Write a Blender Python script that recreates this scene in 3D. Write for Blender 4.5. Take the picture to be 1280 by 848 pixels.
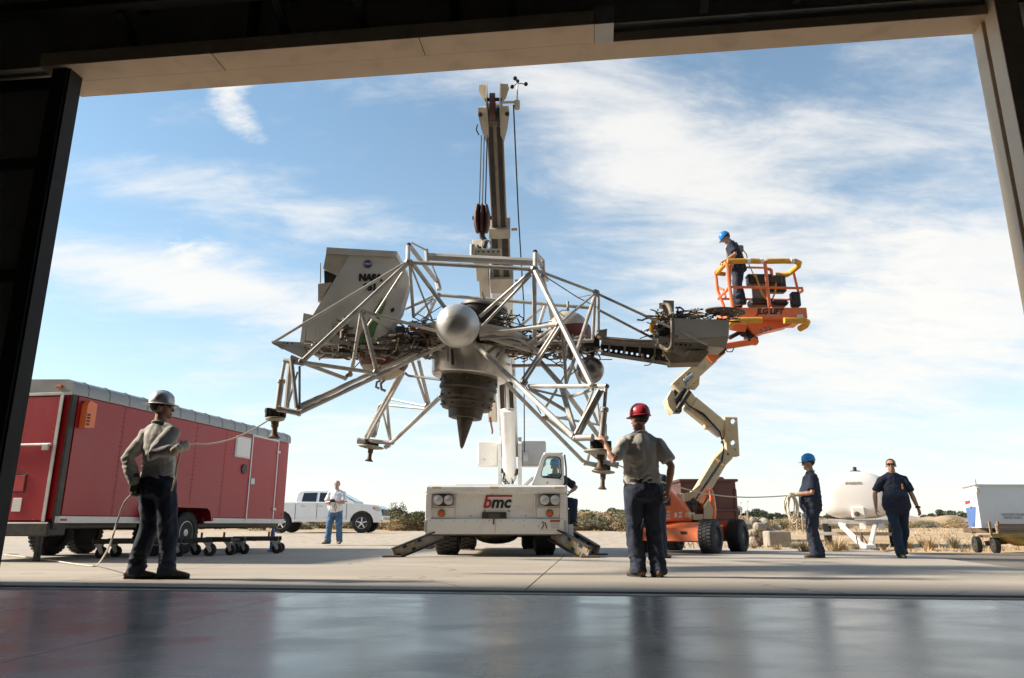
import bpy, bmesh, math, random
import numpy as np
from mathutils import Vector, Matrix, noise
V = Vector
R = math.radians
rnd = random.Random(7)
for o in list(bpy.data.objects):
    bpy.data.objects.remove(o)
SC = bpy.context.scene
COL = SC.collection

# ------------------------------------------------------------------ camera
CAMZ, PITCH, FPX = 0.54, R(14.4), 900.0
cam_d = bpy.data.cameras.new("camera")
cam_d.sensor_width = 36.0
cam_d.lens = 36.0 * FPX / 1280.0
cam_d.clip_start, cam_d.clip_end = 0.05, 6000.0
cam = bpy.data.objects.new("camera", cam_d)
COL.objects.link(cam)
cam.location = (0, 0, CAMZ)
cam.rotation_euler = (math.pi / 2 + PITCH, 0, 0)
SC.camera = cam

SUN_DIR = V((-1.0, 0.11, 0.64)).normalized()
SUN_EL = math.asin(SUN_DIR.z)
SUN_AZ = math.atan2(SUN_DIR.x, SUN_DIR.y)

# ------------------------------------------------------------------ world
world = bpy.data.worlds.new("World")
SC.world = world
world.use_nodes = True
def build_world():
    nt = world.node_tree
    N, L = nt.nodes, nt.links
    N.clear()
    out = N.new('ShaderNodeOutputWorld')
    bg = N.new('ShaderNodeBackground')
    bg.inputs['Strength'].default_value = 0.10
    L.new(bg.outputs[0], out.inputs[0])
    sky = N.new('ShaderNodeTexSky')
    sky.sky_type = 'NISHITA'
    sky.sun_disc = False
    sky.sun_elevation = SUN_EL
    sky.sun_rotation = SUN_AZ % (2 * math.pi)
    sky.altitude = 700
    sky.air_density = 1.0
    sky.dust_density = 0.6
    sky.ozone_density = 1.5
    tc = N.new('ShaderNodeTexCoord')
    sep = N.new('ShaderNodeSeparateXYZ')
    L.new(tc.outputs['Generated'], sep.inputs[0])
    def math_(op, a, b=None, c=None, clamp=False):
        n = N.new('ShaderNodeMath'); n.operation = op; n.use_clamp = clamp
        for i, q in enumerate((a, b, c)):
            if q is None: continue
            if isinstance(q, (int, float)): n.inputs[i].default_value = q
            else: L.new(q, n.inputs[i])
        return n.outputs[0]
    def dot(vec):
        n = N.new('ShaderNodeVectorMath'); n.operation = 'DOT_PRODUCT'
        L.new(tc.outputs['Generated'], n.inputs[0]); n.inputs[1].default_value = vec
        return n.outputs['Value']
    z = sep.outputs['Z']
    zz = math_('ADD', math_('MAXIMUM', z, 0.0), 0.22)
    cx = math_('DIVIDE', sep.outputs['X'], zz)
    cy = math_('DIVIDE', sep.outputs['Y'], zz)
    comb = N.new('ShaderNodeCombineXYZ')
    L.new(cx, comb.inputs[0]); L.new(cy, comb.inputs[1])
    def noise_(scale, stretch, ang, detail, dist, seed, rough=0.6):
        mp = N.new('ShaderNodeMapping')
        mp.inputs['Rotation'].default_value = (0, 0, ang)
        mp.inputs['Scale'].default_value = (scale, scale * stretch, 1)
        mp.inputs['Location'].default_value = (seed, seed * 1.7, seed)
        L.new(comb.outputs[0], mp.inputs[0])
        t = N.new('ShaderNodeTexNoise')
        t.inputs['Scale'].default_value = 1.0
        t.inputs['Detail'].default_value = detail
        t.inputs['Roughness'].default_value = rough
        t.inputs['Distortion'].default_value = dist
        L.new(mp.outputs[0], t.inputs['Vector'])
        return t.outputs['Fac']
    fibre = noise_(2.0, 2.4, R(-38), 12, 0.35, 3.1, 0.64)
    puff = noise_(7.0, 1.6, R(12), 10, 0.3, 9.7, 0.62)
    broad = noise_(0.55, 1.8, R(-35), 4, 0.5, 1.3, 0.5)
    def smooth(x, a, b):
        n = N.new('ShaderNodeMapRange'); n.interpolation_type = 'SMOOTHSTEP'
        L.new(x, n.inputs[0])
        n.inputs[1].default_value = a; n.inputs[2].default_value = b
        return n.outputs[0]
    def pix(px, py):
        v = (424 - py) / FPX; u = (px - 640) / FPX
        F = V((0, math.cos(PITCH), math.sin(PITCH))); U = V((0, -math.sin(PITCH), math.cos(PITCH)))
        return (V((1, 0, 0)) * u + U * v + F).normalized()
    # cirrus banks: centre, half length, half width, tilt of the long axis, weight
    def bank(px, py, a, b, ang, w):
        c = pix(px, py)
        e1 = V((1, 0, 0)); e1 = (e1 - c * e1.dot(c)).normalized(); e2 = c.cross(e1)
        if e2.z < 0: e2 = -e2
        t1 = e1 * math.cos(ang) + e2 * math.sin(ang); t2 = e2 * math.cos(ang) - e1 * math.sin(ang)
        p = math_('MULTIPLY', math_('SUBTRACT', dot(t1), t1.dot(c)), 1 / (a / FPX))
        q = math_('MULTIPLY', math_('SUBTRACT', dot(t2), t2.dot(c)), 1 / (b / FPX))
        d2 = math_('ADD', math_('MULTIPLY', p, p), math_('MULTIPLY', q, q))
        g = math_('EXPONENT', math_('MULTIPLY', d2, -1.0))
        front = smooth(dot(c), 0.2, 0.5)
        return math_('MULTIPLY', math_('MULTIPLY', g, front), w)
    def total(lst):
        s = lst[0]
        for q in lst[1:]: s = math_('ADD', s, q)
        return s
    banks = total([bank(770, 150, 260, 95, R(-38), 0.75), bank(900, 260, 260, 90, R(-30), 0.5),
                   bank(1130, 150, 130, 150, R(70), 0.55), bank(1120, 390, 220, 85, R(12), 1.15),
                   bank(330, 255, 330, 34, R(-12), 0.72), bank(250, 365, 240, 36, R(-16), 1.15),
                   bank(420, 400, 120, 50, R(-20), 0.45), bank(640, 560, 900, 70, 0, 0.5)])
    wedge = total([bank(296, 140, 62, 26, R(-62), 1.0), bank(330, 100, 70, 12, R(8), 0.7)])
    puffs = total([bank(240, 318, 46, 26, R(20), 1.2), bank(1110, 345, 150, 75, R(10), 0.95),
                   bank(1180, 430, 150, 45, R(5), 0.6), bank(800, 500, 200, 40, 0, 0.35)])
    B = math_('MINIMUM', total([banks, math_('MULTIPLY', puffs, .35)]), 1.25)
    t = total([math_('MULTIPLY', fibre, 0.85), math_('MULTIPLY', puff, 0.30), math_('MULTIPLY', broad, .14), math_('MULTIPLY', B, 0.27)])
    c1 = math_('MULTIPLY', smooth(t, 0.64, 1.06), 0.92)
    tw = total([math_('MULTIPLY', puff, 0.9), math_('MULTIPLY', fibre, 0.4), math_('MULTIPLY', wedge, 0.42)])
    c2 = math_('MULTIPLY', smooth(tw, 0.84, 1.16), 0.95)
    tp_ = total([math_('MULTIPLY', puff, 0.8), math_('MULTIPLY', puffs, 0.30)])
    c3 = math_('MULTIPLY', smooth(tp_, 0.60, 0.78), 0.85)
    cl = math_('SUBTRACT', 1.0, math_('MULTIPLY', math_('MULTIPLY', math_('SUBTRACT', 1.0, c1), math_('SUBTRACT', 1.0, c2)), math_('SUBTRACT', 1.0, c3)))
    cl = math_('MULTIPLY_ADD', cl, 0.86, 0.06)
    hz = math_('MULTIPLY', math_('EXPONENT', math_('MULTIPLY', math_('MAXIMUM', z, 0.0), -5.2)), 0.95)
    cov = math_('SUBTRACT', 1.0, math_('MULTIPLY', math_('SUBTRACT', 1.0, cl), math_('SUBTRACT', 1.0, hz)), clamp=True)
    tint = N.new('ShaderNodeMix'); tint.data_type = 'RGBA'; tint.blend_type = 'MULTIPLY'
    tint.inputs['Factor'].default_value = 1.0
    L.new(sky.outputs[0], tint.inputs['A']); tint.inputs['B'].default_value = SKY_GAIN
    mix = N.new('ShaderNodeMix'); mix.data_type = 'RGBA'
    L.new(cov, mix.inputs['Factor'])
    L.new(tint.outputs['Result'], mix.inputs['A'])
    mix.inputs['B'].default_value = CLOUD
    L.new(mix.outputs['Result'], bg.inputs['Color'])
SKY_GAIN = (0.305, 0.43, 0.425, 1)
CLOUD = (2.33, 2.26, 2.14, 1)
build_world()

# ------------------------------------------------------------------ sun
sun_d = bpy.data.lights.new("sun", 'SUN')
sun_d.energy = 2.0
sun_d.angle = R(5.0)
sun_d.color = (1.0, 0.89, 0.74)
sun = bpy.data.objects.new("sun", sun_d)
COL.objects.link(sun)
sun.rotation_euler = SUN_DIR.to_track_quat('Z', 'Y').to_euler()
sun.location = (-30, 10, 30)

vs = SC.view_settings
vs.view_transform = 'Standard'; vs.look = 'None'; vs.gamma = 1.0; vs.use_curve_mapping = False
vs.exposure = 2.18
SC.cycles.max_bounces = 8
SC.cycles.diffuse_bounces = 4
SC.cycles.glossy_bounces = 4

# ------------------------------------------------------------------ helpers
def at(px, py, d):
    """the place d metres ahead of the hangar mouth seen towards (px, py)"""
    v = (424 - py) / FPX; u = (px - 640) / FPX
    F = V((0, math.cos(PITCH), math.sin(PITCH))); U = V((0, -math.sin(PITCH), math.cos(PITCH)))
    q = V((1, 0, 0)) * u + U * v + F
    return V((0, 0, CAMZ)) + q * (d / q.y)

def perp(t):
    t = t.normalized()
    a = V((0, 0, 1)) if abs(t.z) < 0.9 else V((1, 0, 0))
    x = a.cross(t).normalized()
    return x, t.cross(x)

class MB:
    def __init__(s): s.v, s.f = [], []
    def add(s, vs_, fs):
        k = len(s.v)
        s.v += [V(p) for p in vs_]
        s.f += [tuple(i + k for i in f) for f in fs]
        return s
    def box(s, c, size, b=0.0, rot=None):
        hx, hy, hz = size[0] / 2, size[1] / 2, size[2] / 2
        c = V(c)
        vs_, fs = [], []
        if b <= 0:
            for sx in (-1, 1):
                for sy in (-1, 1):
                    for sz in (-1, 1): vs_.append(V((sx * hx, sy * hy, sz * hz)))
            fs = [(0, 1, 3, 2), (4, 6, 7, 5), (0, 4, 5, 1), (2, 3, 7, 6), (0, 2, 6, 4), (1, 5, 7, 3)]
        else:
            b = min(b, hx * .95, hy * .95, hz * .95)
            ix = {}
            for sx in (-1, 1):
                for sy in (-1, 1):
                    for sz in (-1, 1):
                        for a in range(3):
                            p = [sx * (hx - b), sy * (hy - b), sz * (hz - b)]
                            p[a] = (sx * hx, sy * hy, sz * hz)[a]
                            ix[(sx, sy, sz, a)] = len(vs_); vs_.append(V(p))
            def face(keys):
                pts = [vs_[ix[k]] for k in keys]
                cen = sum(pts, V()) / len(pts)
                n = (pts[1] - pts[0]).cross(pts[2] - pts[0])
                fs.append(tuple(ix[k] for k in (keys if n.dot(cen) > 0 else keys[::-1])))
            for a in range(3):
                o1, o2 = [i for i in range(3) if i != a]
                for sg in (-1, 1):
                    ks = []
                    for p, q in ((-1, -1), (1, -1), (1, 1), (-1, 1)):
                        k = [0, 0, 0]; k[a] = sg; k[o1] = p; k[o2] = q
                        ks.append((*k, a))
                    face(ks)
                for p in (-1, 1):
                    for q in (-1, 1):
                        k0 = [0, 0, 0]; k0[o1] = p; k0[o2] = q
                        A = list(k0); A[a] = -1; B = list(k0); B[a] = 1
                        face([(*A, o1), (*B, o1), (*B, o2), (*A, o2)])
            for sx in (-1, 1):
                for sy in (-1, 1):
                    for sz in (-1, 1): face([(sx, sy, sz, 0), (sx, sy, sz, 1), (sx, sy, sz, 2)])
        if rot is not None: vs_ = [rot @ p for p in vs_]
        return s.add([p + c for p in vs_], fs)
    def beam(s, p0, p1, w, h, b=0.0, up=V((0, 0, 1)), ext=0):
        """box from p0 to p1; w across, h along 'up'"""
        p0, p1 = V(p0), V(p1)
        y = (p1 - p0).normalized(); x = y.cross(V(up)).normalized(); z = x.cross(y)
        m = Matrix((x, y, z)).transposed()
        return s.box((p0 + p1) / 2, (w, (p1 - p0).length + ext, h), b, m)
    def cyl(s, p0, p1, r0, r1=None, n=10):
        p0, p1 = V(p0), V(p1)
        if r1 is None: r1 = r0
        x, y = perp(p1 - p0)
        vs_ = []
        for p, r in ((p0, r0), (p1, r1)):
            for i in range(n):
                a = 2 * math.pi * i / n
                vs_.append(p + x * (r * math.cos(a)) + y * (r * math.sin(a)))
        fs = [(i, (i + 1) % n, n + (i + 1) % n, n + i) for i in range(n)]
        fs += [tuple(range(n - 1, -1, -1)), tuple(range(n, 2 * n))]
        return s.add(vs_, fs)
    def tube(s, pts, r, n=6):
        pts = [V(p) for p in pts]
        m = len(pts)
        rr = r if isinstance(r, (list, tuple)) else [r] * m
        x = None; vs_ = []
        for i, p in enumerate(pts):
            t = (pts[min(i + 1, m - 1)] - pts[max(i - 1, 0)]).normalized()
            if x is None: x, y = perp(t)
            else:
                x = (x - t * x.dot(t)).normalized(); y = t.cross(x)
            for k in range(n):
                a = 2 * math.pi * k / n
                vs_.append(p + x * (rr[i] * math.cos(a)) + y * (rr[i] * math.sin(a)))
        fs = []
        for i in range(m - 1):
            for k in range(n):
                k2 = (k + 1) % n
                fs.append((i * n + k, i * n + k2, (i + 1) * n + k2, (i + 1) * n + k))
        fs += [tuple(range(n - 1, -1, -1)), tuple(range((m - 1) * n, m * n))]
        return s.add(vs_, fs)
    def lathe(s, prof, o, axis, n=24, xref=None):
        """prof: (radius, height along axis); ends closed"""
        o, ax = V(o), V(axis).normalized()
        x, y = perp(ax)
        if xref is not None:
            x = (V(xref) - ax * V(xref).dot(ax)).normalized(); y = ax.cross(x)
        vs_ = []
        for r, h in prof:
            for k in range(n):
                a = 2 * math.pi * k / n
                vs_.append(o + ax * h + x * (r * math.cos(a)) + y * (r * math.sin(a)))
        fs = []
        for i in range(len(prof) - 1):
            for k in range(n):
                k2 = (k + 1) % n
                fs.append((i * n + k, i * n + k2, (i + 1) * n + k2, (i + 1) * n + k))
        fs += [tuple(range(n - 1, -1, -1)), tuple(range((len(prof) - 1) * n, len(prof) * n))]
        return s.add(vs_, fs)
    def ell(s, c, r, seg=16, ring=10, rot=None):
        c = V(c)
        if isinstance(r, (int, float)): r = (r, r, r)
        vs_ = []
        for i in range(1, ring):
            th = math.pi * i / ring
            for k in range(seg):
                a = 2 * math.pi * k / seg
                vs_.append(V((r[0] * math.sin(th) * math.cos(a), r[1] * math.sin(th) * math.sin(a), r[2] * math.cos(th))))
        top = len(vs_); vs_.append(V((0, 0, r[2]))); bot = len(vs_); vs_.append(V((0, 0, -r[2])))
        fs = []
        for i in range(ring - 2):
            for k in range(seg):
                k2 = (k + 1) % seg
                fs.append((i * seg + k, (i + 1) * seg + k, (i + 1) * seg + k2, i * seg + k2))
        for k in range(seg):
            k2 = (k + 1) % seg
            fs.append((top, k, k2)); fs.append((bot, (ring - 2) * seg + k2, (ring - 2) * seg + k))
        if rot is not None: vs_ = [rot @ p for p in vs_]
        return s.add([p + c for p in vs_], fs)
    def prism(s, poly, vec):
        vec = V(vec); poly = [V(p) for p in poly]; n = len(poly)
        nrm = V()
        for i in range(n): nrm += poly[i].cross(poly[(i + 1) % n])
        if nrm.dot(vec) > 0: poly = poly[::-1]
        vs_ = poly + [p + vec for p in poly]
        fs = [tuple(range(n)), tuple(range(2 * n - 1, n - 1, -1))]
        fs += [((i + 1) % n, i, n + i, n + (i + 1) % n) for i in range(n)]
        return s.add(vs_, fs)
    def loft(s, pts, rads, side=V((1, 0, 0)), n=14, cap=0.8):
        """elliptical tube with rounded ends (body and cloth shapes)"""
        pts = [V(p) for p in pts]; m = len(pts)
        rads = [(q, q) if isinstance(q, (int, float)) else q for q in rads]
        rings = []
        for i in range(m):
            t = (pts[min(i + 1, m - 1)] - pts[max(i - 1, 0)]).normalized()
            x = side - t * side.dot(t)
            x = x.normalized() if x.length > 1e-4 else perp(t)[0]
            y = t.cross(x)
            if i == 0 and cap:
                rm = min(rads[0]) * cap
                for k in (0.98, 0.7): rings.append((pts[0] - t * rm * k, x, y, rads[0][0] * math.sqrt(max(0.0, 1 - k * k)) + .001, rads[0][1] * math.sqrt(max(0.0, 1 - k * k)) + .001))
            rings.append((pts[i], x, y, *rads[i]))
            if i == m - 1 and cap:
                rm = min(rads[-1]) * cap
                for k in (0.7, 0.98): rings.append((pts[-1] + t * rm * k, x, y, rads[-1][0] * math.sqrt(max(0.0, 1 - k * k)) + .001, rads[-1][1] * math.sqrt(max(0.0, 1 - k * k)) + .001))
        vs_ = []
        for p, x, y, a, b in rings:
            for k in range(n):
                w = 2 * math.pi * k / n
                vs_.append(p + x * (a * math.cos(w)) + y * (b * math.sin(w)))
        M = len(rings); fs = []
        for i in range(M - 1):
            for k in range(n):
                k2 = (k + 1) % n
                fs.append((i * n + k, i * n + k2, (i + 1) * n + k2, (i + 1) * n + k))
        fs += [tuple(range(n - 1, -1, -1)), tuple(range((M - 1) * n, M * n))]
        return s.add(vs_, fs)

WM = {}     # world matrix of every thing
def finish(me, sharp=35):
    if len(me.polygons):
        me.polygons.foreach_set('use_smooth', [True] * len(me.polygons))
        me.set_sharp_from_angle(angle=R(sharp))
    me.update()
def tag(o, label=None, cat=None, group=None, kind=None):
    if label: o['label'] = label
    if cat: o['category'] = cat
    if group: o['group'] = group
    if kind: o['kind'] = kind
    return o
def thing(name, label, cat, loc=(0, 0, 0), rz=0.0, group=None):
    o = bpy.data.objects.new(name, None)
    o.empty_display_size = 0.1
    COL.objects.link(o)
    o.location = loc; o.rotation_euler = (0, 0, rz)
    WM[o.name] = Matrix.Translation(V(loc)) @ Matrix.Rotation(rz, 4, 'Z')
    return tag(o, label, cat, group)
def link_mesh(name, me, mat, parent=None, label=None):
    o = bpy.data.objects.new(name, me)
    COL.objects.link(o)
    if mat is not None and not me.materials: me.materials.append(mat)
    if parent is not None:
        o.parent = parent
        WM[o.name] = WM.get(parent.name, Matrix.Identity(4))
    else: WM[o.name] = Matrix.Identity(4)
    if label: o['label'] = label
    return o
def obj(name, mb, mat, parent=None, world=True, sharp=35, label=None):
    vs_ = mb.v
    if world and parent is not None and parent.name in WM:
        im = WM[parent.name].inverted()
        vs_ = [im @ p for p in vs_]
    me = bpy.data.meshes.new(name)
    me.from_pydata([tuple(p) for p in vs_], [], mb.f)
    me.validate()
    finish(me, sharp)
    return link_mesh(name, me, mat, parent, label)
def copy_tree(o, parent=None):
    c = o.copy(); COL.objects.link(c)
    if parent is not None: c.parent = parent
    for ch in [q for q in o.children]: copy_tree(ch, c)
    return c
def text_mesh(body, size, mat, name, parent, origin, xdir, ydir, depth=0.004, shear=0.0, align='CENTER', label=None, bold=0.0, sx=1.0):
    cu = bpy.data.curves.new(name, 'FONT')
    cu.body = body; cu.size = size; cu.extrude = depth; cu.shear = shear
    cu.align_x = align; cu.align_y = 'CENTER'; cu.offset = bold; cu.resolution_u = 3
    t = bpy.data.objects.new("tmp", cu); COL.objects.link(t)
    me = bpy.data.meshes.new_from_object(t.evaluated_get(bpy.context.evaluated_depsgraph_get()))
    bpy.data.objects.remove(t)
    x = V(xdir).normalized(); y = (V(ydir) - x * V(ydir).dot(x)).normalized(); zc = x.cross(y)
    M = Matrix.Translation(V(origin)) @ Matrix((x, y, zc)).transposed().to_4x4() @ Matrix.Diagonal((sx, 1, 1, 1))
    if parent is not None and parent.name in WM: M = WM[parent.name].inverted() @ M
    me.transform(M)
    me.materials.clear()
    for p in me.polygons: p.material_index = 0
    return link_mesh(name, me, mat, parent, label)

# ------------------------------------------------------------------ materials
MATS = {}
M_PLACE = 0
def pm(name, col, rough=0.55, metal=0.0, var=0.12, scale=5.0, bump=0.04, fine=60.0, dirt=None, dirt_amt=0.5, dirt_scale=3.0, spec=0.5, stretch=(1, 1, 1), coat=0.0, chips=None, chip_amt=.8, chip_at=.64):
    if name in MATS: return MATS[name]
    m = bpy.data.materials.new(name); m.use_nodes = True
    nt = m.node_tree; N, L = nt.nodes, nt.links
    b = N['Principled BSDF']
    b.inputs['Roughness'].default_value = rough
    b.inputs['Metallic'].default_value = metal
    b.inputs['Specular IOR Level'].default_value = spec
    if coat: b.inputs['Coat Weight'].default_value = coat; b.inputs['Coat Roughness'].default_value = 0.12
    tc = N.new('ShaderNodeTexCoord')
    mp = N.new('ShaderNodeMapping'); mp.inputs['Scale'].default_value = stretch
    L.new(tc.outputs['Object'], mp.inputs[0])
    def nz(sc, det=5):
        t = N.new('ShaderNodeTexNoise'); t.inputs['Scale'].default_value = sc; t.inputs['Detail'].default_value = det
        L.new(mp.outputs[0], t.inputs['Vector']); return t.outputs['Fac']
    def rng(x, a, b_, c, d):
        n = N.new('ShaderNodeMapRange'); L.new(x, n.inputs[0])
        for i, q in enumerate((a, b_, c, d)): n.inputs[i + 1].default_value = q
        return n.outputs[0]
    n1 = nz(scale)
    mx = N.new('ShaderNodeMix'); mx.data_type = 'RGBA'
    L.new(rng(n1, .3, .7, 0, 1), mx.inputs['Factor'])
    mx.inputs['A'].default_value = (*[max(0, c * (1 - var)) for c in col], 1)
    mx.inputs['B'].default_value = (*[min(1, c * (1 + var)) for c in col], 1)
    res = mx.outputs['Result']
    if dirt:
        d = N.new('ShaderNodeMix'); d.data_type = 'RGBA'
        n2 = nz(dirt_scale, 9)
        L.new(rng(n2, .52, .72, 0, dirt_amt), d.inputs['Factor'])
        L.new(res, d.inputs['A']); d.inputs['B'].default_value = (*dirt, 1)
        res = d.outputs['Result']
    if chips:
        d = N.new('ShaderNodeMix'); d.data_type = 'RGBA'
        n3 = nz(11.0, 7)
        L.new(rng(n3, chip_at, chip_at + .03, 0, chip_amt), d.inputs['Factor'])
        L.new(res, d.inputs['A']); d.inputs['B'].default_value = (*chips, 1)
        res = d.outputs['Result']
    L.new(res, b.inputs['Base Color'])
    L.new(rng(n1, .2, .8, max(0, rough - .1), min(1, rough + .1)), b.inputs['Roughness'])
    if bump:
        bp = N.new('ShaderNodeBump'); bp.inputs['Strength'].default_value = bump; bp.inputs['Distance'].default_value = 0.02
        L.new(nz(fine, 3), bp.inputs['Height']); L.new(bp.outputs[0], b.inputs['Normal'])
    MATS[name] = m
    return m
def glass_mat():
    m = bpy.data.materials.new('window_glass'); m.use_nodes = True
    b = m.node_tree.nodes['Principled BSDF']
    b.inputs['Base Color'].default_value = (0.75, 0.9, 0.87, 1); b.inputs['Roughness'].default_value = 0.03
    b.inputs['Transmission Weight'].default_value = 0.9; b.inputs['IOR'].default_value = 1.1
    return m
M_ALU = pm('airframe_aluminium', (.52, .495, .46), .5, .12, .15, 3, .03, dirt=(.22, .175, .14), dirt_amt=.65, dirt_scale=5)
M_ALU2 = pm('airframe_dull_paint', (.36, .35, .33), .5, .2, .12, 3, .03, dirt=(.2, .16, .13), dirt_amt=.5)
M_PANEL = pm('cockpit_panel_grey', (.58, .575, .56), .5, .1, .08, 2, .03, dirt=(.38, .34, .3), dirt_amt=.45, dirt_scale=2.5)
M_SILVER = pm('polished_tank_metal', (.62, .61, .59), .42, .6, .06, 4, .02)
M_DTANK = pm('dull_tank_metal', (.30, .29, .275), .35, .8, .15, 5, .03, dirt=(.2, .15, .11), dirt_amt=.5)
M_COWL = pm('engine_cowl_metal', (.66, .63, .59), .30, .7, .12, 3, .03, stretch=(1, 1, .2), dirt=(.3, .25, .2), dirt_amt=.4)
M_EXH = pm('scorched_exhaust_metal', (.10, .085, .07), .5, .6, .3, 6, .08, dirt=(.24, .19, .14), dirt_amt=.6, dirt_scale=4)
M_BLACK = pm('black_rubber', (.018, .018, .019), .75, 0, .3, 12, .1)
M_DARK = pm('dark_steel', (.045, .043, .04), .5, .5, .3, 10, .06, dirt=(.12, .08, .05), dirt_amt=.6)
M_RUST = pm('rusty_steel', (.13, .09, .062), .65, .4, .3, 9, .1)
M_TAN = pm('faded_tan_fabric_wrap', (.22, .175, .13), .7, 0, .25, 12, .1)
M_BROWN = pm('brown_wiring', (.10, .068, .045), .6, 0, .35, 14, .1)
M_GREENP = pm('zinc_green_primer', (.08, .18, .06), .55, 0, .2, 4, .04)
M_REDT = pm('oxide_red_tank_paint', (.15, .028, .024), .5, 0, .2, 5, .04, dirt=(.12, .05, .04), dirt_amt=.6)
M_TANK_T = pm('weathered_tan_tank', (.5, .44, .36), .5, .1, .15, 5, .04, dirt=(.3, .22, .16), dirt_amt=.6)
M_WHITE = pm('white_vehicle_paint', (.79, .78, .75), .35, 0, .05, 2, .02, dirt=(.58, .48, .37), dirt_amt=.4, dirt_scale=3.2, coat=.15, chips=(.24, .13, .07), chip_amt=.7, chip_at=.67)
M_CLEANW = pm('clean_white_paint', (.8, .8, .79), .28, 0, .03, 2, .01, coat=.5)
M_CREAM = pm('cream_machine_paint', (.66, .53, .33), .42, 0, .06, 3, .03, dirt=(.4, .28, .17), dirt_amt=.4, dirt_scale=4, chips=(.2, .13, .08), chip_at=.67)
M_JIB = pm('weathered_offwhite_paint', (.58, .52, .44), .5, 0, .1, 4, .04, dirt=(.36, .28, .2), dirt_amt=.5, dirt_scale=5)
M_BOOMT = pm('greasy_boom_paint', (.30, .245, .19), .45, .1, .2, 4, .05, dirt=(.12, .08, .05), dirt_amt=.75, dirt_scale=4, stretch=(3, 1, 1))
M_ORANGE = pm('orange_machine_paint', (.86, .19, .06), .42, 0, .08, 3, .03, dirt=(.45, .13, .06), dirt_amt=.5, chips=(.3, .2, .15), chip_at=.67)
M_YELLOW = pm('yellow_foam_padding', (.70, .34, .035), .7, 0, .12, 10, .1)
M_BLUEHAT = pm('blue_hard_hat_plastic', (.02, .24, .62), .3, 0, .04, 3, .0)
M_REDHAT = pm('red_hard_hat_plastic', (.42, .03, .05), .3, 0, .06, 3, .0)
M_ALUHAT = pm('aluminium_hard_hat', (.66, .66, .67), .38, .55, .1, 8, .05)
M_SKIN = pm('skin', (.45, .25, .17), .5, 0, .1, 12, .03)
M_SKIN2 = pm('tanned_skin', (.40, .21, .14), .5, 0, .1, 12, .03)
M_GREYSH = pm('grey_work_shirt', (.40, .38, .355), .85, 0, .1, 8, .12, 200)
M_NAVY = pm('navy_work_cloth', (.014, .021, .042), .85, 0, .2, 8, .12, 200)
M_NAVYP = pm('navy_polo_cloth', (.008, .013, .035), .8, 0, .15, 8, .12, 200)
M_JEAN = pm('dark_denim', (.012, .025, .05), .85, 0, .3, 10, .15, 220)
M_JEANB = pm('blue_denim', (.06, .14, .26), .85, 0, .3, 10, .15, 220)
M_WSHIRT = pm('white_tee_cloth', (.74, .74, .76), .85, 0, .05, 8, .1, 200)
M_BOOT = pm('brown_boot_leather', (.09, .045, .025), .55, 0, .25, 14, .1)
M_TANSHOE = pm('tan_shoe_leather', (.28, .18, .09), .6, 0, .2, 14, .1)
M_HAIR = pm('dark_hair', (.03, .022, .016), .6, 0, .3, 40, .3)
M_HAIRG = pm('grey_hair', (.3, .27, .24), .6, 0, .2, 40, .3)
M_GLOVE = pm('pale_work_glove', (.5, .42, .3), .85, 0, .15, 20, .1)
M_GLOVED = pm('dark_work_glove', (.09, .08, .065), .8, 0, .2, 20, .1)
M_ROPE = pm('pale_rope', (.62, .55, .43), .8, 0, .12, 60, .3, 150)
M_GLASS = glass_mat()
M_DGLASS = pm('dark_tinted_glass', (.02, .024, .026), .05, 0, .1, 2, 0, coat=.5)
M_LENS = pm('headlight_lens', (.55, .55, .54), .22, .2, .05, 4, 0, coat=.8)
M_AMBER = pm('amber_lens', (.6, .12, .03), .25, 0, .1, 8, .02)
M_CHROME = pm('bright_wheel_metal', (.75, .75, .76), .18, .95, .05, 4, 0)
M_REDP = pm('faded_red_trailer_paint', (.33, .008, .015), .40, 0, .08, 1.6, .05, 9, dirt=(.36, .03, .035), dirt_amt=.35, dirt_scale=1.6, stretch=(1, 1, .45), chips=(.42, .2, .18), chip_amt=.3, chip_at=.69)
M_TRIM = pm('dull_aluminium_trim', (.52, .51, .5), .42, .4, .1, 6, .03)
M_ROOF = pm('grey_trailer_roof_metal', (.27, .265, .26), .4, .5, .1, 3, .05)
M_MAROON = pm('maroon_steel', (.085, .028, .022), .55, .1, .12, 3, .04)
M_WOOD = pm('weathered_wood', (.27, .19, .12), .8, 0, .25, 4, .15, 40, stretch=(.3, 6, 6))
M_YELP = pm('faded_yellow_paint', (.4, .26, .06), .6, 0, .2, 5, .05)
M_TANKW = pm('white_polythene_tank', (.72, .69, .655), .45, 0, .03, 2, .02)
M_BLUEP = pm('blue_paint', (.07, .15, .38), .45, 0, .05, 3, .02)
M_REDINK = pm('red_ink', (.42, .03, .03), .5, 0, .05, 3, 0)
M_INK = pm('black_ink', (.012, .012, .013), .5, 0, .1, 3, 0)
M_GREYINK = pm('faded_grey_ink', (.35, .34, .34), .6, 0, .1, 3, 0)
M_BLUEINK = pm('emblem_blue', (.02, .05, .25), .45, 0, .05, 3, 0)
M_WINK = pm('white_ink', (.8, .8, .8), .5, 0, .03, 3, 0)
M_BEIGE = pm('beige_steel_trim', (.78, .60, .43), .55, 0, .06, 2, .03, dirt=(.36, .27, .19), dirt_amt=.3)
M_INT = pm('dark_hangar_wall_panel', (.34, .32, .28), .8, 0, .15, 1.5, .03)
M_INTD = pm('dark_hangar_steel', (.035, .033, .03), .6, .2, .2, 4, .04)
M_CONC = pm('weathered_concrete_block', (.30, .26, .21), .9, 0, .15, 6, .3, 40)
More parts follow.
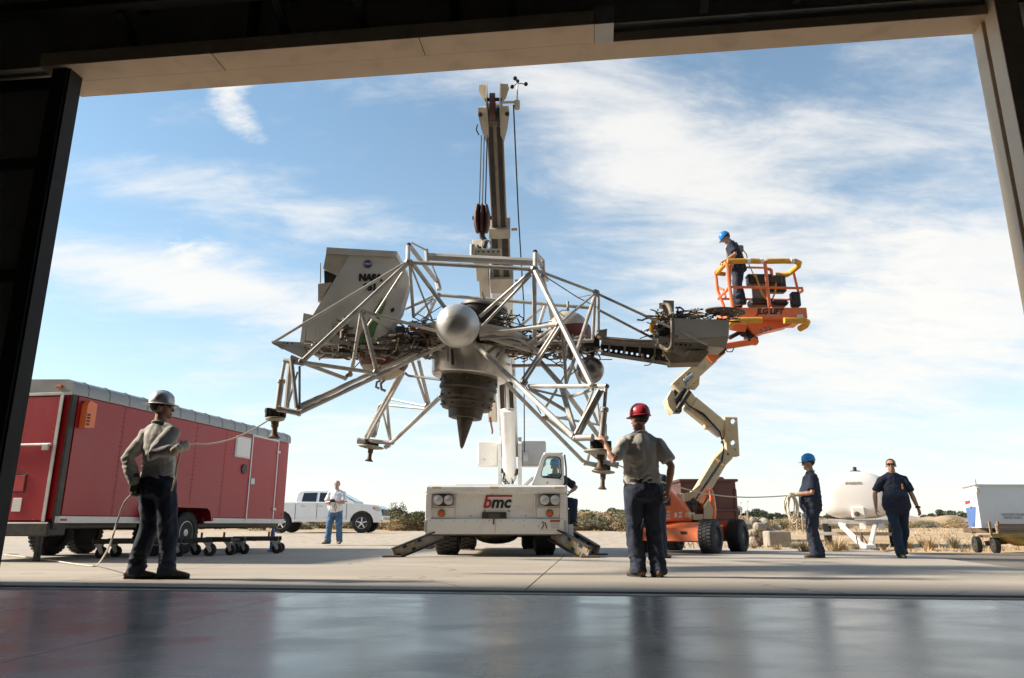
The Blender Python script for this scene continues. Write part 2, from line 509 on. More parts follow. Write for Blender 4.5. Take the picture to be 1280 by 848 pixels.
def cut(o, cutters):
    """drill real holes: cutters is an MB in world space"""
    im = WM[o.name].inverted()
    me = bpy.data.meshes.new('cutter'); me.from_pydata([tuple(im @ p) for p in cutters.v], [], cutters.f); me.update()
    bm = bmesh.new(); bm.from_mesh(me); bmesh.ops.recalc_face_normals(bm, faces=bm.faces); bm.to_mesh(me); bm.free()
    bm = bmesh.new(); bm.from_mesh(o.data); bmesh.ops.recalc_face_normals(bm, faces=bm.faces); bm.to_mesh(o.data); bm.free()
    c = bpy.data.objects.new('cutter', me); COL.objects.link(c); c.parent = o.parent
    md = o.modifiers.new('holes', 'BOOLEAN'); md.operation = 'DIFFERENCE'; md.solver = 'EXACT'; md.object = c
    bpy.context.view_layer.update()
    new = bpy.data.meshes.new_from_object(o.evaluated_get(bpy.context.evaluated_depsgraph_get()))
    o.modifiers.clear(); old = o.data; new.name = old.name; o.data = new
    bpy.data.objects.remove(c)
    finish(new)
    return o
def fuse(name, mb, mat, parent, vox=.012, smooth=3, disp=None, label=None):
    """grow one continuous skin over overlapping lofts (local space of the parent)"""
    me = bpy.data.meshes.new(name); me.from_pydata([tuple(p) for p in mb.v], [], mb.f); me.update()
    bm = bmesh.new(); bm.from_mesh(me); bmesh.ops.recalc_face_normals(bm, faces=bm.faces); bm.to_mesh(me); bm.free()
    t = bpy.data.objects.new('tmp', me); COL.objects.link(t)
    md = t.modifiers.new('r', 'REMESH'); md.mode = 'VOXEL'; md.voxel_size = vox; md.adaptivity = 0
    if smooth:
        md = t.modifiers.new('s', 'SMOOTH'); md.factor = .5; md.iterations = smooth
    new = bpy.data.meshes.new_from_object(t.evaluated_get(bpy.context.evaluated_depsgraph_get()))
    bpy.data.objects.remove(t)
    new.name = name
    if disp:
        n = len(new.vertices)
        nr = [v.normal.copy() for v in new.vertices]
        for i, v in enumerate(new.vertices):
            v.co = v.co + nr[i] * disp(v.co)
    finish(new, 180)
    return link_mesh(name, new, mat, parent, label)
# ================================================================== setting
WL, WR = V((-4.95, 7.30, 0)), V((4.60, 6.20, 0))
WU = (WR - WL).normalized(); WN = V((-WU.y, WU.x, 0)); WLEN = (WR - WL).length
WROT = Matrix((WU, WN, V((0, 0, 1)))).transposed()
def W(a, b, z=0.0): return WL + WU * a + WN * b + V((0, 0, z))
def wbox(mb, a0, a1, b0, b1, z0, z1, bev=0.0):
    return mb.box(W((a0 + a1) / 2, (b0 + b1) / 2, (z0 + z1) / 2), (a1 - a0, b1 - b0, z1 - z0), bev, WROT)
def struct(name, mb, mat, sharp=35):
    o = obj(name, mb, mat, sharp=sharp); o['kind'] = 'structure'; return o
def gz(x, y):
    """height of the open ground"""
    t = min(1, max(0, (y - 17) / 16)); t = t * t * (3 - 2 * t)
    z = -0.10 + 0.24 * t
    if y > 17.5:
        z += (noise.noise(V((x * .25, y * .25, 1))) * .05 + noise.noise(V((x * 1.1, y * 1.1, 5))) * .018) * t
    if y > 120: z += (y - 120) * .0007 + noise.noise(V((x * .01, y * .01, 9))) * min(3.0, (y - 120) * .006)
    return z

# --- floor material: sealed, scuffed concrete
def floor_mat():
    m = bpy.data.materials.new('sealed_hangar_floor'); m.use_nodes = True
    nt = m.node_tree; N, L = nt.nodes, nt.links; b = N['Principled BSDF']
    tc = N.new('ShaderNodeTexCoord')
    def nz(sc, det, st=(1, 1, 1), dist=0):
        mp = N.new('ShaderNodeMapping'); mp.inputs['Scale'].default_value = st
        L.new(tc.outputs['Object'], mp.inputs[0])
        t = N.new('ShaderNodeTexNoise'); t.inputs['Scale'].default_value = sc; t.inputs['Detail'].default_value = det; t.inputs['Distortion'].default_value = dist
        L.new(mp.outputs[0], t.inputs['Vector']); return t.outputs['Fac']
    def rng(x, a, b_, c, d):
        n = N.new('ShaderNodeMapRange'); L.new(x, n.inputs[0])
        for i, q in enumerate((a, b_, c, d)): n.inputs[i + 1].default_value = q
        return n.outputs[0]
    mx = N.new('ShaderNodeMix'); mx.data_type = 'RGBA'
    L.new(rng(nz(.9, 8, (1, 2.5, 1), .6), .3, .7, 0, 1), mx.inputs['Factor'])
    mx.inputs['A'].default_value = (.37, .325, .285, 1); mx.inputs['B'].default_value = (.45, .40, .35, 1)
    sc = N.new('ShaderNodeMix'); sc.data_type = 'RGBA'
    scr = rng(nz(9, 6, (.25, 3.2, 1), 1.2), .66, .72, 0, .35)
    L.new(scr, sc.inputs['Factor']); L.new(mx.outputs['Result'], sc.inputs['A']); sc.inputs['B'].default_value = (.34, .33, .32, 1)
    s2 = N.new('ShaderNodeMix'); s2.data_type = 'RGBA'
    L.new(rng(nz(26, 4, (.10, 2.2, 1), 2.5), .70, .74, 0, .5), s2.inputs['Factor']); L.new(sc.outputs['Result'], s2.inputs['A']); s2.inputs['B'].default_value = (.55, .52, .49, 1)
    s3 = N.new('ShaderNodeMix'); s3.data_type = 'RGBA'
    L.new(rng(nz(5, 9, (.8, 1.6, 1), .8), .60, .70, 0, .6), s3.inputs['Factor']); L.new(s2.outputs['Result'], s3.inputs['A']); s3.inputs['B'].default_value = (.16, .145, .13, 1)
    L.new(s3.outputs['Result'], b.inputs['Base Color'])
    L.new(rng(nz(1.6, 9, (1, 1.4, 1), .3), .3, .72, .19, .33), b.inputs['Roughness'])
    b.inputs['Specular IOR Level'].default_value = .45
    bp = N.new('ShaderNodeBump'); bp.inputs['Strength'].default_value = .004; bp.inputs['Distance'].default_value = .01
    L.new(nz(30, 8, (1, 1.6, 1)), bp.inputs['Height']); L.new(bp.outputs[0], b.inputs['Normal'])
    return m
M_FLOOR = floor_mat()
def apron_mat():
    m = pm('apron_concrete', (.37, .325, .27), .8, 0, .12, 1.1, .15, 50, dirt=(.24, .205, .17), dirt_amt=.5, dirt_scale=.55, stretch=(.6, 1.4, 1))  # plain concrete base tone, mottled at random
    nt = m.node_tree; N, L = nt.nodes, nt.links; b = N['Principled BSDF']
    src = b.inputs['Base Color'].links[0].from_socket
    tc = N.new('ShaderNodeTexCoord')
    def nz(sc, det, st=(1, 1, 1)):
        mp = N.new('ShaderNodeMapping'); mp.inputs['Scale'].default_value = st; L.new(tc.outputs['Object'], mp.inputs[0])
        t = N.new('ShaderNodeTexNoise'); t.inputs['Scale'].default_value = sc; t.inputs['Detail'].default_value = det; L.new(mp.outputs[0], t.inputs['Vector']); return t
    def rng(x, a, b_, c, d):
        n = N.new('ShaderNodeMapRange'); L.new(x, n.inputs[0])
        for i_, q in enumerate((a, b_, c, d)): n.inputs[i_ + 1].default_value = q
        return n.outputs[0]
    def over(f, col, base):
        n = N.new('ShaderNodeMix'); n.data_type = 'RGBA'; L.new(f, n.inputs['Factor']); L.new(base, n.inputs['A']); n.inputs['B'].default_value = (*col, 1); return n.outputs['Result']
    res = over(rng(nz(2.3, 3).outputs['Fac'], .66, .74, 0, .5), (.15, .125, .10), src)           # oil stains
    res = over(rng(nz(1.0, 8, (.12, 5, 1)).outputs['Fac'], .56, .70, 0, .35), (.19, .165, .14), res)   # faint tyre streaks
    res = over(rng(nz(45, 2).outputs['Fac'], .68, .72, 0, .5), (.18, .15, .12), res)             # pits and grit
    vo = N.new('ShaderNodeTexVoronoi'); vo.feature = 'DISTANCE_TO_EDGE'; vo.inputs['Scale'].default_value = .45
    ad = N.new('ShaderNodeVectorMath'); ad.operation = 'MULTIPLY_ADD'; ad.inputs[1].default_value = (.35, .35, .35)
    L.new(nz(2.5, 6).outputs['Color'], ad.inputs[0]); L.new(tc.outputs['Object'], ad.inputs[2]); L.new(ad.outputs[0], vo.inputs['Vector'])
    cr = N.new('ShaderNodeMath'); cr.operation = 'MULTIPLY'
    L.new(rng(vo.outputs['Distance'], .0, .010, .6, 0), cr.inputs[0]); L.new(rng(nz(.5, 3).outputs['Fac'], .48, .56, 0, 1), cr.inputs[1])
    res = over(cr.outputs[0], (.10, .085, .07), res)
    L.new(res, b.inputs['Base Color'])
    return m
M_APRON = apron_mat()
M_SEAM = pm('dark_joint_filler', (.06, .05, .042), .9, 0, .2, 10, .1)
M_ASPH = pm('old_grey_asphalt', (.16, .135, .11), .9, 0, .18, 1.5, .4, 70, dirt=(.27, .22, .17), dirt_amt=.5, dirt_scale=1.2)
M_SILL = pm('worn_sill_concrete', (.50, .44, .35), .9, 0, .15, 2.5, .1, 40, dirt=(.16, .13, .1), dirt_amt=.5)

def desert_mat():
    m = bpy.data.materials.new('desert_ground'); m.use_nodes = True
    nt = m.node_tree; N, L = nt.nodes, nt.links; b = N['Principled BSDF']
    b.inputs['Roughness'].default_value = .95; b.inputs['Specular IOR Level'].default_value = .15
    tc = N.new('ShaderNodeTexCoord'); sp = N.new('ShaderNodeSeparateXYZ'); L.new(tc.outputs['Object'], sp.inputs[0])
    def nz(sc, det, st=(1, 1, 1)):
        mp = N.new('ShaderNodeMapping'); mp.inputs['Scale'].default_value = st
        L.new(tc.outputs['Object'], mp.inputs[0])
        t = N.new('ShaderNodeTexNoise'); t.inputs['Scale'].default_value = sc; t.inputs['Detail'].default_value = det
        L.new(mp.outputs[0], t.inputs['Vector']); return t.outputs['Fac']
    def rng(x, a, b_, c, d):
        n = N.new('ShaderNodeMapRange'); L.new(x, n.inputs[0])
        for i, q in enumerate((a, b_, c, d)): n.inputs[i + 1].default_value = q
        return n.outputs[0]
    def mix(f, A, B):
        n = N.new('ShaderNodeMix'); n.data_type = 'RGBA'
        L.new(f, n.inputs['Factor'])
        for k, q in (('A', A), ('B', B)):
            if isinstance(q, tuple): n.inputs[k].default_value = (*q, 1)
            else: L.new(q, n.inputs[k])
        return n.outputs['Result']
    gravel = mix(rng(nz(3.5, 9), .35, .65, 0, 1), (.36, .30, .235), (.50, .43, .35))
    gravel = mix(rng(nz(30, 2), .56, .66, 0, .55), gravel, (.24, .20, .16))
    sand = mix(rng(nz(.35, 8), .35, .65, 0, 1), (.40, .27, .155), (.52, .40, .27))
    sand = mix(rng(nz(2.6, 8), .5, .62, 0, .6), sand, (.30, .22, .12))
    ad = N.new('ShaderNodeMath'); ad.operation = 'MULTIPLY_ADD'
    L.new(nz(.12, 6), ad.inputs[0]); ad.inputs[1].default_value = 22.0; L.new(sp.outputs['Y'], ad.inputs[2])
    res = mix(rng(ad.outputs[0], 44, 50, 0, 1), gravel, sand)
    xa = N.new('ShaderNodeMath'); xa.operation = 'MULTIPLY_ADD'
    L.new(nz(.2, 5), xa.inputs[0]); xa.inputs[1].default_value = 6.0; L.new(sp.outputs['X'], xa.inputs[2])
    res = mix(rng(xa.outputs[0], 8.0, 11.0, 0, 1), res, sand)
    L.new(res, b.inputs['Base Color'])
    bp = N.new('ShaderNodeBump'); bp.inputs['Strength'].default_value = .5; bp.inputs['Distance'].default_value = .03
    L.new(nz(22, 6), bp.inputs['Height']); L.new(bp.outputs[0], b.inputs['Normal'])
    return m
M_DES = desert_mat()

def grid(xs, ys, zf):
    mb = MB(); nx = len(xs)
    mb.v = [V((x, y, zf(x, y))) for y in ys for x in xs]
    mb.f = [(j * nx + i, j * nx + i + 1, (j + 1) * nx + i + 1, (j + 1) * nx + i) for j in range(len(ys) - 1) for i in range(nx - 1)]
    return mb
def steps(lst):
    o = []
    for a, b, n in lst: o += [a + (b - a) * i / n for i in range(n)]
    return o + [lst[-1][1]]
xs = steps([(-2600, -300, 10), (-300, -60, 12), (-60, -20, 20), (-20, 30, 70), (30, 80, 25), (80, 300, 12), (300, 2600, 10)])
ys = steps([(-300, -20, 6), (-20, 16, 12), (16, 40, 60), (40, 90, 40), (90, 300, 24), (300, 3200, 20)])
struct('ground', grid(xs, ys, gz), M_DES, 80)

# apron slabs, cast separately with recessed joints
def az(b): return -0.0035 * max(b, 0)
us = [-26, -20.5, -15, -9.6, -4.4, 0.6, 5.13, 10.4]
ns = [-0.44, 4.35, 8.9, 12.4]
apron_root = struct('apron', wbox(MB(), -26, 10.6, -0.43, 12.6, -0.14, -0.085), M_SEAM)
for i in range(len(us) - 1):
    for j in range(len(ns) - 1):
        g = 0.008
        a0, a1, b0, b1 = us[i] + g, us[i + 1] - g, ns[j] + g, ns[j + 1] - g
        if i == len(us) - 2:       # the apron ends obliquely along the asphalt
            q = [(a0, b0), (a1 + .35 + .11 * b0, b0), (a1 + .35 + .11 * b1, b1), (a0, b1)]
        else: q = [(a0, b0), (a1, b0), (a1, b1), (a0, b1)]
        if j == 2: q[2] = (q[2][0], b1 - .02 * q[2][0]); q[3] = (q[3][0], b1 - .02 * q[3][0])
        obj('concrete_slab', MB().prism([W(a, b, az(b)) for a, b in q], (0, 0, -.07)), M_APRON, apron_root)
asph = [W(10.0, -0.43, -.03), W(60, -0.43, -.03), W(60, 7.6, -.05), W(12.7, 10.2, -.05), W(11.2, 10.4, -.05), W(10.0, 5, -.03)]
struct('asphalt_road', MB().prism([p + V((0, 0, -.004)) for p in asph], (0, 0, -.05)), M_ASPH)

# hangar floor slabs with sawn joints
fu = [-8.8, -2.2, 2.55, 3.95, 9.2, 14.2, 18.8]
fu = [-8.8, -1.6, 2.03, 3.36, 8.6, 13.5, 18.8]
floor_root = struct('hangar_floor', wbox(MB(), -8.9, 18.9, -22, -0.74, -.2, -.06), M_SEAM)
for i in range(len(fu) - 1):
    for b0, b1 in ((-12, -6.2), (-6.2, -0.74)):
        g = .003
        obj('floor_slab', wbox(MB(), fu[i] + g, fu[i + 1] - g, b0 + g, b1 - g, -.055, 0), M_FLOOR, floor_root)
struct('hangar_floor', wbox(MB(), -8.8, 18.8, -22, -12.005, -.055, 0), M_FLOOR)
sill = struct('door_sill', wbox(MB(), -8.8, 18.8, -.737, -.585, -.06, .004, .003), M_SILL)
tr = MB()
wbox(tr, -8.8, 18.8, -.583, -.443, -.06, -.028)
obj('track_groove', tr, M_INTD, sill)
for b in (-.57, -.515, -.458):
    obj('track_rail', wbox(MB(), -8.8, 18.8, b - .009, b + .009, -.03, .008, .002), M_RUST, sill)

# ------------------------------------------------------------------ the hangar
HZ = 5.285
M_CLAD = pm('pale_bounce_cladding', (.62, .58, .5), .7, 0, .05, 2, .03)
hangar = thing('hangar', 'dark hangar interior framing the wide open doorway, beige lintel along its top', 'building', tuple(W(0, 0, 0)))
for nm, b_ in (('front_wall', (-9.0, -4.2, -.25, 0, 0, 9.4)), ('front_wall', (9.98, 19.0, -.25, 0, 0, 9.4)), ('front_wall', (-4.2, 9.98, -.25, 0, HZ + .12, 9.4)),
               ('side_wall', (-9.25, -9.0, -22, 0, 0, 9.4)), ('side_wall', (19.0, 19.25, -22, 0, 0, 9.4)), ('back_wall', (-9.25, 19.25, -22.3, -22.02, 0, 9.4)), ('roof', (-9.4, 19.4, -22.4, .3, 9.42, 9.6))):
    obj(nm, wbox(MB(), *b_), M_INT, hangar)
for a0, a1, z0 in ((-9.0, -.2, 0), (9.99, 19.0, 0), (-.2, 9.99, HZ + .13)):  # unseen pale panels added outside to bounce fill light back
    obj('bounce_cladding', wbox(MB(), a0, a1, .003, .05, z0, 9.4), M_CLAD, hangar)
# lintel: outer board full width, inner board on the left part only, with a bare metal end cap
a_step = 6.05
obj('lintel_board', wbox(MB(), 0, WLEN + .1, -.275, .02, HZ, HZ + .11, .004), M_BEIGE, hangar)
obj('lintel_board', wbox(MB(), -.05, a_step - .19, -.57, -.279, HZ - .005, HZ + .16, .004), M_BEIGE, hangar)
obj('lintel_end_cap', wbox(MB(), a_step - .187, a_step, -.575, -.276, HZ - .009, HZ + .19, .004), M_TRIM, hangar)
for aa in (1.9, 4.1):
    obj('board_joint', wbox(MB(), aa, aa + .008, -.568, -.281, HZ - .0075, HZ + .01), M_RUST, hangar)
obj('inner_fascia', wbox(MB(), -4, 12, -.34, -.252, HZ + .165, HZ + 3.2), M_INT, hangar)
# door rail and its hangers under the roof
obj('door_rail', wbox(MB(), -4, 8.2, -.86, -.72, 5.74, 5.86, .01), M_INTD, hangar)
obj('pipe', MB().cyl(W(-4, -.66, 6.22), W(12, -.66, 6.22), .05), M_INTD, hangar)
for aa in (.9, 2.6, 3.45, 5.0, 6.9):
    m = MB(); wbox(m, aa, aa + .09, -.84, -.36, 6.0, 6.09); wbox(m, aa, aa + .09, -.84, -.75, 5.87, 7.2)
    m.beam(W(aa + .045, -.76, 5.72), W(aa + .045, -.36, 5.48), .08, .05)
    obj('rail_bracket', m, M_INTD, hangar)
obj('junction_box', wbox(MB(), 3.25, 3.42, -.45, -.345, 5.9, 6.1, .01), M_TRIM, hangar)
for aa in (2.2, 4.4, 7.8, 9.9):
    obj('wall_stud', wbox(MB(), aa, aa + .07, -.46, -.343, 5.5, 9.3), M_INTD, hangar)
# right jamb
obj('door_jamb', wbox(MB(), WLEN, WLEN + .2, -.155, .02, 0, HZ + .1, .005), M_BEIGE, hangar)
obj('door_jamb', wbox(MB(), WLEN + .005, WLEN + .22, -.40, -.205, 0, 9.3, .005), M_BEIGE, hangar)
obj('jamb_slot', wbox(MB(), WLEN + .06, WLEN + .19, -.203, -.157, 0, 9.3), M_BLACK, hangar)
for k, zz in enumerate((1.4, 3.1, 4.9, 6.6)):
    obj('wall_girt', wbox(MB(), WLEN + .6, 19, -.45, -.252, zz, zz + .16), M_INTD, hangar)
obj('wall_column', wbox(MB(), WLEN + .55, WLEN + .8, -.62, -.455, 0, 9.3), M_INTD, hangar)

# left sliding door leaf
leaf = thing('hangar_door', 'dark sliding door leaf standing open at the left of the doorway', 'door', tuple(W(-2, -.4, 0)))
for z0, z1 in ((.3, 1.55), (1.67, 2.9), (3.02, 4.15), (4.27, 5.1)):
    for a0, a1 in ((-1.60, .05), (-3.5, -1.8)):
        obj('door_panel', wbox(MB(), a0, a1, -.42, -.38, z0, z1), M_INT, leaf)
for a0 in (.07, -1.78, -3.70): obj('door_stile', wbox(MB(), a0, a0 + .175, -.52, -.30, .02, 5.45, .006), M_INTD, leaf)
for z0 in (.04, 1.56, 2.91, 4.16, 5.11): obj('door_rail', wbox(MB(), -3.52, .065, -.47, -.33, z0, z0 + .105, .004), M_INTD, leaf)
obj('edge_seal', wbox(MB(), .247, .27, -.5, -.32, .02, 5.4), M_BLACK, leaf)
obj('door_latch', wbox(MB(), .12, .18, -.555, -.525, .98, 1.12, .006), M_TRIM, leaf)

# ------------------------------------------------------------------ far terrain
M_HILL = pm('distant_bare_hills', (.34, .29, .27), .95, 0, .12, .01, 0, spec=.1)
M_BERM = pm('sandy_spoil_heap', (.40, .29, .19), .95, 0, .12, .6, .3, 6, dirt=(.28, .21, .12), dirt_amt=.6, spec=.1)
def ridge(x0, x1, y, h, seed, n=90):
    mb = MB(); K = 7
    for j in range(K):
        for i in range(n + 1):
            x = x0 + (x1 - x0) * i / n
            prof = (noise.fractal(V((x * .0022, seed, 0)), 1.0, 2.1, 5) * .5 + .62)
            e = math.sin(math.pi * min(1, max(0, (i / n)))) ** .5
            q = math.sin(math.pi * j / (K - 1))
            zz = h * max(0.02, prof) * e * q * (1 + .25 * noise.noise(V((x * .01, j * .8, seed))))
            mb.v.append(V((x, y + (j - 3) * 120, zz - 8)))
    mb.f = [(j * (n + 1) + i, j * (n + 1) + i + 1, (j + 1) * (n + 1) + i + 1, (j + 1) * (n + 1) + i) for j in range(K - 1) for i in range(n)]
    return mb
struct('hills', ridge(-1600, 2600, 2900, 66, 3.3), M_HILL, 80)
def berm(cx, cy, w, dth, h, seed):
    xs_ = [cx - w / 2 + w * i / 40 for i in range(41)]; ys_ = [cy - dth / 2 + dth * i / 16 for i in range(17)]
    def zf(x, y):
        e = max(0, 1 - ((x - cx) / (w / 2)) ** 2) * max(0, 1 - ((y - cy) / (dth / 2)) ** 2)
        return gz(x, y) - .1 + h * e ** .6 * (.75 + .5 * noise.noise(V((x * .35, y * .5, seed))))
    return grid(xs_, ys_, zf)
struct('sand_berm', berm(53, 92, 16, 8, 1.75, 2.0), M_BERM, 80)
struct('sand_berm', berm(66, 99, 20, 8, 1.9, 6.0), M_BERM, 80)
struct('sand_berm', berm(27, 70, 18, 7, 1.0, 8.0), M_BERM, 80)
# ================================================================== plants
def leafmat(name, col, var=.35):
    m = bpy.data.materials.new(name); m.use_nodes = True
    nt = m.node_tree; N, L = nt.nodes, nt.links; b = N['Principled BSDF']
    b.inputs['Roughness'].default_value = .8; b.inputs['Specular IOR Level'].default_value = .2
    tc = N.new('ShaderNodeTexCoord'); t = N.new('ShaderNodeTexNoise'); t.inputs['Scale'].default_value = 4; t.inputs['Detail'].default_value = 6
    oi = N.new('ShaderNodeObjectInfo')
    ad = N.new('ShaderNodeVectorMath'); ad.operation = 'ADD'
    L.new(tc.outputs['Object'], ad.inputs[0]); L.new(oi.outputs['Location'], ad.inputs[1]); L.new(ad.outputs[0], t.inputs['Vector'])
    mx = N.new('ShaderNodeMix'); mx.data_type = 'RGBA'
    mr = N.new('ShaderNodeMapRange'); mr.inputs[1].default_value = .3; mr.inputs[2].default_value = .7
    L.new(t.outputs['Fac'], mr.inputs[0]); L.new(mr.outputs[0], mx.inputs['Factor'])
    mx.inputs['A'].default_value = (*[c * (1 - var) for c in col], 1); mx.inputs['B'].default_value = (*[c * (1 + var) for c in col], 1)
    L.new(mx.outputs['Result'], b.inputs['Base Color'])
    return m
ML = [leafmat('olive_scrub_leaves', (.14, .13, .065)), leafmat('straw_scrub_twigs', (.40, .295, .17)), leafmat('grey_green_scrub_leaves', (.21, .195, .125)), leafmat('dark_tree_leaves', (.07, .085, .05))]
M_STEM = pm('dry_stem', (.16, .11, .07), .9, 0, .3, 10, .2)
def crown_mesh(seed, rx, rz, n, leaf, zc, clumps=9):
    q = random.Random(seed); mb = MB(); cl = []
    for k in range(clumps):
        a = q.uniform(0, 6.28); rr = q.uniform(.1, .75) ** .8
        cl.append((V((math.cos(a) * rr * rx, math.sin(a) * rr * rx, zc + q.uniform(-.55, .6) * rz)), q.uniform(.28, .5)))
    for k in range(n):
        c, s = q.choice(cl)
        d = V((q.gauss(0, 1), q.gauss(0, 1), q.gauss(0, 1))).normalized() * (q.uniform(.35, 1) ** .5)
        p = c + V((d.x * rx * s, d.y * rx * s, d.z * rz * s))
        if p.z < .02: p.z = q.uniform(.02, .12)
        x = V((q.gauss(0, 1), q.gauss(0, 1), q.gauss(0, 1))).normalized(); y = x.cross(V((q.gauss(0, 1), q.gauss(0, 1), q.gauss(0, 1)))).normalized()
        l, w = leaf * q.uniform(.6, 1.5), leaf * q.uniform(.25, .6)
        mb.add([p - x * l, p - y * w, p + x * l, p + y * w], [(0, 1, 2, 3)])
    return mb
def stems(seed, h, n, r, spread):
    q = random.Random(seed); mb = MB()
    for k in range(n):
        a = q.uniform(0, 6.28); e = V((math.cos(a) * spread * q.uniform(.3, 1), math.sin(a) * spread * q.uniform(.3, 1), h * q.uniform(.6, 1)))
        m = e * .5 + V((q.uniform(-.1, .1) * spread, q.uniform(-.1, .1) * spread, h * .08))
        mb.tube([V((0, 0, -.05)), m, e], [r, r * .7, r * .3], 5)
    return mb
PROTO = {}
def plant(name, label, cat, x, y, sc, kind, group, rz, sq=1.0):
    """kind: key of a prototype; copies share the mesh"""
    r_ = thing(name, label, cat, (x, y, gz(x, y) - .03), rz, group)
    r_.scale = (sc * sq, sc * sq, sc)
    cm, sm, mat = PROTO[kind]
    c = bpy.data.objects.new('crown' if cat == 'tree' else 'foliage', cm); COL.objects.link(c); c.parent = r_
    s_ = bpy.data.objects.new('trunk' if cat == 'tree' else 'stem', sm); COL.objects.link(s_); s_.parent = r_
    return r_
def proto(key, crown, stem, mat):
    me = bpy.data.meshes.new('foliage'); me.from_pydata([tuple(p) for p in crown.v], [], crown.f); me.materials.append(mat); me.update()
    ms = bpy.data.meshes.new('stem'); ms.from_pydata([tuple(p) for p in stem.v], [], stem.f); ms.materials.append(M_STEM); finish(ms)
    PROTO[key] = (me, ms, mat)
for k in range(3):
    proto(('olive', k), crown_mesh(10 + k, .95, .55, 2600, .05, .5, 12), stems(k, .8, 9, .025, .6), ML[0])
    proto(('straw', k), crown_mesh(20 + k, 1.0, .42, 2600, .045, .4, 14), stems(k + 5, .6, 12, .02, .8), ML[1])
    proto(('grey', k), crown_mesh(30 + k, .9, .5, 2400, .05, .45, 12), stems(k + 9, .7, 9, .02, .6), ML[2])
    proto(('tree', k), crown_mesh(40 + k, 2.0, 1.9, 3600, .17, 2.9, 14), stems(k + 14, 3.2, 5, .14, 1.0), ML[3])
proto(('feather', 0), crown_mesh(61, 1.9, 2.0, 1000, .15, 2.7, 20), stems(19, 3.6, 8, .08, 1.5), ML[0])
q = random.Random(5)
SHL = {'olive': 'olive green desert shrub', 'straw': 'dry straw coloured desert shrub', 'grey': 'grey green desert shrub'}
def px_x(px, y): return (px - 640) / FPX * (y * math.cos(PITCH))
def region(px):
    for lim, nm in ((484, 'behind the red trailer'), (560, 'left of the crane truck'), (735, 'right of the crane truck'), (800, 'left of the red hard hat'), (870, 'behind the red hard hat'), (960, 'right of the boom lift'), (1060, 'left of the water tank'), (1150, 'right of the water tank'), (1222, 'left of the white cart'), (5000, 'behind the white cart')):
        if px < lim: return nm
def shrub(px, y, h, kind, sq=1.3):
    plant('desert_shrub', SHL[kind] + ' ' + region(px), 'shrub', px_x(px, y), y, h, (kind, q.randrange(3)), 'desert shrubs beyond the gravel lot, ' + kind, q.uniform(0, 6.2), sq)
# rows seen left and right of the crane, and right to the berm
for px in range(488, 545, 9):
    shrub(px + q.uniform(-3, 3), q.uniform(43, 50), q.uniform(.8, 1.2), q.choice(['olive', 'straw', 'straw', 'grey']))
for px in range(484, 560, 12):
    shrub(px + q.uniform(-3, 3), q.uniform(52, 62), q.uniform(1.2, 1.7), q.choice(['olive', 'olive', 'grey']))
for px in range(706, 860, 9):
    shrub(px + q.uniform(-4, 4), q.uniform(42, 50), q.uniform(.55, 1.15), q.choice(['olive', 'straw', 'straw', 'grey']))
for px in range(700, 860, 9):
    shrub(px + q.uniform(-4, 4), q.uniform(52, 64), q.uniform(1.25, 1.75), q.choice(['olive', 'straw', 'olive', 'grey']))
for px in range(918, 1050, 10):
    shrub(px + q.uniform(-4, 4), q.uniform(44, 60), q.uniform(.8, 1.35), q.choice(['straw', 'straw', 'grey']))
for px in range(1100, 1215, 13):
    shrub(px + q.uniform(-4, 4), q.uniform(64, 84), q.uniform(.6, 1.1), q.choice(['straw', 'straw', 'grey']))
for px in range(1225, 1330, 14):
    shrub(px + q.uniform(-4, 4), q.uniform(64, 84), q.uniform(.6, 1.1), q.choice(['straw', 'olive', 'grey']))
for px in range(-60, 480, 22):
    shrub(px + q.uniform(-6, 6), q.uniform(48, 66), q.uniform(.8, 1.4), q.choice(['olive', 'straw', 'grey']))
plant('desert_tree', 'tall feathery shrub standing above the scrub left of the crane truck', 'tree', px_x(495, 52), 52, .47, ('feather', 0), None, 1.0, .85)
for px in list(range(705, 860, 13)) + list(range(920, 1060, 15)) + list(range(1180, 1215, 14)) + list(range(1160, 1300, 30)):
    y = q.uniform(120, 190)
    plant('desert_tree', 'dark bushy tree on the skyline ' + region(px), 'tree', px_x(px + q.uniform(-5, 5), y), y, q.uniform(.62, 1.05) * y / 190, ('tree', q.randrange(3)), 'dark trees on the skyline', q.uniform(0, 6), q.uniform(1.0, 1.5))
# dry weeds along the edge of the paving
def weed_mesh(seed, n, h, sp):
    w = random.Random(seed); mb = MB()
    for k in range(n):
        a = w.uniform(0, 6.28); r0 = w.uniform(0, sp * .35); b = V((math.cos(a) * r0, math.sin(a) * r0, 0))
        t = b + V((math.cos(a) * sp * w.uniform(.2, 1), math.sin(a) * sp * w.uniform(.2, 1), h * w.uniform(.4, 1)))
        m = b * .5 + t * .5 + V((0, 0, h * .12)); s_ = V((-math.sin(a), math.cos(a), 0)) * .006
        mb.add([b - s_, b + s_, m + s_ * .8, t, m - s_ * .8], [(0, 1, 2, 4), (4, 2, 3)])
    return mb
WM_ = []
for k in range(3):
    wm = weed_mesh(k, 150, .34, .26); me = bpy.data.meshes.new('weed'); me.from_pydata([tuple(p) for p in wm.v], [], wm.f); me.materials.append(ML[1] if k != 1 else ML[2]); me.update(); WM_.append(me)
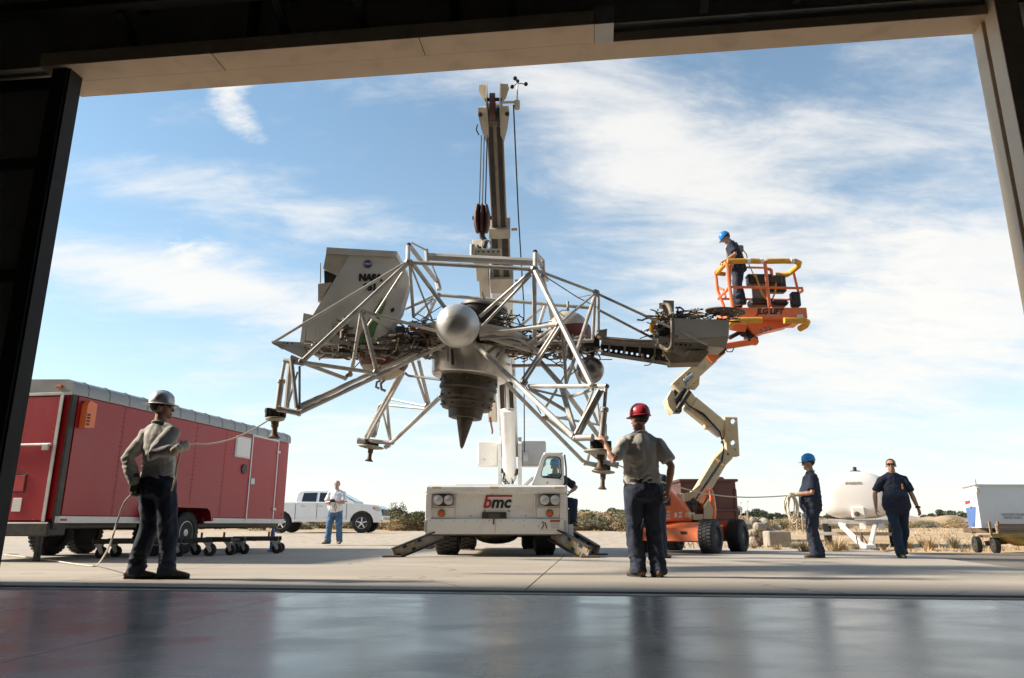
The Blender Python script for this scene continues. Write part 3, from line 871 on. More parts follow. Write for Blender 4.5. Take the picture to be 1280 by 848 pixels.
for i, (px, y, s_) in enumerate([(1003, 16.2, 1.1), (1012, 17, .9), (1040, 16.4, 1.3), (1052, 16.9, .9), (1066, 17.5, .7), (1132, 19.5, .8), (1158, 18.6, 1.1), (1188, 19.6, 1.1), (1150, 20.5, .7), (968, 17.4, .7), (990, 18.2, .8), (1100, 18.5, .6), (1215, 18.2, .7), (1240, 17.0, .6), (940, 19, .6)]):
    x = px_x(px, y); o = bpy.data.objects.new('dry_weed', WM_[i % 3]); COL.objects.link(o)
    o.location = (x, y, gz(x, y) - .01); o.scale = (s_,) * 3; o.rotation_euler = (0, 0, i * 1.3)
    tag(o, 'dry weed tuft at the edge of the paving ' + region(px), 'weed', 'dry weed tufts beside the paving')
# litter of dead grass over the sand on the right
mb = MB(); w = random.Random(3)
for k in range(9000):
    y = 17 + 55 * w.random() ** 1.7; x = w.uniform(4.5 + .0 * y, 9 + y * .95)
    if noise.noise(V((x * .22, y * .22, 3))) < -.02: continue
    z = gz(x, y); a = w.uniform(0, 6.28); h = w.uniform(.04, .15); s_ = V((math.cos(a), math.sin(a), 0)) * (.01 + .0006 * y)
    t = V((x + w.uniform(-.08, .08), y + w.uniform(-.08, .08), z + h))
    mb.add([V((x, y, z)) - s_, V((x, y, z)) + s_, t], [(0, 1, 2)])
o = obj('dry_grass', mb, ML[1]); tag(o, 'sparse straw coloured grass stubble on the open sand', 'grass', kind='stuff')
# ================================================================== the flying test rig
craft = thing('flying_test_vehicle', 'silver tube framed test aircraft with a ball tank in front, hanging from the crane hook', 'aircraft', (-.6, 10.3, 2.6))
def strut(a, b, r, mat=None, n=8, name='strut'):
    return obj(name, MB().cyl(at(*a), at(*b), r, None, n), mat or M_ALU, craft)
TNL, TNR, TBL, TBR = (511, 328, 9.3), (668, 337, 9.1), (548, 369, 11.1), (690, 380, 10.9)
NML, FLT, FLL = (452, 389, 9.12), (377, 453, 8.8), (373, 514, 8.8)
NMR, TOW = (698, 406, 8.78), (745, 366, 9.6)
S = [
 # top frame and gimbal
 (TNL, TNR, .03), (TBL, (738, 385, 10.8), .028), ((533, 321, 10.35), (672, 328, 10.1), .062),
 ((511, 306, 9.6), (546, 352, 11.2), .034), ((515, 304, 9.75), (533, 313, 10.3), .014), ((533, 312, 10.32), (534, 328, 10.3), .03),
 ((540, 331, 10.7), (549, 353, 11.2), .014), ((546, 350, 11.2), (549, 362, 11.15), .045), ((510, 308, 9.6), (510, 329, 9.3), .03),
 ((669, 315, 9.3), (684, 350, 10.9), .034), ((671, 316, 9.4), (680, 326, 10.0), .014), ((669, 317, 9.3), (669, 337, 9.1), .03), ((678, 326, 10.0), (679, 345, 10.1), .035),
 ((678, 345, 10.1), (690, 397, 10.9), .03), ((678, 384, 10.9), (649, 409, 10.4), .024), ((681, 383, 10.9), (673, 410, 10.3), .03),
 # left front leg
 (TNL, FLT, .032), ((506, 329, 9.28), (340, 429, 9.0), .019), ((503, 341, 9.3), (459, 409, 9.5), .015), ((505, 338, 9.3), (486, 372, 9.9), .016),
 ((512, 330, 9.3), (517, 397, 9.9), .023), ((516, 330, 9.3), (557, 386, 10.1), .03), ((513, 331, 9.3), (541, 402, 10.0), .014),
 ((546, 368, 11.1), (506, 387, 10.6), .02), ((541, 374, 11.0), (519, 394, 10.5), .022), ((543, 376, 11.0), (530, 404, 10.4), .036), ((537, 362, 10.6), (559, 386, 10.3), .022),
 (NML, (545, 414, 9.5), .024), ((456, 391, 9.12), (507, 424, 10.1), .024), (NML, (440, 463, 9.5), .025), (NML, (470.5, 463, 9.3), .03),
 (FLT, (468, 466, 9.35), .027), (FLT, (431, 473, 9.25), .027), ((440, 462, 9.5), (431, 474, 9.25), .025),
 ((374, 508, 8.8), (553, 426, 10.05), .028), ((374, 516, 8.76), (555, 431, 9.8), .03), ((376, 511, 8.85), (500, 447, 10.6), .027),
 ((364, 448, 8.8), (371, 513, 8.8), .026), ((363, 452, 8.95), (358, 511, 8.95), .036), ((374.5, 458, 8.82), (374.5, 513, 8.82), .015), ((372, 465, 8.85), (359, 511, 8.9), .012),
 ((355.5, 451, 8.85), (378, 454, 8.8), .032), ((364, 446, 8.8), (377, 452, 8.8), .026),
 # left back leg
 ((500, 466, 11.1), (457, 546, 12.4), .03), ((504, 467, 11.1), (460, 548, 12.3), .03), ((490, 553, 12.3), (553, 494, 11.0), .036),
 ((515, 451, 11.0), (533, 505, 11.6), .024), ((523, 450, 11.0), (536, 504, 11.6), .03), ((488, 499, 12.2), (532, 508, 11.6), .019), ((487, 507, 12.2), (531, 511, 11.6), .022),
 ((483, 500, 12.2), (488, 551, 12.3), .026), ((478, 513, 12.2), (487, 550, 12.3), .018), ((456, 551, 12.4), (491, 554, 12.3), .036),
 ((474, 507, 12.3), (484, 500, 12.2), .022),
 # right front leg
 (TNR, (740, 482, 8.1), .034), (TNR, TOW, .02), ((666, 338, 9.1), (600, 396, 9.55), .025), ((664, 344, 9.1), (603, 408, 9.4), .02), ((668, 339, 9.1), (668, 434, 9.6), .03),
 (NMR, (600, 418, 9.4), .024), ((697, 407, 8.8), (652, 476, 8.95), .02), ((700, 409, 8.75), (655, 479, 8.9), .02), ((703, 411, 8.8), (708, 483, 8.9), .022), (NMR, TOW, .018),
 ((692, 413, 8.9), (668, 433, 9.6), .022), ((690, 410, 9.0), (655, 432, 9.8), .018),
 ((590, 427, 9.7), (717, 546, 8.1), .035), ((620, 466, 10.3), (731, 579, 11.9), .031), ((684, 524, 11.1), (747, 573, 11.9), .026),
 ((661, 483, 8.9), (759, 483, 8.0), .027), ((661, 486, 8.9), (711, 516, 8.9), .023), ((666, 487, 8.9), (704, 496, 8.9), .015), ((681, 511, 9.2), (696, 488, 9.0), .015),
 ((674, 451, 10.2), (701, 481, 9.4), .036), ((701, 481, 9.4), (719, 542, 8.3), .038), ((699, 479, 10.7), (749, 546, 11.9), .037), ((713, 496, 8.9), (741, 487, 8.15), .021),
 ((731, 490, 10.6), (748, 531, 11.9), .026), ((749, 487, 8.0), (719, 543, 8.1), .024), ((753, 488, 8.0), (724, 545, 8.1), .022), ((741, 489, 8.1), (727, 526, 8.3), .014), ((745, 487, 8.1), (750, 530, 8.1), .012),
 ((684, 520, 11.0), (748, 531, 11.9), .021), ((690, 524, 11.0), (716, 520, 11.3), .014), ((720, 446, 10.2), (681, 511, 10.6), .014), ((716, 457, 10.4), (727, 484, 10.6), .021), ((733, 579, 11.9), (737, 564, 11.9), .03),
 ((743, 372, 9.6), (711, 470, 9.35), .025), ((711, 470, 9.35), (704, 492, 9.1), .02), ((640, 457, 10.3), (704, 457, 10.0), .02),
 # tower and boom stays
 ((744, 366, 9.6), (741, 426, 9.8), .022), ((748, 368, 9.65), (748, 424, 9.85), .022), ((748, 368, 9.6), (884.5, 431, 9.35), .019), ((749, 388, 9.7), (818, 424, 9.95), .019),
 ((738, 385, 10.8), (744, 370, 9.7), .016), ((604, 398, 10.2), (606, 372, 10.2), .012),
 # middle platform beams
 ((600, 418, 9.7), (677, 441, 9.8), .045), ((556, 424, 9.9), (480, 441, 10.0), .035), ((380, 432, 9.5), (556, 436, 9.9), .03), ((395, 439, 10.3), (560, 442, 10.5), .03),
 ((600, 432, 9.9), (742, 426, 9.8), .03), ((610, 446, 10.9), (742, 432, 10.3), .03),
]
for a, b, r in S: strut(a, b, r)
for a, b in (((602, 396, 9.8), (690, 424, 9.9)), ((604, 402, 9.8), (688, 429, 9.9)), ((600, 391, 10.0), (693, 419, 10.2)), (TNR, (722, 372, 9.9)), ((722, 372, 9.9), (746, 384, 9.7)), ((722, 372, 9.9), (742, 368, 9.65)),
             ((690, 381, 10.9), (700, 404, 9.2)), ((541, 402, 10.0), (521, 392, 10.3)), ((517, 397, 9.9), (560, 420, 9.8)), ((500, 404, 9.9), (556, 398, 10.2)), ((486, 372, 9.9), (470, 425, 9.8)), ((461, 402, 9.5), (452, 432, 9.7)),
             ((507, 387, 10.6), (540, 374, 10.9)), ((526, 400, 10.2), (552, 383, 10.3)), ((603, 365, 10.2), (610, 402, 10.2)), ((650, 409, 10.3), (690, 402, 10.2)), ((676, 442, 9.8), (706, 462, 9.4)), ((656, 481, 8.9), (676, 517, 9.6)), ((712, 470, 9.4), (738, 448, 9.9)), ((365, 450, 8.8), (372, 510, 8.85)),
             ((480, 503, 12.2), (470, 545, 12.4)), ((433, 470, 9.25), (462, 440, 9.4)), ((471, 463, 9.3), (497, 436, 9.8)), ((560, 434, 9.7), (560, 452, 9.7))):
    strut(a, b, .0075, M_DARK, 5, 'cable')
# dark open tube mouths
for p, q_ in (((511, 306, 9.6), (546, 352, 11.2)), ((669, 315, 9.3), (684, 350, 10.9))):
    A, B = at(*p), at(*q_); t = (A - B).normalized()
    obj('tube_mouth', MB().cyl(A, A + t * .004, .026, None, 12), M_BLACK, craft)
# joint gussets
for p, r in ((TNL, .055), (TNR, .055), (TBL, .045), (NML, .04), (FLT, .05), ((373, 514, 8.8), .045), (NMR, .042), (TOW, .05), ((717, 546, 8.1), .045), ((731, 579, 11.9), .045), ((490, 553, 12.3), .045), ((758, 483, 8.0), .032), ((655, 478, 8.9), .05), ((437, 468, 9.3), .04), ((682, 522, 11.0), .05), ((534, 507, 11.6), .05), ((470, 465, 9.3), .04), ((484, 501, 12.2), .045)):
    obj('gusset', MB().box(at(*p), (r * 2, r * 1.6, r * 1.7), r * .5, Matrix.Rotation(.4, 3, 'Y')), M_ALU2, craft)

# ---- landing feet
M_PLATE = pm('worn_olive_grey_plate', (.36, .34, .27), .5, .2, .15, 6, .05, dirt=(.2, .16, .1), dirt_amt=.5)
def foot(top, mid, hub, plate, end, cross, rs, pr, lean=(0, 0)):
    T, Mi, H, P, E = [at(*x) for x in (top, mid, hub, plate, end)]
    m = MB().cyl(T, Mi, rs * .55, None, 10)
    m.lathe([(rs * 1.0, 0), (rs * 1.35, .015), (rs * 1.35, .05), (rs, .06), (rs, (H - Mi).length)], Mi, H - Mi, 14)
    sh = obj('shock_strut', m, M_ALU, craft)
    ax = (P - E).normalized()
    Hc = P + ax * .05
    h = max(.05, (H - P).length)
    obj('foot_plate', MB().lathe([(.03, -.034), (pr * .45, -.032), (pr * .9, -.016), (pr, -.004), (pr, .012), (pr * .94, .016), (.03, .02)], P, ax, 22), M_PLATE, sh)
    L_ = (P - E).length
    obj('foot_pad', MB().lathe([(.068, 0), (.072, .012), (.05, .03), (.036, .06), (.034, L_ * .55), (.045, L_ * .6), (.048, L_)], E, ax, 16), M_RUST, sh)
    m = MB(); m.box(P + ax * .075, (.13, .1, .10), .02); m.cyl(P + V((-.08, -.03, .02)), P + V((-.08, -.03, .13)), .04, None, 12)
    m.cyl(P + V((.09, .02, .02)), P + V((.09, .02, .12)), .035, None, 12)
    obj('pivot_block', m, M_DARK, sh)
    for a, b, r in cross:
        A, B = at(*a), at(*b)
        obj('cross_tube', MB().lathe([(r * .7, -.002), (r * 1.1, 0), (r * 1.1, .03), (r, .032), (r, (B - A).length - .04), (r * 1.15, (B - A).length - .038), (r * 1.15, (B - A).length)], A, B - A, 12), M_ALU, sh)
foot((356, 452, 8.85), (352, 474, 8.86), (347, 512, 8.87), (344, 524, 8.87), (342.5, 548, 8.87), [((332, 514, 8.9), (350, 513, 8.9), .034), ((347, 511, 8.75), (376, 517, 8.76), .034)], .037, .115)
foot((474, 507, 12.35), (471, 519, 12.38), (466, 547, 12.4), (464, 559, 12.4), (461, 577, 12.4), [((447, 551, 12.4), (458, 552, 12.4), .05), ((483, 556, 12.3), (485, 560, 12.3), .05)], .045, .22)
foot((757.5, 484, 8.0), (755.5, 509, 8.02), (751, 558, 8.05), (751, 565, 8.05), (750.5, 588, 8.05), [((717, 548, 8.1), (741, 547, 7.95), .036)], .038, .19)
foot((757, 530, 11.9), (757, 545, 11.9), (755, 580, 11.9), (754, 590, 11.9), (753, 612, 11.9), [((729, 578, 11.85), (747, 582, 11.9), .04), ((755, 578, 11.9), (773, 582, 11.9), .045)], .04, .19)

# ---- engine
AX0, AX1 = at(591, 436, 10.3), at(577, 561, 10.3)
eax = (AX1 - AX0).normalized(); EL = (AX1 - AX0).length
def eh(py): return (py - 436) / 125.0 * EL
k_ = (at(601, 470, 10.3) - at(591, 470, 10.3)).length / 10
obj('engine_cowl', MB().lathe([(20 * k_, eh(437)), (50 * k_, eh(440)), (49.5 * k_, eh(452)), (47.5 * k_, eh(472)), (46 * k_, eh(474)), (36 * k_, eh(475))], AX0, eax, 40), M_COWL, craft)
obj('engine_exhaust', MB().lathe([(33 * k_, eh(470)), (35.5 * k_, eh(474)), (35 * k_, eh(484)), (36 * k_, eh(486)), (36 * k_, eh(489)), (33.5 * k_, eh(491)), (34 * k_, eh(499)), (32 * k_, eh(503)), (32.5 * k_, eh(506)), (31 * k_, eh(508)), (30 * k_, eh(513)), (22 * k_, eh(514)), (20.5 * k_, eh(524)), (18 * k_, eh(525)), (9 * k_, eh(523))], AX0, eax, 40), M_EXH, craft)
x0, y0 = perp(eax)
m = MB()
for j, (pyy, rr) in enumerate(((480, 35.6), (510, 31), (500, 34))):
    for i in range(14):
        a = 2 * math.pi * i / 14 + j
        c = AX0 + eax * eh(pyy) + (x0 * math.cos(a) + y0 * math.sin(a)) * rr * k_
        m.box(c, (.028, .028, .03), .006)
obj('exhaust_brackets', m, M_RUST, craft)
obj('exhaust_cone', MB().lathe([(10.5 * k_, eh(522)), (9.8 * k_, eh(528)), (2.4 * k_, eh(558)), (.8 * k_, eh(561))], AX0, eax, 24), M_EXH, craft)
obj('engine_mount_ring', MB().lathe([(60 * k_, eh(425)), (66 * k_, eh(421)), (72 * k_, eh(421)), (74 * k_, eh(425)), (72 * k_, eh(430)), (66 * k_, eh(431)), (60 * k_, eh(427))], AX0, eax, 40), M_TANK_T, craft)
obj('fan_shroud', MB().lathe([(24 * k_, eh(382)), (28 * k_, eh(380)), (29 * k_, eh(386)), (27 * k_, eh(402)), (30 * k_, eh(418)), (22 * k_, eh(420))], AX0 + V((.09, .1, 0)), eax, 32), M_DARK, craft)
obj('fan_shroud_rim', MB().lathe([(28 * k_, eh(378)), (31 * k_, eh(379)), (31 * k_, eh(382)), (28 * k_, eh(383))], AX0 + V((.09, .1, 0)), eax, 32), M_ALU2, craft)
m = MB().beam(at(565, 436, 9.7), at(566, 452, 9.7), .05, .04, .01); m.cyl(at(566, 448, 9.7), at(566, 456, 9.7), .022)
obj('tank_bracket', m, M_DARK, craft)

# ---- tanks
def ball(px, py, d, rp, mat, name):
    c = at(px, py, d); r = rp * (c.y * math.cos(PITCH) + (c.z - CAMZ) * math.sin(PITCH)) / FPX
    return obj(name, MB().ell(c, r, 40, 26), mat, craft, sharp=80), c, r
b_, c, r = ball(572, 407.5, 9.15, 27.6, M_SILVER, 'ball_tank')
obj('weld_seam', MB().lathe([(r * .998, -.004), (r * 1.004, -.002), (r * 1.004, .002), (r * .998, .004)], c, V((-.35, .25, 1)), 40), M_SILVER, b_)
b_, c, r = ball(737.5, 463, 10.0, 17.5, M_DTANK, 'ball_tank')
obj('weld_seam', MB().lathe([(r * .998, -.004), (r * 1.006, -.002), (r * 1.006, .002), (r * .998, .004)], c, V((.1, .3, 1)), 32), M_DTANK, b_)
m = MB().cyl(at(739, 428, 10.0), at(738, 449, 10.0), .09, .05, 12); m.box(at(739, 430, 9.9), (.22, .2, .16), .02)
obj('tank_neck', m, M_DARK, craft)
b_, c, r = ball(481, 444, 10.3, 32, M_TANK_T, 'fuel_tank')
obj('red_tank_band', MB().lathe([(r * .999, .22 * r), (r * 1.01, .2 * r), (r * 1.005, 0), (r * .95, -.35 * r), (r * .84, -.56 * r), (r * .82, -.57 * r)], c, (0.12, 0, 1), 36), M_REDT, b_)
m = MB().tube([at(481, 475, 10.2), at(476, 480, 10.2), at(477, 487, 10.2), at(482, 489, 10.2)], .02, 8)
m.tube([at(476, 476, 10.15), at(471, 478, 10.15), at(470, 484, 10.15), at(474, 486, 10.15)], .018, 8)
obj('drain_pipe', m, M_ALU2, craft)
b_, c, r = ball(710, 417, 10.5, 28, M_TANK_T, 'fuel_tank')
obj('red_tank_band', MB().lathe([(r * .98, .18 * r), (r * 1.03, .17 * r), (r * 1.04, .05 * r), (r * 1.02, -.3 * r), (r * .9, -.5 * r), (r * .8, -.52 * r)], c, (-0.12, 0, 1), 36), M_REDT, b_)
m = MB().cyl(at(710, 390, 10.5), at(710, 377, 10.5), .02); m.ell(at(720, 396, 10.35), .055, 12, 8); m.tube([at(710, 388, 10.5), at(703, 388, 10.5), at(696, 392, 10.4), at(688, 400, 10.2)], .008, 6)
obj('tank_fitting', m, M_ALU2, b_)

# ---- cockpit box
PD = 9.66
def P(px, py, d=PD): return at(px, py, d)
face = [(437.5, 318.5), (495.5, 321), (487, 345), (476, 375), (459.5, 399), (446, 430.5), (434, 432), (379.5, 431.5), (382, 393), (391, 394)]
obj('cockpit_shell', MB().prism([P(*p) for p in face], (.05, .85, 0)), M_PANEL, craft)
m = MB().prism([P(495.7, 321.2), P(507.5, 341.5), P(512, 348), P(500, 391), P(482, 419), P(447, 430), P(460, 398.5), P(476.3, 374.5), P(487.3, 344.5)], (.02, .16, 0))
obj('cockpit_side_panel', m, M_PANEL, craft)
m = MB().prism([P(470, 385, PD - .02), P(476.5, 374.5, PD - .02), P(484, 372, PD - .02), P(466, 421, PD - .02), P(447.5, 431, PD - .02), P(456, 408, PD - .02)], (0, .03, 0))
obj('primer_strip', m, M_GREENP, craft)
obj('panel_slot', MB().prism([P(488, 387, PD - .012), P(492.5, 384.5, PD - .012), P(493, 388, PD - .012), P(489, 391, PD - .012)], (0, .02, 0)), M_BLACK, craft)
m = MB().prism([P(408.3, 309.3, PD - .03), P(496.5, 314.3, PD - .03), P(495.6, 320.4, PD - .03), P(437, 318, PD - .03), P(407.5, 316.5, PD - .03)], (.03, .95, 0))
obj('cockpit_roof', m, M_PANEL, craft)
m = MB().prism([P(407.6, 316.8), P(437.2, 318.7), P(421.2, 344), P(404, 335.8)], (.02, .8, 0))
obj('window_hood', m, M_TANK_T, craft)
obj('window_opening', MB().prism([P(405, 338, PD + .05), P(420.5, 345, PD + .05), P(413.5, 353, PD + .05), P(405.5, 354.5, PD + .05)], (0, .7, 0)), M_BLACK, craft)
obj('front_panel', MB().prism([P(397.6, 355), P(413.6, 353.2), P(403, 372), P(397.5, 377.5)], (.02, .75, 0)), M_TANK_T, craft)
obj('probe', MB().cyl(P(400.6, 329), P(400.3, 354), .009), M_ALU2, craft)
m = MB().prism([P(382.5, 399, PD - .02), P(414, 400.5, PD - .02), P(414.5, 424, PD - .02), P(382, 427, PD - .02)], (0, .03, 0))
cv = obj('access_cover', m, M_PANEL, craft)
for i in range(4):
    x_ = 393 + i * 5.3
    obj('cover_rib', MB().cyl(P(x_ + 1.5, 407.5, PD - .022), P(x_, 420, PD - .022), .008), M_PANEL, cv)
obj('cockpit_frame', MB().prism([P(379.5, 391.5, PD - .03), P(389, 393.5, PD - .03), P(382.5, 401, PD - .03), P(380.5, 433, PD - .03), P(374.8, 431, PD - .03)], (.03, .8, 0)), M_PANEL, craft)
m = MB().prism([P(339, 427.5, 9.0), P(376, 430, 9.3), P(384, 438, 9.4), P(376, 445, 9.3)], (.02, .0, -.03))
m.prism([P(339, 426, 8.99), P(376, 428, 9.29), P(376, 432, 9.29), P(342, 430, 8.99)], (.01, .3, 0))
obj('step_platform', m, M_ALU2, craft)
for x_ in (354, 359.5, 365): obj('lightening_hole', MB().cyl(at(x_, 429.5, 9.11), at(x_, 429.5, 9.105 - .01), .012), M_BLACK, craft)
# lettering and emblem on the near face of the cockpit
XD, YD = V((1, 0, 0)), V((.03, 0, 1))
text_mesh("NASA", .133, M_INK, 'lettering', craft, at(463, 347.5, PD - .008), (1, 0, -.015), YD, .003, .0, bold=.010, sx=.95)
text_mesh("951", .133, M_INK, 'lettering', craft, at(462.5, 359.6, PD - .008), (1, 0, -.015), YD, .003, .0, bold=.010, sx=.95)
ec = at(459.7, 330.2, PD - .006)
em = obj('round_emblem', MB().cyl(ec, ec + V((0, -.006, 0)), .058, None, 32), M_BLUEINK, craft)
text_mesh("NASA", .036, M_WINK, 'emblem_lettering', em, ec + V((0, -.009, 0)), (1, 0, -.015), YD, .001, .15, bold=.001)
m = MB().tube([ec + V((x, -.0085, z)) for x, z in ((-.05, -.02), (-.02, .004), (.012, .022), (.05, .03), (.02, .008), (-.01, -.03))], [.001, .003, .0035, .001, .003, .001], 5)
obj('emblem_chevron', m, M_REDINK, em)
m = MB().tube([ec + V((.045 * math.cos(a), -.0085, .02 * math.sin(a) + .01 * math.cos(a))) for a in [i * .5 for i in range(13)]], .0015, 5)
for x, z in ((-.02, .036), (.015, -.036), (.03, -.02), (-.035, .02), (.0, .045)): m.ell(ec + V((x, -.0075, z)), .0022, 6, 4)
obj('emblem_orbit', m, M_WINK, em)

# ---- equipment boom on the right
def slab(poly, d, dep, mat, name, par=craft): return obj(name, MB().prism([at(x, y, d) for x, y in poly], (0.02, dep, 0)), mat, par)
slab([(753, 420.5), (823, 426.5), (823, 435), (752, 430)], 9.75, .3, M_ALU2, 'boom_beam')
slab([(751, 429.5), (822, 434.5), (836, 437), (836, 453), (752, 440)], 9.80, .22, M_DARK, 'boom_web')
WEB = [o_ for o_ in craft.children if o_.name.startswith('boom_web')][0]
for i in range(4): strut((762 + i * 19, 429, 9.77), (761.5 + i * 19, 441 + i * 1.8, 9.77), .014, M_ALU2, 6, 'web_stiffener')
hc = MB()
for i in range(9):
    p = at(757 + i * 6.6, 437.2 + i * 1.0, 9.80); d_ = (p - V((0, 0, CAMZ))).normalized(); hc.cyl(p - d_ * .1, p + d_ * .5, .018, None, 10)
cut(WEB, hc)
slab([(842.5, 398), (911.5, 400.5), (911, 420), (842, 424.5)], 9.40, .5, M_PANEL, 'avionics_box')
slab([(842, 424), (911, 420.5), (909.5, 427), (906, 435.5), (887, 433), (880, 427), (842, 425.5)], 9.42, .42, M_TANK_T, 'box_lower_fairing')
slab([(824, 420), (843, 424), (886, 427), (884, 437), (840, 434), (822, 428)], 9.5, .4, M_ALU2, 'boom_cradle')
for i in range(6):
    p = at(833 + i * 6, 429.5 + i * .5, 9.49); obj('lightening_hole', MB().cyl(p, p + V((0, -.006, 0)), .014, None, 10), M_BLACK, craft)
slab([(829, 375.5), (842.5, 376), (842.5, 397), (836, 404), (828.5, 402)], 9.7, .22, M_ALU2, 'camera_post')
slab([(824, 379), (830, 379), (830, 384), (824, 384)], 9.68, .1, M_ALU2, 'camera_post_lug')
slab([(822, 405), (843, 400), (844, 420), (824, 424)], 9.6, .35, M_DARK, 'control_unit')
slab([(754, 412), (759, 411), (758.5, 421), (745, 421), (746, 413)], 9.8, .2, M_ALU2, 'junction_box')
brp = slab([(819, 441), (835, 437), (848, 449), (840, 454), (821, 450)], 9.6, .03, M_DARK, 'bracket_plate')
hc = MB()
for x_, y_ in ((823, 449.5), (829, 445.5), (834, 449.5)):
    p = at(x_, y_, 9.6); hc.cyl(p + V((0, -.1, 0)), p + V((0, .15, .03)), .022, None, 10)
cut(brp, hc)
A, B = at(829, 446, 9.75), at(886, 444, 9.55)
obj('pod_fairing', MB().prism([at(828, 439, 9.55), at(848, 441, 9.5), at(884, 437, 9.45), at(886, 441, 9.45), at(876, 453, 9.5), at(838, 454, 9.55)], (.03, .3, 0)), M_TAN, craft)
dc = at(906.5, 390.5, 9.35); dn = (V((.12, -.10, 1))).normalized()
dsk = obj('perforated_disc', MB().lathe([(.02, 0), (.262, 0), (.265, .008), (.262, .016), (.02, .016)], dc, dn, 36), M_RUST, craft)
dx, dy = perp(dn)
hc = MB()
for i in range(8):
    a = i * math.pi / 4 + .3; p = dc + (dx * math.cos(a) + dy * math.sin(a)) * .175; hc.cyl(p - dn * .05, p + dn * .07, .026, None, 12)
cut(dsk, hc)
# hanging hoses
def hose(pts, r, mat=M_TAN, name='hose'):
    pts = [at(*p) for p in pts]; o_ = []
    for i in range(len(pts) - 1):
        p0, p1, p2, p3 = pts[max(i - 1, 0)], pts[i], pts[i + 1], pts[min(i + 2, len(pts) - 1)]
        for k in range(5):
            t = k / 5
            o_.append(.5 * ((2 * p1) + (p2 - p0) * t + (2 * p0 - 5 * p1 + 4 * p2 - p3) * t * t + (3 * p1 - p0 - 3 * p2 + p3) * t ** 3))
    o_.append(pts[-1])
    return obj(name, MB().tube(o_, r, 7), mat, craft)
hose([(748, 420, 9.7), (756, 424, 9.68), (790, 427, 9.66), (822, 428, 9.6), (828, 434, 9.5), (835, 438, 9.4), (840, 430, 9.38), (840, 400, 9.38), (836, 383, 9.6), (828, 381, 9.66)], .03)
hose([(841, 430, 9.37), (846, 440, 9.37), (856, 444, 9.4), (862, 440, 9.45)], .022)
hose([(803, 443, 9.7), (805, 450, 9.66), (813, 451, 9.66), (818, 446, 9.7)], .016)
hose([(805, 457, 9.66), (812, 456, 9.64), (818, 449, 9.66)], .008, M_ALU2)
hose([(822, 399, 9.55), (816, 404, 9.5), (814, 412, 9.5), (818, 416, 9.55)], .03, M_YELLOW)
hose([(506, 466, 11.0), (511, 470, 11.0), (520, 471, 11.0), (552, 475, 10.8)], .02, M_ALU2)
hose([(600, 424, 9.55), (640, 422, 9.5), (665, 434, 9.4), (676, 446, 9.5), (668, 456, 9.7), (640, 458, 9.8)], .022, M_ALU2)
# ---- tangles of wiring and plumbing; too many to count
def tangle(n, regions, mat, rr, seed, length=.35):
    w = random.Random(seed); mb = MB()
    for k in range(n):
        x0_, x1_, y0_, y1_, d0, d1 = w.choice(regions)
        p = at(w.uniform(x0_, x1_), w.uniform(y0_, y1_), w.uniform(d0, d1))
        dr = V((w.gauss(0, 1), w.gauss(0, .6), w.gauss(0, .15))).normalized(); zlo, zhi = at(0, y1_ + 2, p.y).z, at(0, y0_ - 1, p.y).z
        pts = [p]
        for j in range(5):
            dr = (dr + V((w.gauss(0, .45), w.gauss(0, .45), w.gauss(0, .25)))).normalized(); e_ = pts[-1] + dr * length * w.uniform(.1, .3); e_.z = min(zhi, max(zlo, e_.z)); pts.append(e_)
        mb.tube(pts, w.uniform(*rr), 5)
    o_ = obj('wiring_harness', mb, mat, craft); o_['kind'] = 'stuff'
DECKL = [(385, 452, 432, 443, 9.5, 10.2), (440, 520, 428, 444, 9.6, 10.3), (490, 556, 408, 440, 9.6, 10.5), (500, 556, 425, 444, 9.9, 10.8)]
DECKR = [(600, 676, 415, 447, 9.8, 10.8), (660, 742, 424, 447, 9.7, 10.6), (590, 640, 395, 430, 10.0, 10.7)]
BOX = [(842, 912, 392, 400, 9.4, 9.8), (818, 842, 395, 422, 9.5, 9.8)]
tangle(260, DECKL, M_BROWN, (.006, .014), 1); tangle(80, DECKL, M_TAN, (.008, .018), 2); tangle(90, DECKL, M_ALU2, (.008, .018), 3)
tangle(170, DECKR, M_BROWN, (.006, .014), 4); tangle(80, DECKR, M_TAN, (.008, .02), 5); tangle(90, DECKR, M_ALU2, (.008, .018), 6)
tangle(70, BOX, M_TAN, (.007, .016), 7, .3); tangle(60, BOX, M_DARK, (.006, .014), 8, .3); tangle(16, [(421, 436, 402, 420, 9.55, 9.62)], M_RUST, (.008, .018), 9, .14)
w = random.Random(21)
for k in range(70):
    x0_, x1_, y0_, y1_, d0, d1 = w.choice(DECKL + DECKR + [(590, 618, 388, 410, 10.1, 10.5)])
    obj('equipment_box', MB().box(at(w.uniform(x0_ + 4, x1_ - 4), w.uniform(y0_ + 3, y1_ - 2), w.uniform(d0, d1)), (w.uniform(.06, .2), w.uniform(.06, .2), w.uniform(.05, .13)), .012, Matrix.Rotation(w.uniform(-.6, .6), 3, 'Z')), w.choice([M_DARK, M_DARK, M_RUST, M_ALU2, M_ALU, M_TAN]), craft)
obj('thruster_cluster', MB().cyl(at(425, 406, 9.62), at(432, 398, 9.5), .03).cyl(at(428, 412, 9.6), at(427, 424, 9.5), .028).box(at(429, 409, 9.58), (.14, .1, .1), .02), M_RUST, craft)
# ================================================================== crane truck
GA = -.03      # apron height out here
crane = thing('crane_truck', 'white mobile crane truck with raised boom, facing the hangar on striped outriggers', 'crane truck', (-.28, 13.3, 0))
X0, X1 = -1.56, .97; YF = 13.3
Z0, Z1, Z2, Z3 = .36, .63, 1.07, 1.22
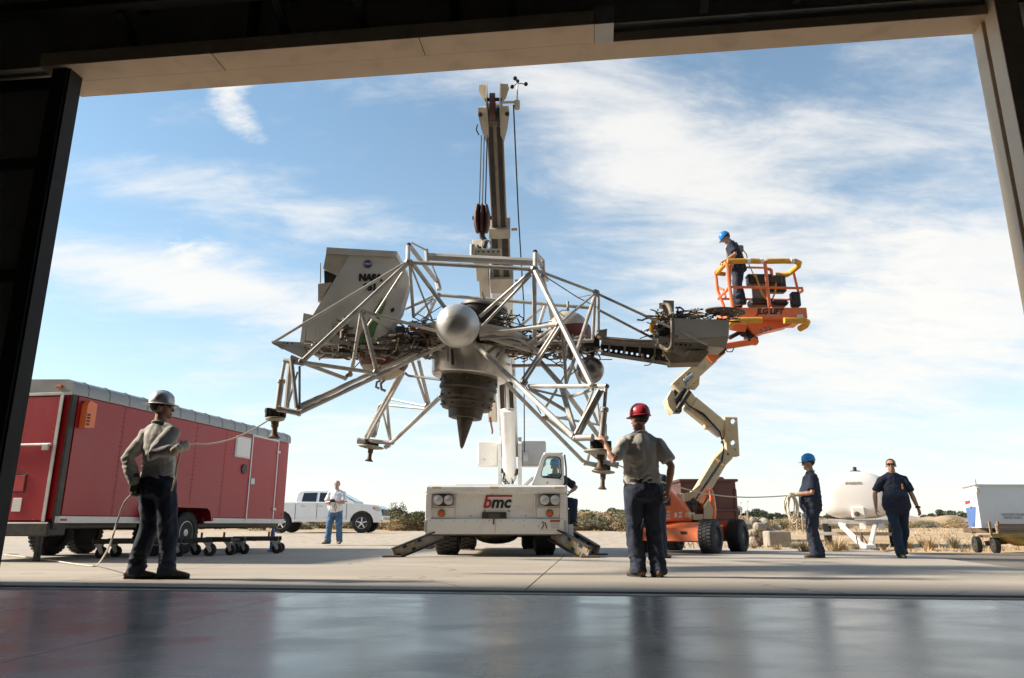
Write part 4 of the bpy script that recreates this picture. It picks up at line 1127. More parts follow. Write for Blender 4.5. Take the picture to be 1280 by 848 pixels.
# carrier: front plate with a recessed panel, deck above, flanks behind
obj('front_bumper', MB().box(((X0 + X1) / 2, YF + .06, (Z0 + Z1) / 2), (X1 - X0, .12, Z1 - Z0), .012), M_WHITE, crane)
obj('recessed_panel', MB().box(((X0 + X1) / 2, YF + .10, (Z1 + Z2) / 2), (X1 - X0 - .2, .05, Z2 - Z1 + .02)), M_WHITE, crane)
for x_, sx in ((X0 + .055, 1), (X1 - .055, 1)):
    obj('front_post', MB().box((x_, YF + .055, (Z1 + Z2) / 2), (.11, .11, Z2 - Z1 - .004), .01), M_WHITE, crane)
obj('deck_edge', MB().box(((X0 + X1) / 2, YF + .2, (Z2 + Z3) / 2), (X1 - X0 + .03, .46, Z3 - Z2), .035), M_WHITE, crane)
obj('bumper_trim', MB().box(((X0 + X1) / 2, YF + .055, Z0 - .012), (X1 - X0, .1, .02), .004), M_RUST, crane)
obj('carrier_body', MB().box(((X0 + X1) / 2, YF + 2.95, .82), (X1 - X0 - .06, 5.6, .66), .03), M_WHITE, crane)
obj('carrier_deck', MB().box(((X0 + X1) / 2, YF + 3.2, 1.18), (X1 - X0 - .02, 5.4, .07), .02), M_WHITE, crane)
obj('deck_lip', MB().box((-.45, YF + .42, 1.235), (1.2, .4, .03), .01), M_WHITE, crane)
for x_ in (X0 + .2, -.32, X1 - .12): obj('rust_patch_plate', MB().box((x_, YF - .034, Z3 - .045), (.17, .008, .035), .003), M_CREAM, crane)
for sx, x_ in ((1, X0 + .31), (-1, X1 - .31)):
    lp = obj('lamp_plate', MB().box((x_, YF + .065, .955), (.42, .03, .22), .006), M_TRIM, crane)
    obj('lamp_plate', MB().box((x_, YF + .068, .735), (.42, .024, .18), .006), M_WHITE, crane)
    bz = obj('headlight_bezel', MB().loft([(x_ + .02 - .1 + k * .05, YF + .03, .955) for k in range(5)], [.105] * 5, V((0, 1, 0)), 16), M_DARK, crane)
    for dx_ in (-.095, .095):
        hl = obj('headlight', MB().lathe([(.082, 0), (.086, .02), (.072, .024)], (x_ + .02 + dx_, YF - .055, .955), (0, -1, 0), 24), M_TRIM, crane)
        obj('headlight_lens', MB().lathe([(.068, 0), (.05, .006), (.025, .009), (.002, .010)], (x_ + .02 + dx_, YF - .078, .955), (0, -1, 0), 20), M_LENS, hl)
    ml = obj('marker_light', MB().lathe([(.065, 0), (.065, .02), (.05, .03)], (x_ + sx * -.0 - .02 * sx, YF + .05, .725), (0, -1, 0), 20), M_DARK, crane)
    obj('amber_lens', MB().lathe([(.056, 0), (.045, .012), (.002, .018)], (x_ - .02 * sx, YF + .02, .725), (0, -1, 0), 20), M_AMBER, ml)
    obj('corner_plate', MB().box((X0 + .02 if sx > 0 else X1 - .02, YF - .004, .5), (.05, .008, .2), .002), M_TRIM, crane)
for x_ in (X0 + .56, X1 - .56): obj('panel_edge', MB().box((x_, YF + .068, .85), (.035, .03, .42), .006), M_WHITE, crane)
for k in range(12): obj('bolt', MB().cyl((X0 + .1 + k * .21, YF - .004, Z1 - .035), (X0 + .1 + k * .21, YF + .004, Z1 - .035), .012, None, 6), M_TRIM, crane)
# badge: red b with a bar, black mc
bx, bz_ = -.28, .925
text_mesh("b", .30, M_REDINK, 'badge_letter', crane, (bx - .175, YF + .068, bz_ - .01), (1, 0, 0), (0, 0, 1), .006, .22, bold=.008)
text_mesh("mc", .29, M_INK, 'badge_letter', crane, (bx + .075, YF + .067, bz_ - .012), (1, 0, 0), (0, 0, 1), .006, .22, bold=.009)
obj('badge_bar', MB().box((bx + .045, YF + .069, bz_ + .105), (.48, .012, .03), .002, Matrix.Rotation(0, 3, 'Y')), M_REDINK, crane)
hk = obj('tow_hitch_plate', MB().box((-.32, YF + .045, .68), (.44, .06, .13), .01), M_DARK, crane)
obj('hitch_pocket', MB().box((-.32, YF + .012, .68), (.2, .03, .09), .008), M_RUST, hk)
obj('hitch_pin', MB().tube([(-.31, YF - .03, .68), (-.325, YF - .05, .62), (-.33, YF - .045, .53)], .015, 8), M_RUST, hk)
obj('rust_streak', MB().box((-.3, YF - .003, .49), (.012, .006, .2)), M_CREAM, crane)
dc_ = obj('warning_plate', MB().box((X1 - .3, YF - .004, .515), (.36, .008, .2), .002), M_TANKW, crane)
obj('red_print', MB().box((X1 - .2, YF - .0095, .59), (.18, .003, .035)), M_REDINK, dc_)
for k in range(4): obj('print_line', MB().box((X1 - .2, YF - .0095, .555 - k * .028), (.16 - .02 * (k % 2), .003, .009)), M_GREYINK, dc_)
obj('pictogram', MB().tube([(X1 - .44, YF - .01, .45), (X1 - .40, YF - .01, .52), (X1 - .43, YF - .01, .58), (X1 - .37, YF - .01, .55), (X1 - .35, YF - .01, .46)], .009, 5), M_INK, dc_)
m = MB(); m.ell((-.3, YF + .9, .33), (.42, .22, .16), 16, 10); m.cyl((X0 + .3, YF + .9, .36), (X1 - .3, YF + .9, .36), .07); m.box((-.3, YF + 2.4, .42), (.9, 4.6, .12), .02)
obj('axle', m, M_DARK, crane)
def tyre_mb(mb, c, ax, R_, w, n=32, tread=True):
    """tyre with shoulders and tread blocks"""
    mb.lathe([(R_ * .55, -w * .40), (R_ * .62, -w * .5), (R_ * .86, -w * .5), (R_ * .96, -w * .42), (R_ * .985, -w * .3), (R_ * .985, w * .3), (R_ * .96, w * .42), (R_ * .86, w * .5), (R_ * .62, w * .5), (R_ * .55, w * .40)], c, ax, n)
    if tread:
        x, y = perp(V(ax)); A = V(ax).normalized()
        for i in range(n):
            a = 2 * math.pi * (i + .5) / n; rd = x * math.cos(a) + y * math.sin(a); tg = A.cross(rd)
            for s_ in (-1, 0, 1):
                m3 = Matrix((tg, A, rd)).transposed()
                mb.box(V(c) + rd * R_ * .985 + A * (s_ * w * .29) + tg * (.5 * (s_ % 2) * 2 * math.pi * R_ / n), (2 * math.pi * R_ / n * .62, w * .25, R_ * .06), 0, m3)
    return mb
def wheel(parent, c, ax, R_, w, rim_mat=M_WHITE, hub=True, spokes=0):
    t = obj('wheel', tyre_mb(MB(), c, ax, R_, w), M_BLACK, parent)
    A = V(ax).normalized()
    prof = [(R_ * .55, -w * .38), (R_ * .57, w * .42), (R_ * .53, w * .44), (R_ * .48, w * .28), (R_ * .25, w * .22), (R_ * .22, w * .38), (R_ * .12, w * .42), (.003, w * .42)]
    if spokes:
        obj('wheel_barrel', MB().lathe([(R_ * .56, -w * .38), (R_ * .56, w * .1), (.004, w * .1)], c, A, 28), M_DARK, t)
        x, y = perp(A); mb = MB().lathe([(R_ * .6, w * .36), (R_ * .64, w * .46), (R_ * .58, w * .47), (R_ * .56, w * .36)], c, A, 28)
        for i in range(spokes):
            a = 2 * math.pi * i / spokes + .3; rd = x * math.cos(a) + y * math.sin(a); tg = A.cross(rd)
            mb.box(V(c) + rd * R_ * .36 + A * w * .36, (R_ * .17, w * .12, R_ * .5), .01, Matrix((tg, A, rd)).transposed())
        mb.lathe([(R_ * .16, w * .3), (R_ * .16, w * .44), (R_ * .1, w * .46)], c, A, 16)
        obj('rim', mb, rim_mat, t)
    else:
        obj('rim', MB().lathe(prof, c, A, 28), rim_mat, t)
        if hub:
            x, y = perp(A); mb = MB()
            for i in range(8):
                a = 2 * math.pi * i / 8; mb.cyl(V(c) + (x * math.cos(a) + y * math.sin(a)) * R_ * .36 + A * w * .2, V(c) + (x * math.cos(a) + y * math.sin(a)) * R_ * .36 + A * w * .34, R_ * .03, None, 6)
            obj('wheel_nuts', mb, M_TRIM, t)
    return t
for x_, y_, w_ in ((-1.22, YF + 1.0, .46), (.62, YF + 1.0, .40), (-1.02, YF + 3.9, .4), (.42, YF + 3.9, .40)):
    wheel(crane, (x_, y_, .46), (-1 if x_ < 0 else 1, 0, 0), .475, w_)
# outriggers: sloping beams with hazard blocks, foot on the ground
M_HAZ = pm('black_hazard_block', (.02, .02, .02), .6, 0, .2, 6, .03)
M_OUTR = pm('worn_outrigger_steel', (.27, .25, .225), .55, .2, .25, 7, .06, dirt=(.10, .08, .06), dirt_amt=.7, dirt_scale=5)
def outrigger(p0, p1, wd=.235):
    """sloping channel, broad web towards us, hazard blocks along the lower half"""
    p0, p1 = V(p0), V(p1); d = (p1 - p0).normalized(); L_ = (p1 - p0).length
    side = d.cross(V((0, 0, 1))).normalized(); upv = side.cross(d)
    if side.y > 0: side = -side
    o_ = obj('outrigger', MB().beam(p0, p1, .07, wd, .008), M_OUTR, crane)
    for s_ in (-1, 1): obj('outrigger_edge', MB().beam(p0 + side * .045 + upv * s_ * wd * .5, p1 + side * .045 + upv * s_ * wd * .5, .12, .025, .004), M_DARK, o_)
    for k in range(4):
        c = p0 + d * L_ * (.46 + .15 * k) + side * .039
        for s_ in (-1, 1):
            obj('hazard_block', MB().beam(c + upv * s_ * wd * .25 - d * .035, c + upv * s_ * wd * .25 + d * .035, .008, wd * .24), M_HAZ if (k + (s_ > 0)) % 2 else M_YELP, o_)
    obj('outrigger_foot', MB().box(p1 + V((0, 0, -.035)), (.34, .28, .03), .01), M_RUST, o_)
outrigger((X0 + .30, YF + .16, .36), (-2.08, YF - .18, GA + .06), .19)
outrigger((.74, YF + .18, .38), (1.34, YF - .32, GA + .06))
outrigger((.98, YF + 1.5, .42), (1.62, YF + .85, GA + .055))
outrigger((X0 + .3, YF + 4.9, .40), (-2.1, YF + 4.7, GA + .055))
# cab, driven from a seat open on its right flank
cx0, cx1, cy = .48, 1.0, YF + .75
cab_f = [(cx0 - .28, 1.2), (cx0 + .02, 1.2), (cx0 + .08, 1.34), (cx1 - .02, 1.34)]
m = MB()
def fr(x, z, y=cy): return V((x, y, z))
zt = 1.83
# front frame of the cab around the windscreen
def ring_prism(outer, inner, y, dep):
    mb = MB(); n = len(outer)
    vs_ = [V((x, y, z)) for x, z in outer] + [V((x, y, z)) for x, z in inner] + [V((x, y + dep, z)) for x, z in outer] + [V((x, y + dep, z)) for x, z in inner]
    fs = []
    for i in range(n):
        j = (i + 1) % n
        fs += [(i, j, n + j, n + i), (2 * n + j, 2 * n + i, 3 * n + i, 3 * n + j), (j, i, 2 * n + i, 2 * n + j), (n + i, n + j, 3 * n + j, 3 * n + i)]
    return mb.add(vs_, fs)
def rrect(pts, r, k=5):
    out = []
    n = len(pts)
    for i in range(n):
        p = V((*pts[i], 0)); a = (V((*pts[i - 1], 0)) - p).normalized(); b = (V((*pts[(i + 1) % n], 0)) - p).normalized()
        for j in range(k):
            t = j / (k - 1); q0 = p + a * r * (1 - t) ** 1.6 + b * r * t ** 1.6
            out.append((q0.x, q0.y))
    return out
outer = rrect([(cx0 - .10, 1.23), (cx1, 1.23), (cx1, 1.86), (cx0 + .12, 1.86)], .09)
inner = rrect([(cx0 + .06, 1.40), (cx1 - .04, 1.37), (cx1 - .06, 1.80), (cx0 + .17, 1.80)], .07)
obj('cab_front', ring_prism(outer, inner, cy, .06), M_WHITE, crane)
inner2 = [(x * .93 + .052, z * .93 + .112) for x, z in inner]
ws = obj('windscreen_seal', ring_prism(inner, inner2, cy - .008, .05), M_BLACK, crane)
obj('windscreen', MB().prism([V((x, cy + .02, z)) for x, z in inner2], (0, .005, 0)), M_GLASS, ws)
obj('wiper', MB().tube([(cx0 + .2, cy - .03, 1.47), (cx0 + .3, cy - .035, 1.43), (cx1 - .06, cy - .03, 1.36)], .008, 6), M_DARK, crane)
obj('cab_roof', MB().box(((cx0 + .12 + cx1) / 2, cy + .62, 1.87), (cx1 - cx0 - .14, 1.2, .045), .02), M_WHITE, crane)
obj('cab_side', MB().prism([V((cx0 - .10, cy + .062, 1.23)), V((cx0 + .12, cy + .062, 1.845)), V((cx0 + .12, cy + 1.1, 1.845)), V((cx0 - .10, cy + 1.1, 1.23))], (.03, 0, -.008)), M_WHITE, crane)
obj('cab_post', MB().box((cx1 - .02, cy + 1.1, 1.55), (.05, .06, .6), .01), M_WHITE, crane)
obj('cab_cowl', MB().prism([V((cx0 - .30, cy - .12, 1.225)), V((cx0 - .10, cy + .02, 1.42)), V((cx0 - .10, cy + .9, 1.42)), V((cx0 - .30, cy + .9, 1.225))], (.05, 0, -.01)), M_WHITE, crane)
obj('door_edge', MB().tube([(cx1 + .02, cy + .05, 1.84), (cx1 + .045, cy + .05, 1.6), (cx1 + .045, cy + .05, .95)], .016, 8), M_RUST, crane)
obj('seat', MB().box((.83, cy + .85, .86), (.45, .45, .12), .04).box((.83, cy + 1.05, 1.2), (.45, .1, .6), .04), M_DARK, crane)
for x_, y_, z0, z1 in ((1.01, YF + .35, .3, .95), (1.06, YF + .62, .25, .80)):
    obj('grab_bar', MB().beam((x_, y_, z0), (x_, y_, z1), .05, .05, .01, V((1, 0, 0))), M_DARK, crane)
obj('side_plate', MB().prism([V((X1 + .002, YF + .02, Z0)), V((X1 + .002, YF + .02, Z3)), V((X1 + .002, YF + .4, 1.05)), V((X1 + .002, YF + .55, .45))], (.03, 0, 0)), M_WHITE, crane)
obj('step_box', MB().box((1.06, YF + .75, .42), (.16, .4, .22), .01), M_WHITE, crane)
# turret
TY = 16.6
for x0_, x1_ in ((-.30, -.235), (.135, .215)):
    obj('turret_cheek', MB().prism([V((x0_, TY - .75, 1.2)), V((x0_, TY - .72, 2.25)), V((x0_, TY - .45, 2.42)), V((x0_, TY + .5, 2.2)), V((x0_, TY + .9, 1.2))], (x1_ - x0_, 0, 0)), M_WHITE, crane)
obj('counterweight', MB().box((-.56, TY + .2, 2.1), (.46, .5, .56), .03), M_WHITE, crane)
obj('counterweight', MB().box((.50, TY + .2, 2.1), (.56, .5, .56), .03), M_WHITE, crane)
obj('slew_ring', MB().cyl((-.05, TY, 1.21), (-.05, TY, 1.32), .7, None, 28), M_DARK, crane)
m = MB().cyl((.24, TY - .2, 1.98), (.36, TY - .2, 1.98), .13, None, 18); m.box((.27, TY - .1, 2.1), (.1, .12, .28), .02)
obj('hose_reel', m, M_WHITE, crane)
# boom
B0, B1 = V((-.06, TY + .25, 2.18)), V((-.305, 10.55, 7.24))
bd = (B1 - B0).normalized(); BL_ = (B1 - B0).length
bs = V((1, 0, 0)); bs = (bs - bd * bs.dot(bd)).normalized(); bu = bs.cross(bd)     # bu: up side of the boom
if bu.z < 0: bu = -bu
def on(t, s=0, u=0): return B0 + bd * (BL_ * t) + bs * s + bu * u
def bbox(mb, t0, t1, s0, s1, u0, u1, bev=.006):
    p0, p1 = on(t0, (s0 + s1) / 2, (u0 + u1) / 2), on(t1, (s0 + s1) / 2, (u0 + u1) / 2)
    return mb.beam(p0, p1, s1 - s0, u1 - u0, bev, bu)
obj('boom_base', bbox(MB(), .0, .555, -.20, .20, -.02, .55), M_WHITE, crane)
obj('boom_base_flange', bbox(MB(), .0, .30, -.20, -.145, -.2, -.022), M_WHITE, crane)
obj('boom_base_flange', bbox(MB(), .0, .30, .145, .20, -.2, -.022), M_WHITE, crane)
obj('boom_shade_plate', bbox(MB(), .0, .279, -.144, .144, -.035, -.022, 0), M_DARK, crane)  # dark plate painting in the shadow gap between the flanges
obj('boom_base_plate', bbox(MB(), .28, .335, -.142, .142, -.19, -.024), M_WHITE, crane)
obj('boom_collar', bbox(MB(), .545, .585, -.225, .225, -.05, .58), M_TANK_T, crane)
obj('boom_mid_section', bbox(MB(), .58, .70, -.18, .18, .03, .50), M_BOOMT, crane)
obj('boom_collar', bbox(MB(), .69, .715, -.20, .20, 0, .53), M_TANK_T, crane)
obj('boom_tip_section', bbox(MB(), .71, .985, -.14, .14, .07, .46), M_BOOMT, crane)
for t0, t1, wd, u in ((.587, .69, .17, .03), (.717, .95, .13, .07)):
    for s_ in (-1, 1):
        obj('wear_strip', bbox(MB(), t0, t1, s_ * wd * .56 - wd * .32, s_ * wd * .56 + wd * .32, u - .012, u - .002, 0), M_DARK, crane)
def ear(pts, u, th, nm, mat=None): return obj(nm, MB().prism([on(t, q_, u) for t, q_ in pts], bu * th), mat or M_JIB, crane)
for sg in (-1, 1):
    ear([(1.000, sg * .25), (.985, sg * .26), (.955, sg * .22), (.925, sg * .15), (.94, sg * .10), (1.0, sg * .10)], -.10, .03, 'boom_head_ear')
    ear([(1.025, sg * .24), (1.015, sg * .26), (.995, sg * .20), (.985, sg * .12), (1.025, sg * .12)], .42, .03, 'boom_head_ear')
    obj('boom_head_cheek', MB().prism([on(.95, sg * .10, -.12), on(1.02, sg * .10, -.16), on(1.03, sg * .10, .1), on(1.03, sg * .10, .46), on(.95, sg * .10, .44)], bs * (.02 * sg)), M_JIB, crane)
    obj('sheave_pin_boss', MB().cyl(on(.985, sg * .22, -.115), on(.985, sg * .22, -.06), .035, None, 12), M_DARK, crane)
obj('boom_sheave', MB().cyl(on(.995, -.06, .02), on(.995, .03, .02), .22, None, 28), M_MAROON, crane)
obj('boom_sheave', MB().cyl(on(.975, .05, .0), on(.975, .10, .0), .15, None, 24), M_DARK, crane)
obj('sheave_pin', MB().cyl(on(1.01, -.14, .02), on(1.01, .14, .02), .03), M_DARK, crane)
# lift cylinder under the boom
C0, C1 = V((-.04, TY - .62, 1.5)), on(.315, 0, -.02)
mid = C0 + (C1 - C0) * .62
obj('lift_cylinder', MB().lathe([(.10, -.06), (.135, 0), (.145, .05), (.145, (mid - C0).length - .08), (.155, (mid - C0).length - .07), (.155, (mid - C0).length), (.07, (mid - C0).length + .01)], C0, C1 - C0, 20), M_WHITE, crane)
obj('cylinder_rod', MB().cyl(mid, C1, .05, None, 14), M_CHROME, crane)
w = random.Random(4); m = MB()
for k in range(9):
    a = V((w.uniform(-.22, .12), TY - .65 + w.uniform(-.1, .1), 1.72)); b = V((w.uniform(-.15, .06), TY - .6, 1.28))
    m.tube([a, a + V((w.uniform(-.05, .05), -.05, -.12)), (a + b) / 2 + V((w.uniform(-.12, .12), -.08, -.05)), b], .011, 6)
o_ = obj('hydraulic_hoses', m, M_BLACK, crane)
m = MB(); m.box((-.04, TY - .68, 1.62), (.3, .2, .16), .03); m.cyl((-.26, TY - .65, 1.66), (.16, TY - .65, 1.66), .05)
obj('cylinder_foot', m, M_RUST, crane)
# stowed jib along the left flank of the boom
def jb(t0, t1, s0, s1, u0, u1, mat, nm): return obj(nm, bbox(MB(), t0, t1, s0, s1, u0, u1), mat, crane)
jb(.10, .57, -.45, -.25, .12, .36, M_JIB, 'stowed_jib'); jb(.57, .61, -.49, -.25, .08, .40, M_JIB, 'jib_collar'); jb(.61, .665, -.53, -.25, .1, .38, M_JIB, 'jib_head')
obj('jib_hook', MB().tube([on(.12, -.40, .1), on(.10, -.39, .08), on(.07, -.37, .1), on(.055, -.38, .14)], .022, 8), M_REDT, crane)
# hook block and falls: hangs plumb from the head
hx = -.47; hy = 10.45
hz = 5.20
for x_, y_ in ((hx - .045, hy), (hx + .0, hy + .03), (hx + .05, hy)):
    obj('hoist_cable', MB().cyl((x_, y_, hz + .12), (x_ + .02, y_, 6.62), .011, None, 6), M_DARK, crane)
m = MB()
for s_ in (-.085, 0, .085): m.loft([(hx + s_ * .75, hy, hz + .17), (hx + s_, hy, hz + .02), (hx + s_, hy, hz - .12), (hx + s_ * .8, hy, hz - .24)], [(.036, .11), (.048, .15), (.046, .14), (.034, .09)], V((1, 0, 0)), 14)
hb = obj('hook_block', m, M_MAROON, crane)
obj('block_pin', MB().cyl((hx - .15, hy, hz - .02), (hx + .15, hy, hz - .02), .03, None, 12), M_DARK, hb)
obj('hook', MB().tube([(hx, hy, hz - .22), (hx + .01, hy, hz - .34), (hx + .07, hy, hz - .42), (hx + .04, hy, hz - .52), (hx - .04, hy, hz - .53), (hx - .07, hy, hz - .47)], [.05, .045, .035, .04, .03, .015], 10), M_DARK, hb)
# lifting plate over the cross tube
c = at(608, 318, 10.3)
m = MB().box(c + V((.03, 0, 0)), (.40, .06, .17), .015); m.box(c + V((-.21, 0, .04)), (.08, .1, .24), .02)
m.tube([c + V((.07 * math.cos(i * .5) - .0, 0, .14 + .09 * math.sin(i * .5))) for i in range(13)], .014, 6)
lf = obj('lifting_plate', m, M_TANK_T, craft)
for i in range(5): obj('plate_hole', MB().cyl(c + V((-.12 + i * .075, -.034, .03)), c + V((-.12 + i * .075, -.026, .03)), .015, None, 10), M_BLACK, lf)
# signal cable, wind cups at the boom head
g = on(1.0, .33, .1)
obj('signal_cable', MB().tube([g + V((.0, 0, -.05)), on(.75, .36, 0), on(.5, .42, 0), V((.28, TY - .2, 2.1))], .012, 6), M_DARK, crane)
an = obj('wind_sensor', MB().beam(on(1.0, .12, .1), on(1.0, .38, .1), .03, .03).cyl(g + V((.06, 0, -.12)), g + V((.06, 0, .02)), .05).cyl(g + V((.06, 0, .02)), g + V((.07, 0, .35)), .012), M_CREAM, crane)
m = MB()
for k in range(3):
    a = k * 2.094 + .2; p = g + V((.07, 0, .36)); e = p + V((.14 * math.cos(a), .14 * math.sin(a), 0)); m.cyl(p, e, .008, None, 5); m.ell(e, .036, 10, 6)
m.ell(g + V((.07, 0, .4)), .03, 8, 6)
obj('wind_cups', m, M_BLACK, an)
obj('head_lanyard', MB().tube([on(.965, -.28, -.1), on(.955, -.3, -.14), on(.945, -.26, -.16)], .012, 6), M_DARK, crane)
obj('boom_bracket', MB().beam(on(.56, .255, .2), on(.56, .36, .2), .04, .04).beam(on(.70, .22, .2), on(.70, .33, .2), .04, .04), M_CREAM, crane)
# ================================================================== boom lift
FR, RL = at(886, 690, 14.8), at(834, 684, 17.1)
lc = V((3.82, 15.95, -.05))
lift = thing('boom_lift', 'orange self propelled boom lift with cream articulated arm and raised basket', 'boom lift', tuple(lc))
lf_ = V((-.586, -.81, 0)).normalized(); la = V((.81, -.586, 0))       # front, and its flank towards us
LR = Matrix((la, lf_, V((0, 0, 1)))).transposed()
def lp(a, f, z): return lc + la * a + lf_ * f + V((0, 0, z))
def lbox(a, f, z, sa, sf, sz, mat, nm, b=.02): return obj(nm, MB().box(lp(a, f, z), (sa, sf, sz), b, LR), mat, lift)
lbox(0, 0, .40, 1.05, 1.55, .34, M_ORANGE, 'chassis', .03)
m = MB().prism([lp(-.62, .72, .24), lp(-.62, 1.12, .26), lp(-.62, 1.06, .5), lp(-.62, .72, .62)], la * 1.24)
obj('chassis_nose', m, M_ORANGE, lift)
m = MB().prism([lp(-.62, -.72, .24), lp(-.62, -1.12, .26), lp(-.62, -1.06, .5), lp(-.62, -.72, .62)], la * 1.24)
obj('chassis_nose', m, M_ORANGE, lift)
for a_, z_ in ((-.3, .4), (.3, .42)): obj('deck_slot', MB().box(lp(a_, 1.095, z_), (.12, .01, .05), 0, LR), M_DARK, lift)
lbox(-.1, 0, .63, .9, .9, .09, M_DARK, 'slew_bearing')
for sa in (-1, 1):
    for sf in (-1, 1):
        wheel(lift, lp(sa * .74, sf * .80, .335), la * sa, .345, .30, M_DARK)
# turntable cowls either side of the mast
def soft(o, w_=.05):
    md = o.modifiers.new('soft edges', 'BEVEL'); md.width = w_; md.segments = 3; md.limit_method = 'ANGLE'; return o
def sl(poly, d, dep, mat, nm, par=None, dx=.0): return obj(nm, MB().prism([at(x, y, d) for x, y in poly], (dx, dep, 0)), mat, par or lift)
q1 = soft(sl([(814, 611), (826, 606.5), (834, 609), (849, 624), (860, 637), (864.5, 645), (864, 652.5), (828, 652.5), (812, 648)], 15.35, .62, M_ORANGE, 'turntable_cowl', None, .25))
for x0_, y0_, w_, h_, mt in ((828, 639, 10, 2.6, M_CREAM), (828, 643, 10, 2.6, M_CREAM), (828, 647, 10, 2.6, M_CREAM), (843, 641, 3.4, 6, M_TANKW), (848.5, 640, 4, 3, M_TANKW), (848.5, 644.5, 4, 3, M_TANKW)):
    sl([(x0_, y0_), (x0_ + w_, y0_), (x0_ + w_, y0_ + h_), (x0_, y0_ + h_)], 15.345, .01, mt, 'cowl_plate', q1)
sl([(829, 618), (838, 619), (838.5, 632), (829, 633)], 15.345, .01, M_DARK, 'cowl_grille', q1)
q2 = soft(sl([(886, 612), (890, 610), (893, 622), (895, 636), (894.5, 651), (890, 652.5), (879, 652.5), (880, 640), (887, 628)], 15.75, .7, M_ORANGE, 'turntable_cowl', None, .2))
sl([(880, 633), (886, 624), (891.5, 638), (890, 649), (880, 650)], 15.742, .02, M_CREAM, 'cowl_inner_face', q2)
lbox(.0, .45, .76, .5, .35, .12, M_CREAM, 'mast_base')
obj('mast_link', MB().beam(lp(-.03, .35, .72), lp(-.05, .3, 1.22), .16, .14, .02, la), M_CREAM, lift)
m = MB(); m.box(lp(-.05, -.1, .92), (.5, .5, .3), .05, LR); m.cyl(lp(-.25, .2, .9), lp(.2, .2, .9), .09)
obj('drive_motor', m, M_DARK, lift)
sl([(866, 643), (879, 643), (879, 650), (866, 650)], 15.4, .12, M_CREAM, 'mast_plate')
# arm
def arm(p0, p1, w, h, mat, nm, up=V((0, 0, 1)), b=.02, ext=0): return obj(nm, MB().beam(p0, p1, w, h, b, up, ext), mat, lift)
A0, A1 = at(868, 628, 16.0), at(901, 573, 16.35)
arm(A0, A1, .28, .30, M_CREAM, 'lower_arm', V((-.8, 0, .5)))
A0b = at(858, 620, 15.9)
obj('arm_foot', MB().prism([at(853.5, 617, 15.85), at(864, 615, 15.85), at(876, 605, 15.85), at(880, 618, 15.85), at(877, 622, 15.85), at(866, 622, 15.85), at(859, 630, 15.85)], (.03, .34, 0)), M_CREAM, lift)
obj('arm_knuckle', MB().beam(at(898, 578, 16.15), at(910, 566, 16.15), .3, .16, .03, V((0, 1, 0))), M_CREAM, lift)
U0, U1 = at(914.3, 571, 16.2), at(911.5, 522, 16.2)
up_ = arm(U0, U1, .30, .26, M_CREAM, 'upright_link', V((0, 1, 0)))
hc = MB()
for py in (530.5, 557.5):
    c = at(914.3, py, 16.07); hc.cyl(c + V((0, -.3, 0)), c + V((.15, .6, .17)), .062, None, 20)
cut(up_, hc)
for py in (526, 540, 548, 553, 566):
    c = at(904, py, 16.2); obj('link_pin', MB().cyl(c, c + V((-.05, 0, 0)), .03, None, 10), M_RUST, up_)
arm(at(904, 539, 16.3), at(861, 504, 15.7), .28, .36, M_CREAM, 'middle_arm', V((.5, 0, .8)), .03)
obj('arm_neck', MB().beam(at(867, 508, 15.78), at(852, 489, 15.55), .24, .26, .03, V((.6, 0, .8))), M_CREAM, lift)
cy_ = obj('arm_cylinder', MB().cyl(at(888, 533, 16.0), at(899, 544, 16.1), .075, None, 14), M_TRIM, lift)
obj('cylinder_mount', MB().box(at(884, 532, 16.0), (.16, .14, .18), .02), M_CREAM, lift)
obj('elbow_plate', MB().prism([at(840, 487, 15.3), at(843, 492, 15.3), at(846, 512, 15.3), at(842, 516, 15.3), at(836, 508, 15.3), at(834, 498, 15.3)], (.02, .5, 0)), M_CREAM, lift)
obj('elbow_linkage', MB().prism([at(842, 488, 15.4), at(856, 482, 15.4), at(858, 490, 15.4), at(853, 505, 15.4), at(852, 515, 15.4), at(843, 515, 15.4)], (.02, .3, 0)), M_DARK, lift)
obj('lift_ram', MB().cyl(at(847, 512, 15.25), at(862, 489, 15.2), .055, None, 14), M_DARK, lift)
obj('lift_ram', MB().cyl(at(845, 500, 15.25), at(856, 486, 15.25), .05, None, 14), M_DARK, lift)
UA0, UA1 = at(844, 487, 15.4), at(889, 446, 15.3)
ua = arm(UA0, UA1, .30, .30, M_CREAM, 'upper_arm', V((-.7, 0, .7)))
obj('arm_band', MB().beam(at(855, 476, 15.2), at(866, 468, 15.2), .05, .06, .01, V((-.7, 0, .7))), M_TRIM, ua)
obj('arm_counter_box', MB().prism([at(862, 470, 15.28), at(875, 467, 15.28), at(874, 481, 15.28), at(871, 485, 15.28), at(860, 483, 15.28)], (.02, .3, 0)), M_CREAM, lift)
arm(at(884, 450, 15.25), at(901, 436, 15.2), .27, .27, M_ORANGE, 'jib_base', V((-.7, 0, .7)))
obj('jib_joint', MB().cyl(at(900, 437, 14.98), at(900, 437, 15.4), .12, None, 18), M_DARK, lift)
arm(at(901, 434, 15.1), at(944, 427, 15.1), .12, .13, M_ORANGE, 'jib_arm', V((0, 0, 1)), .02)
obj('jib_end', MB().cyl(at(943, 427, 14.98), at(943, 427, 15.25), .09, None, 16), M_ORANGE, lift)
arm(at(911, 423, 15.2), at(930, 413, 15.2), .09, .09, M_DARK, 'jib_ram', V((0, 0, 1)), .02)
m = MB(); m.box(at(936, 420, 15.2), (.16, .3, .34), .03); m.cyl(at(929, 417, 15.0), at(929, 417, 15.4), .08); m.box(at(940, 425, 15.1), (.22, .2, .1), .02)
obj('basket_rotator', m, M_DARK, lift)
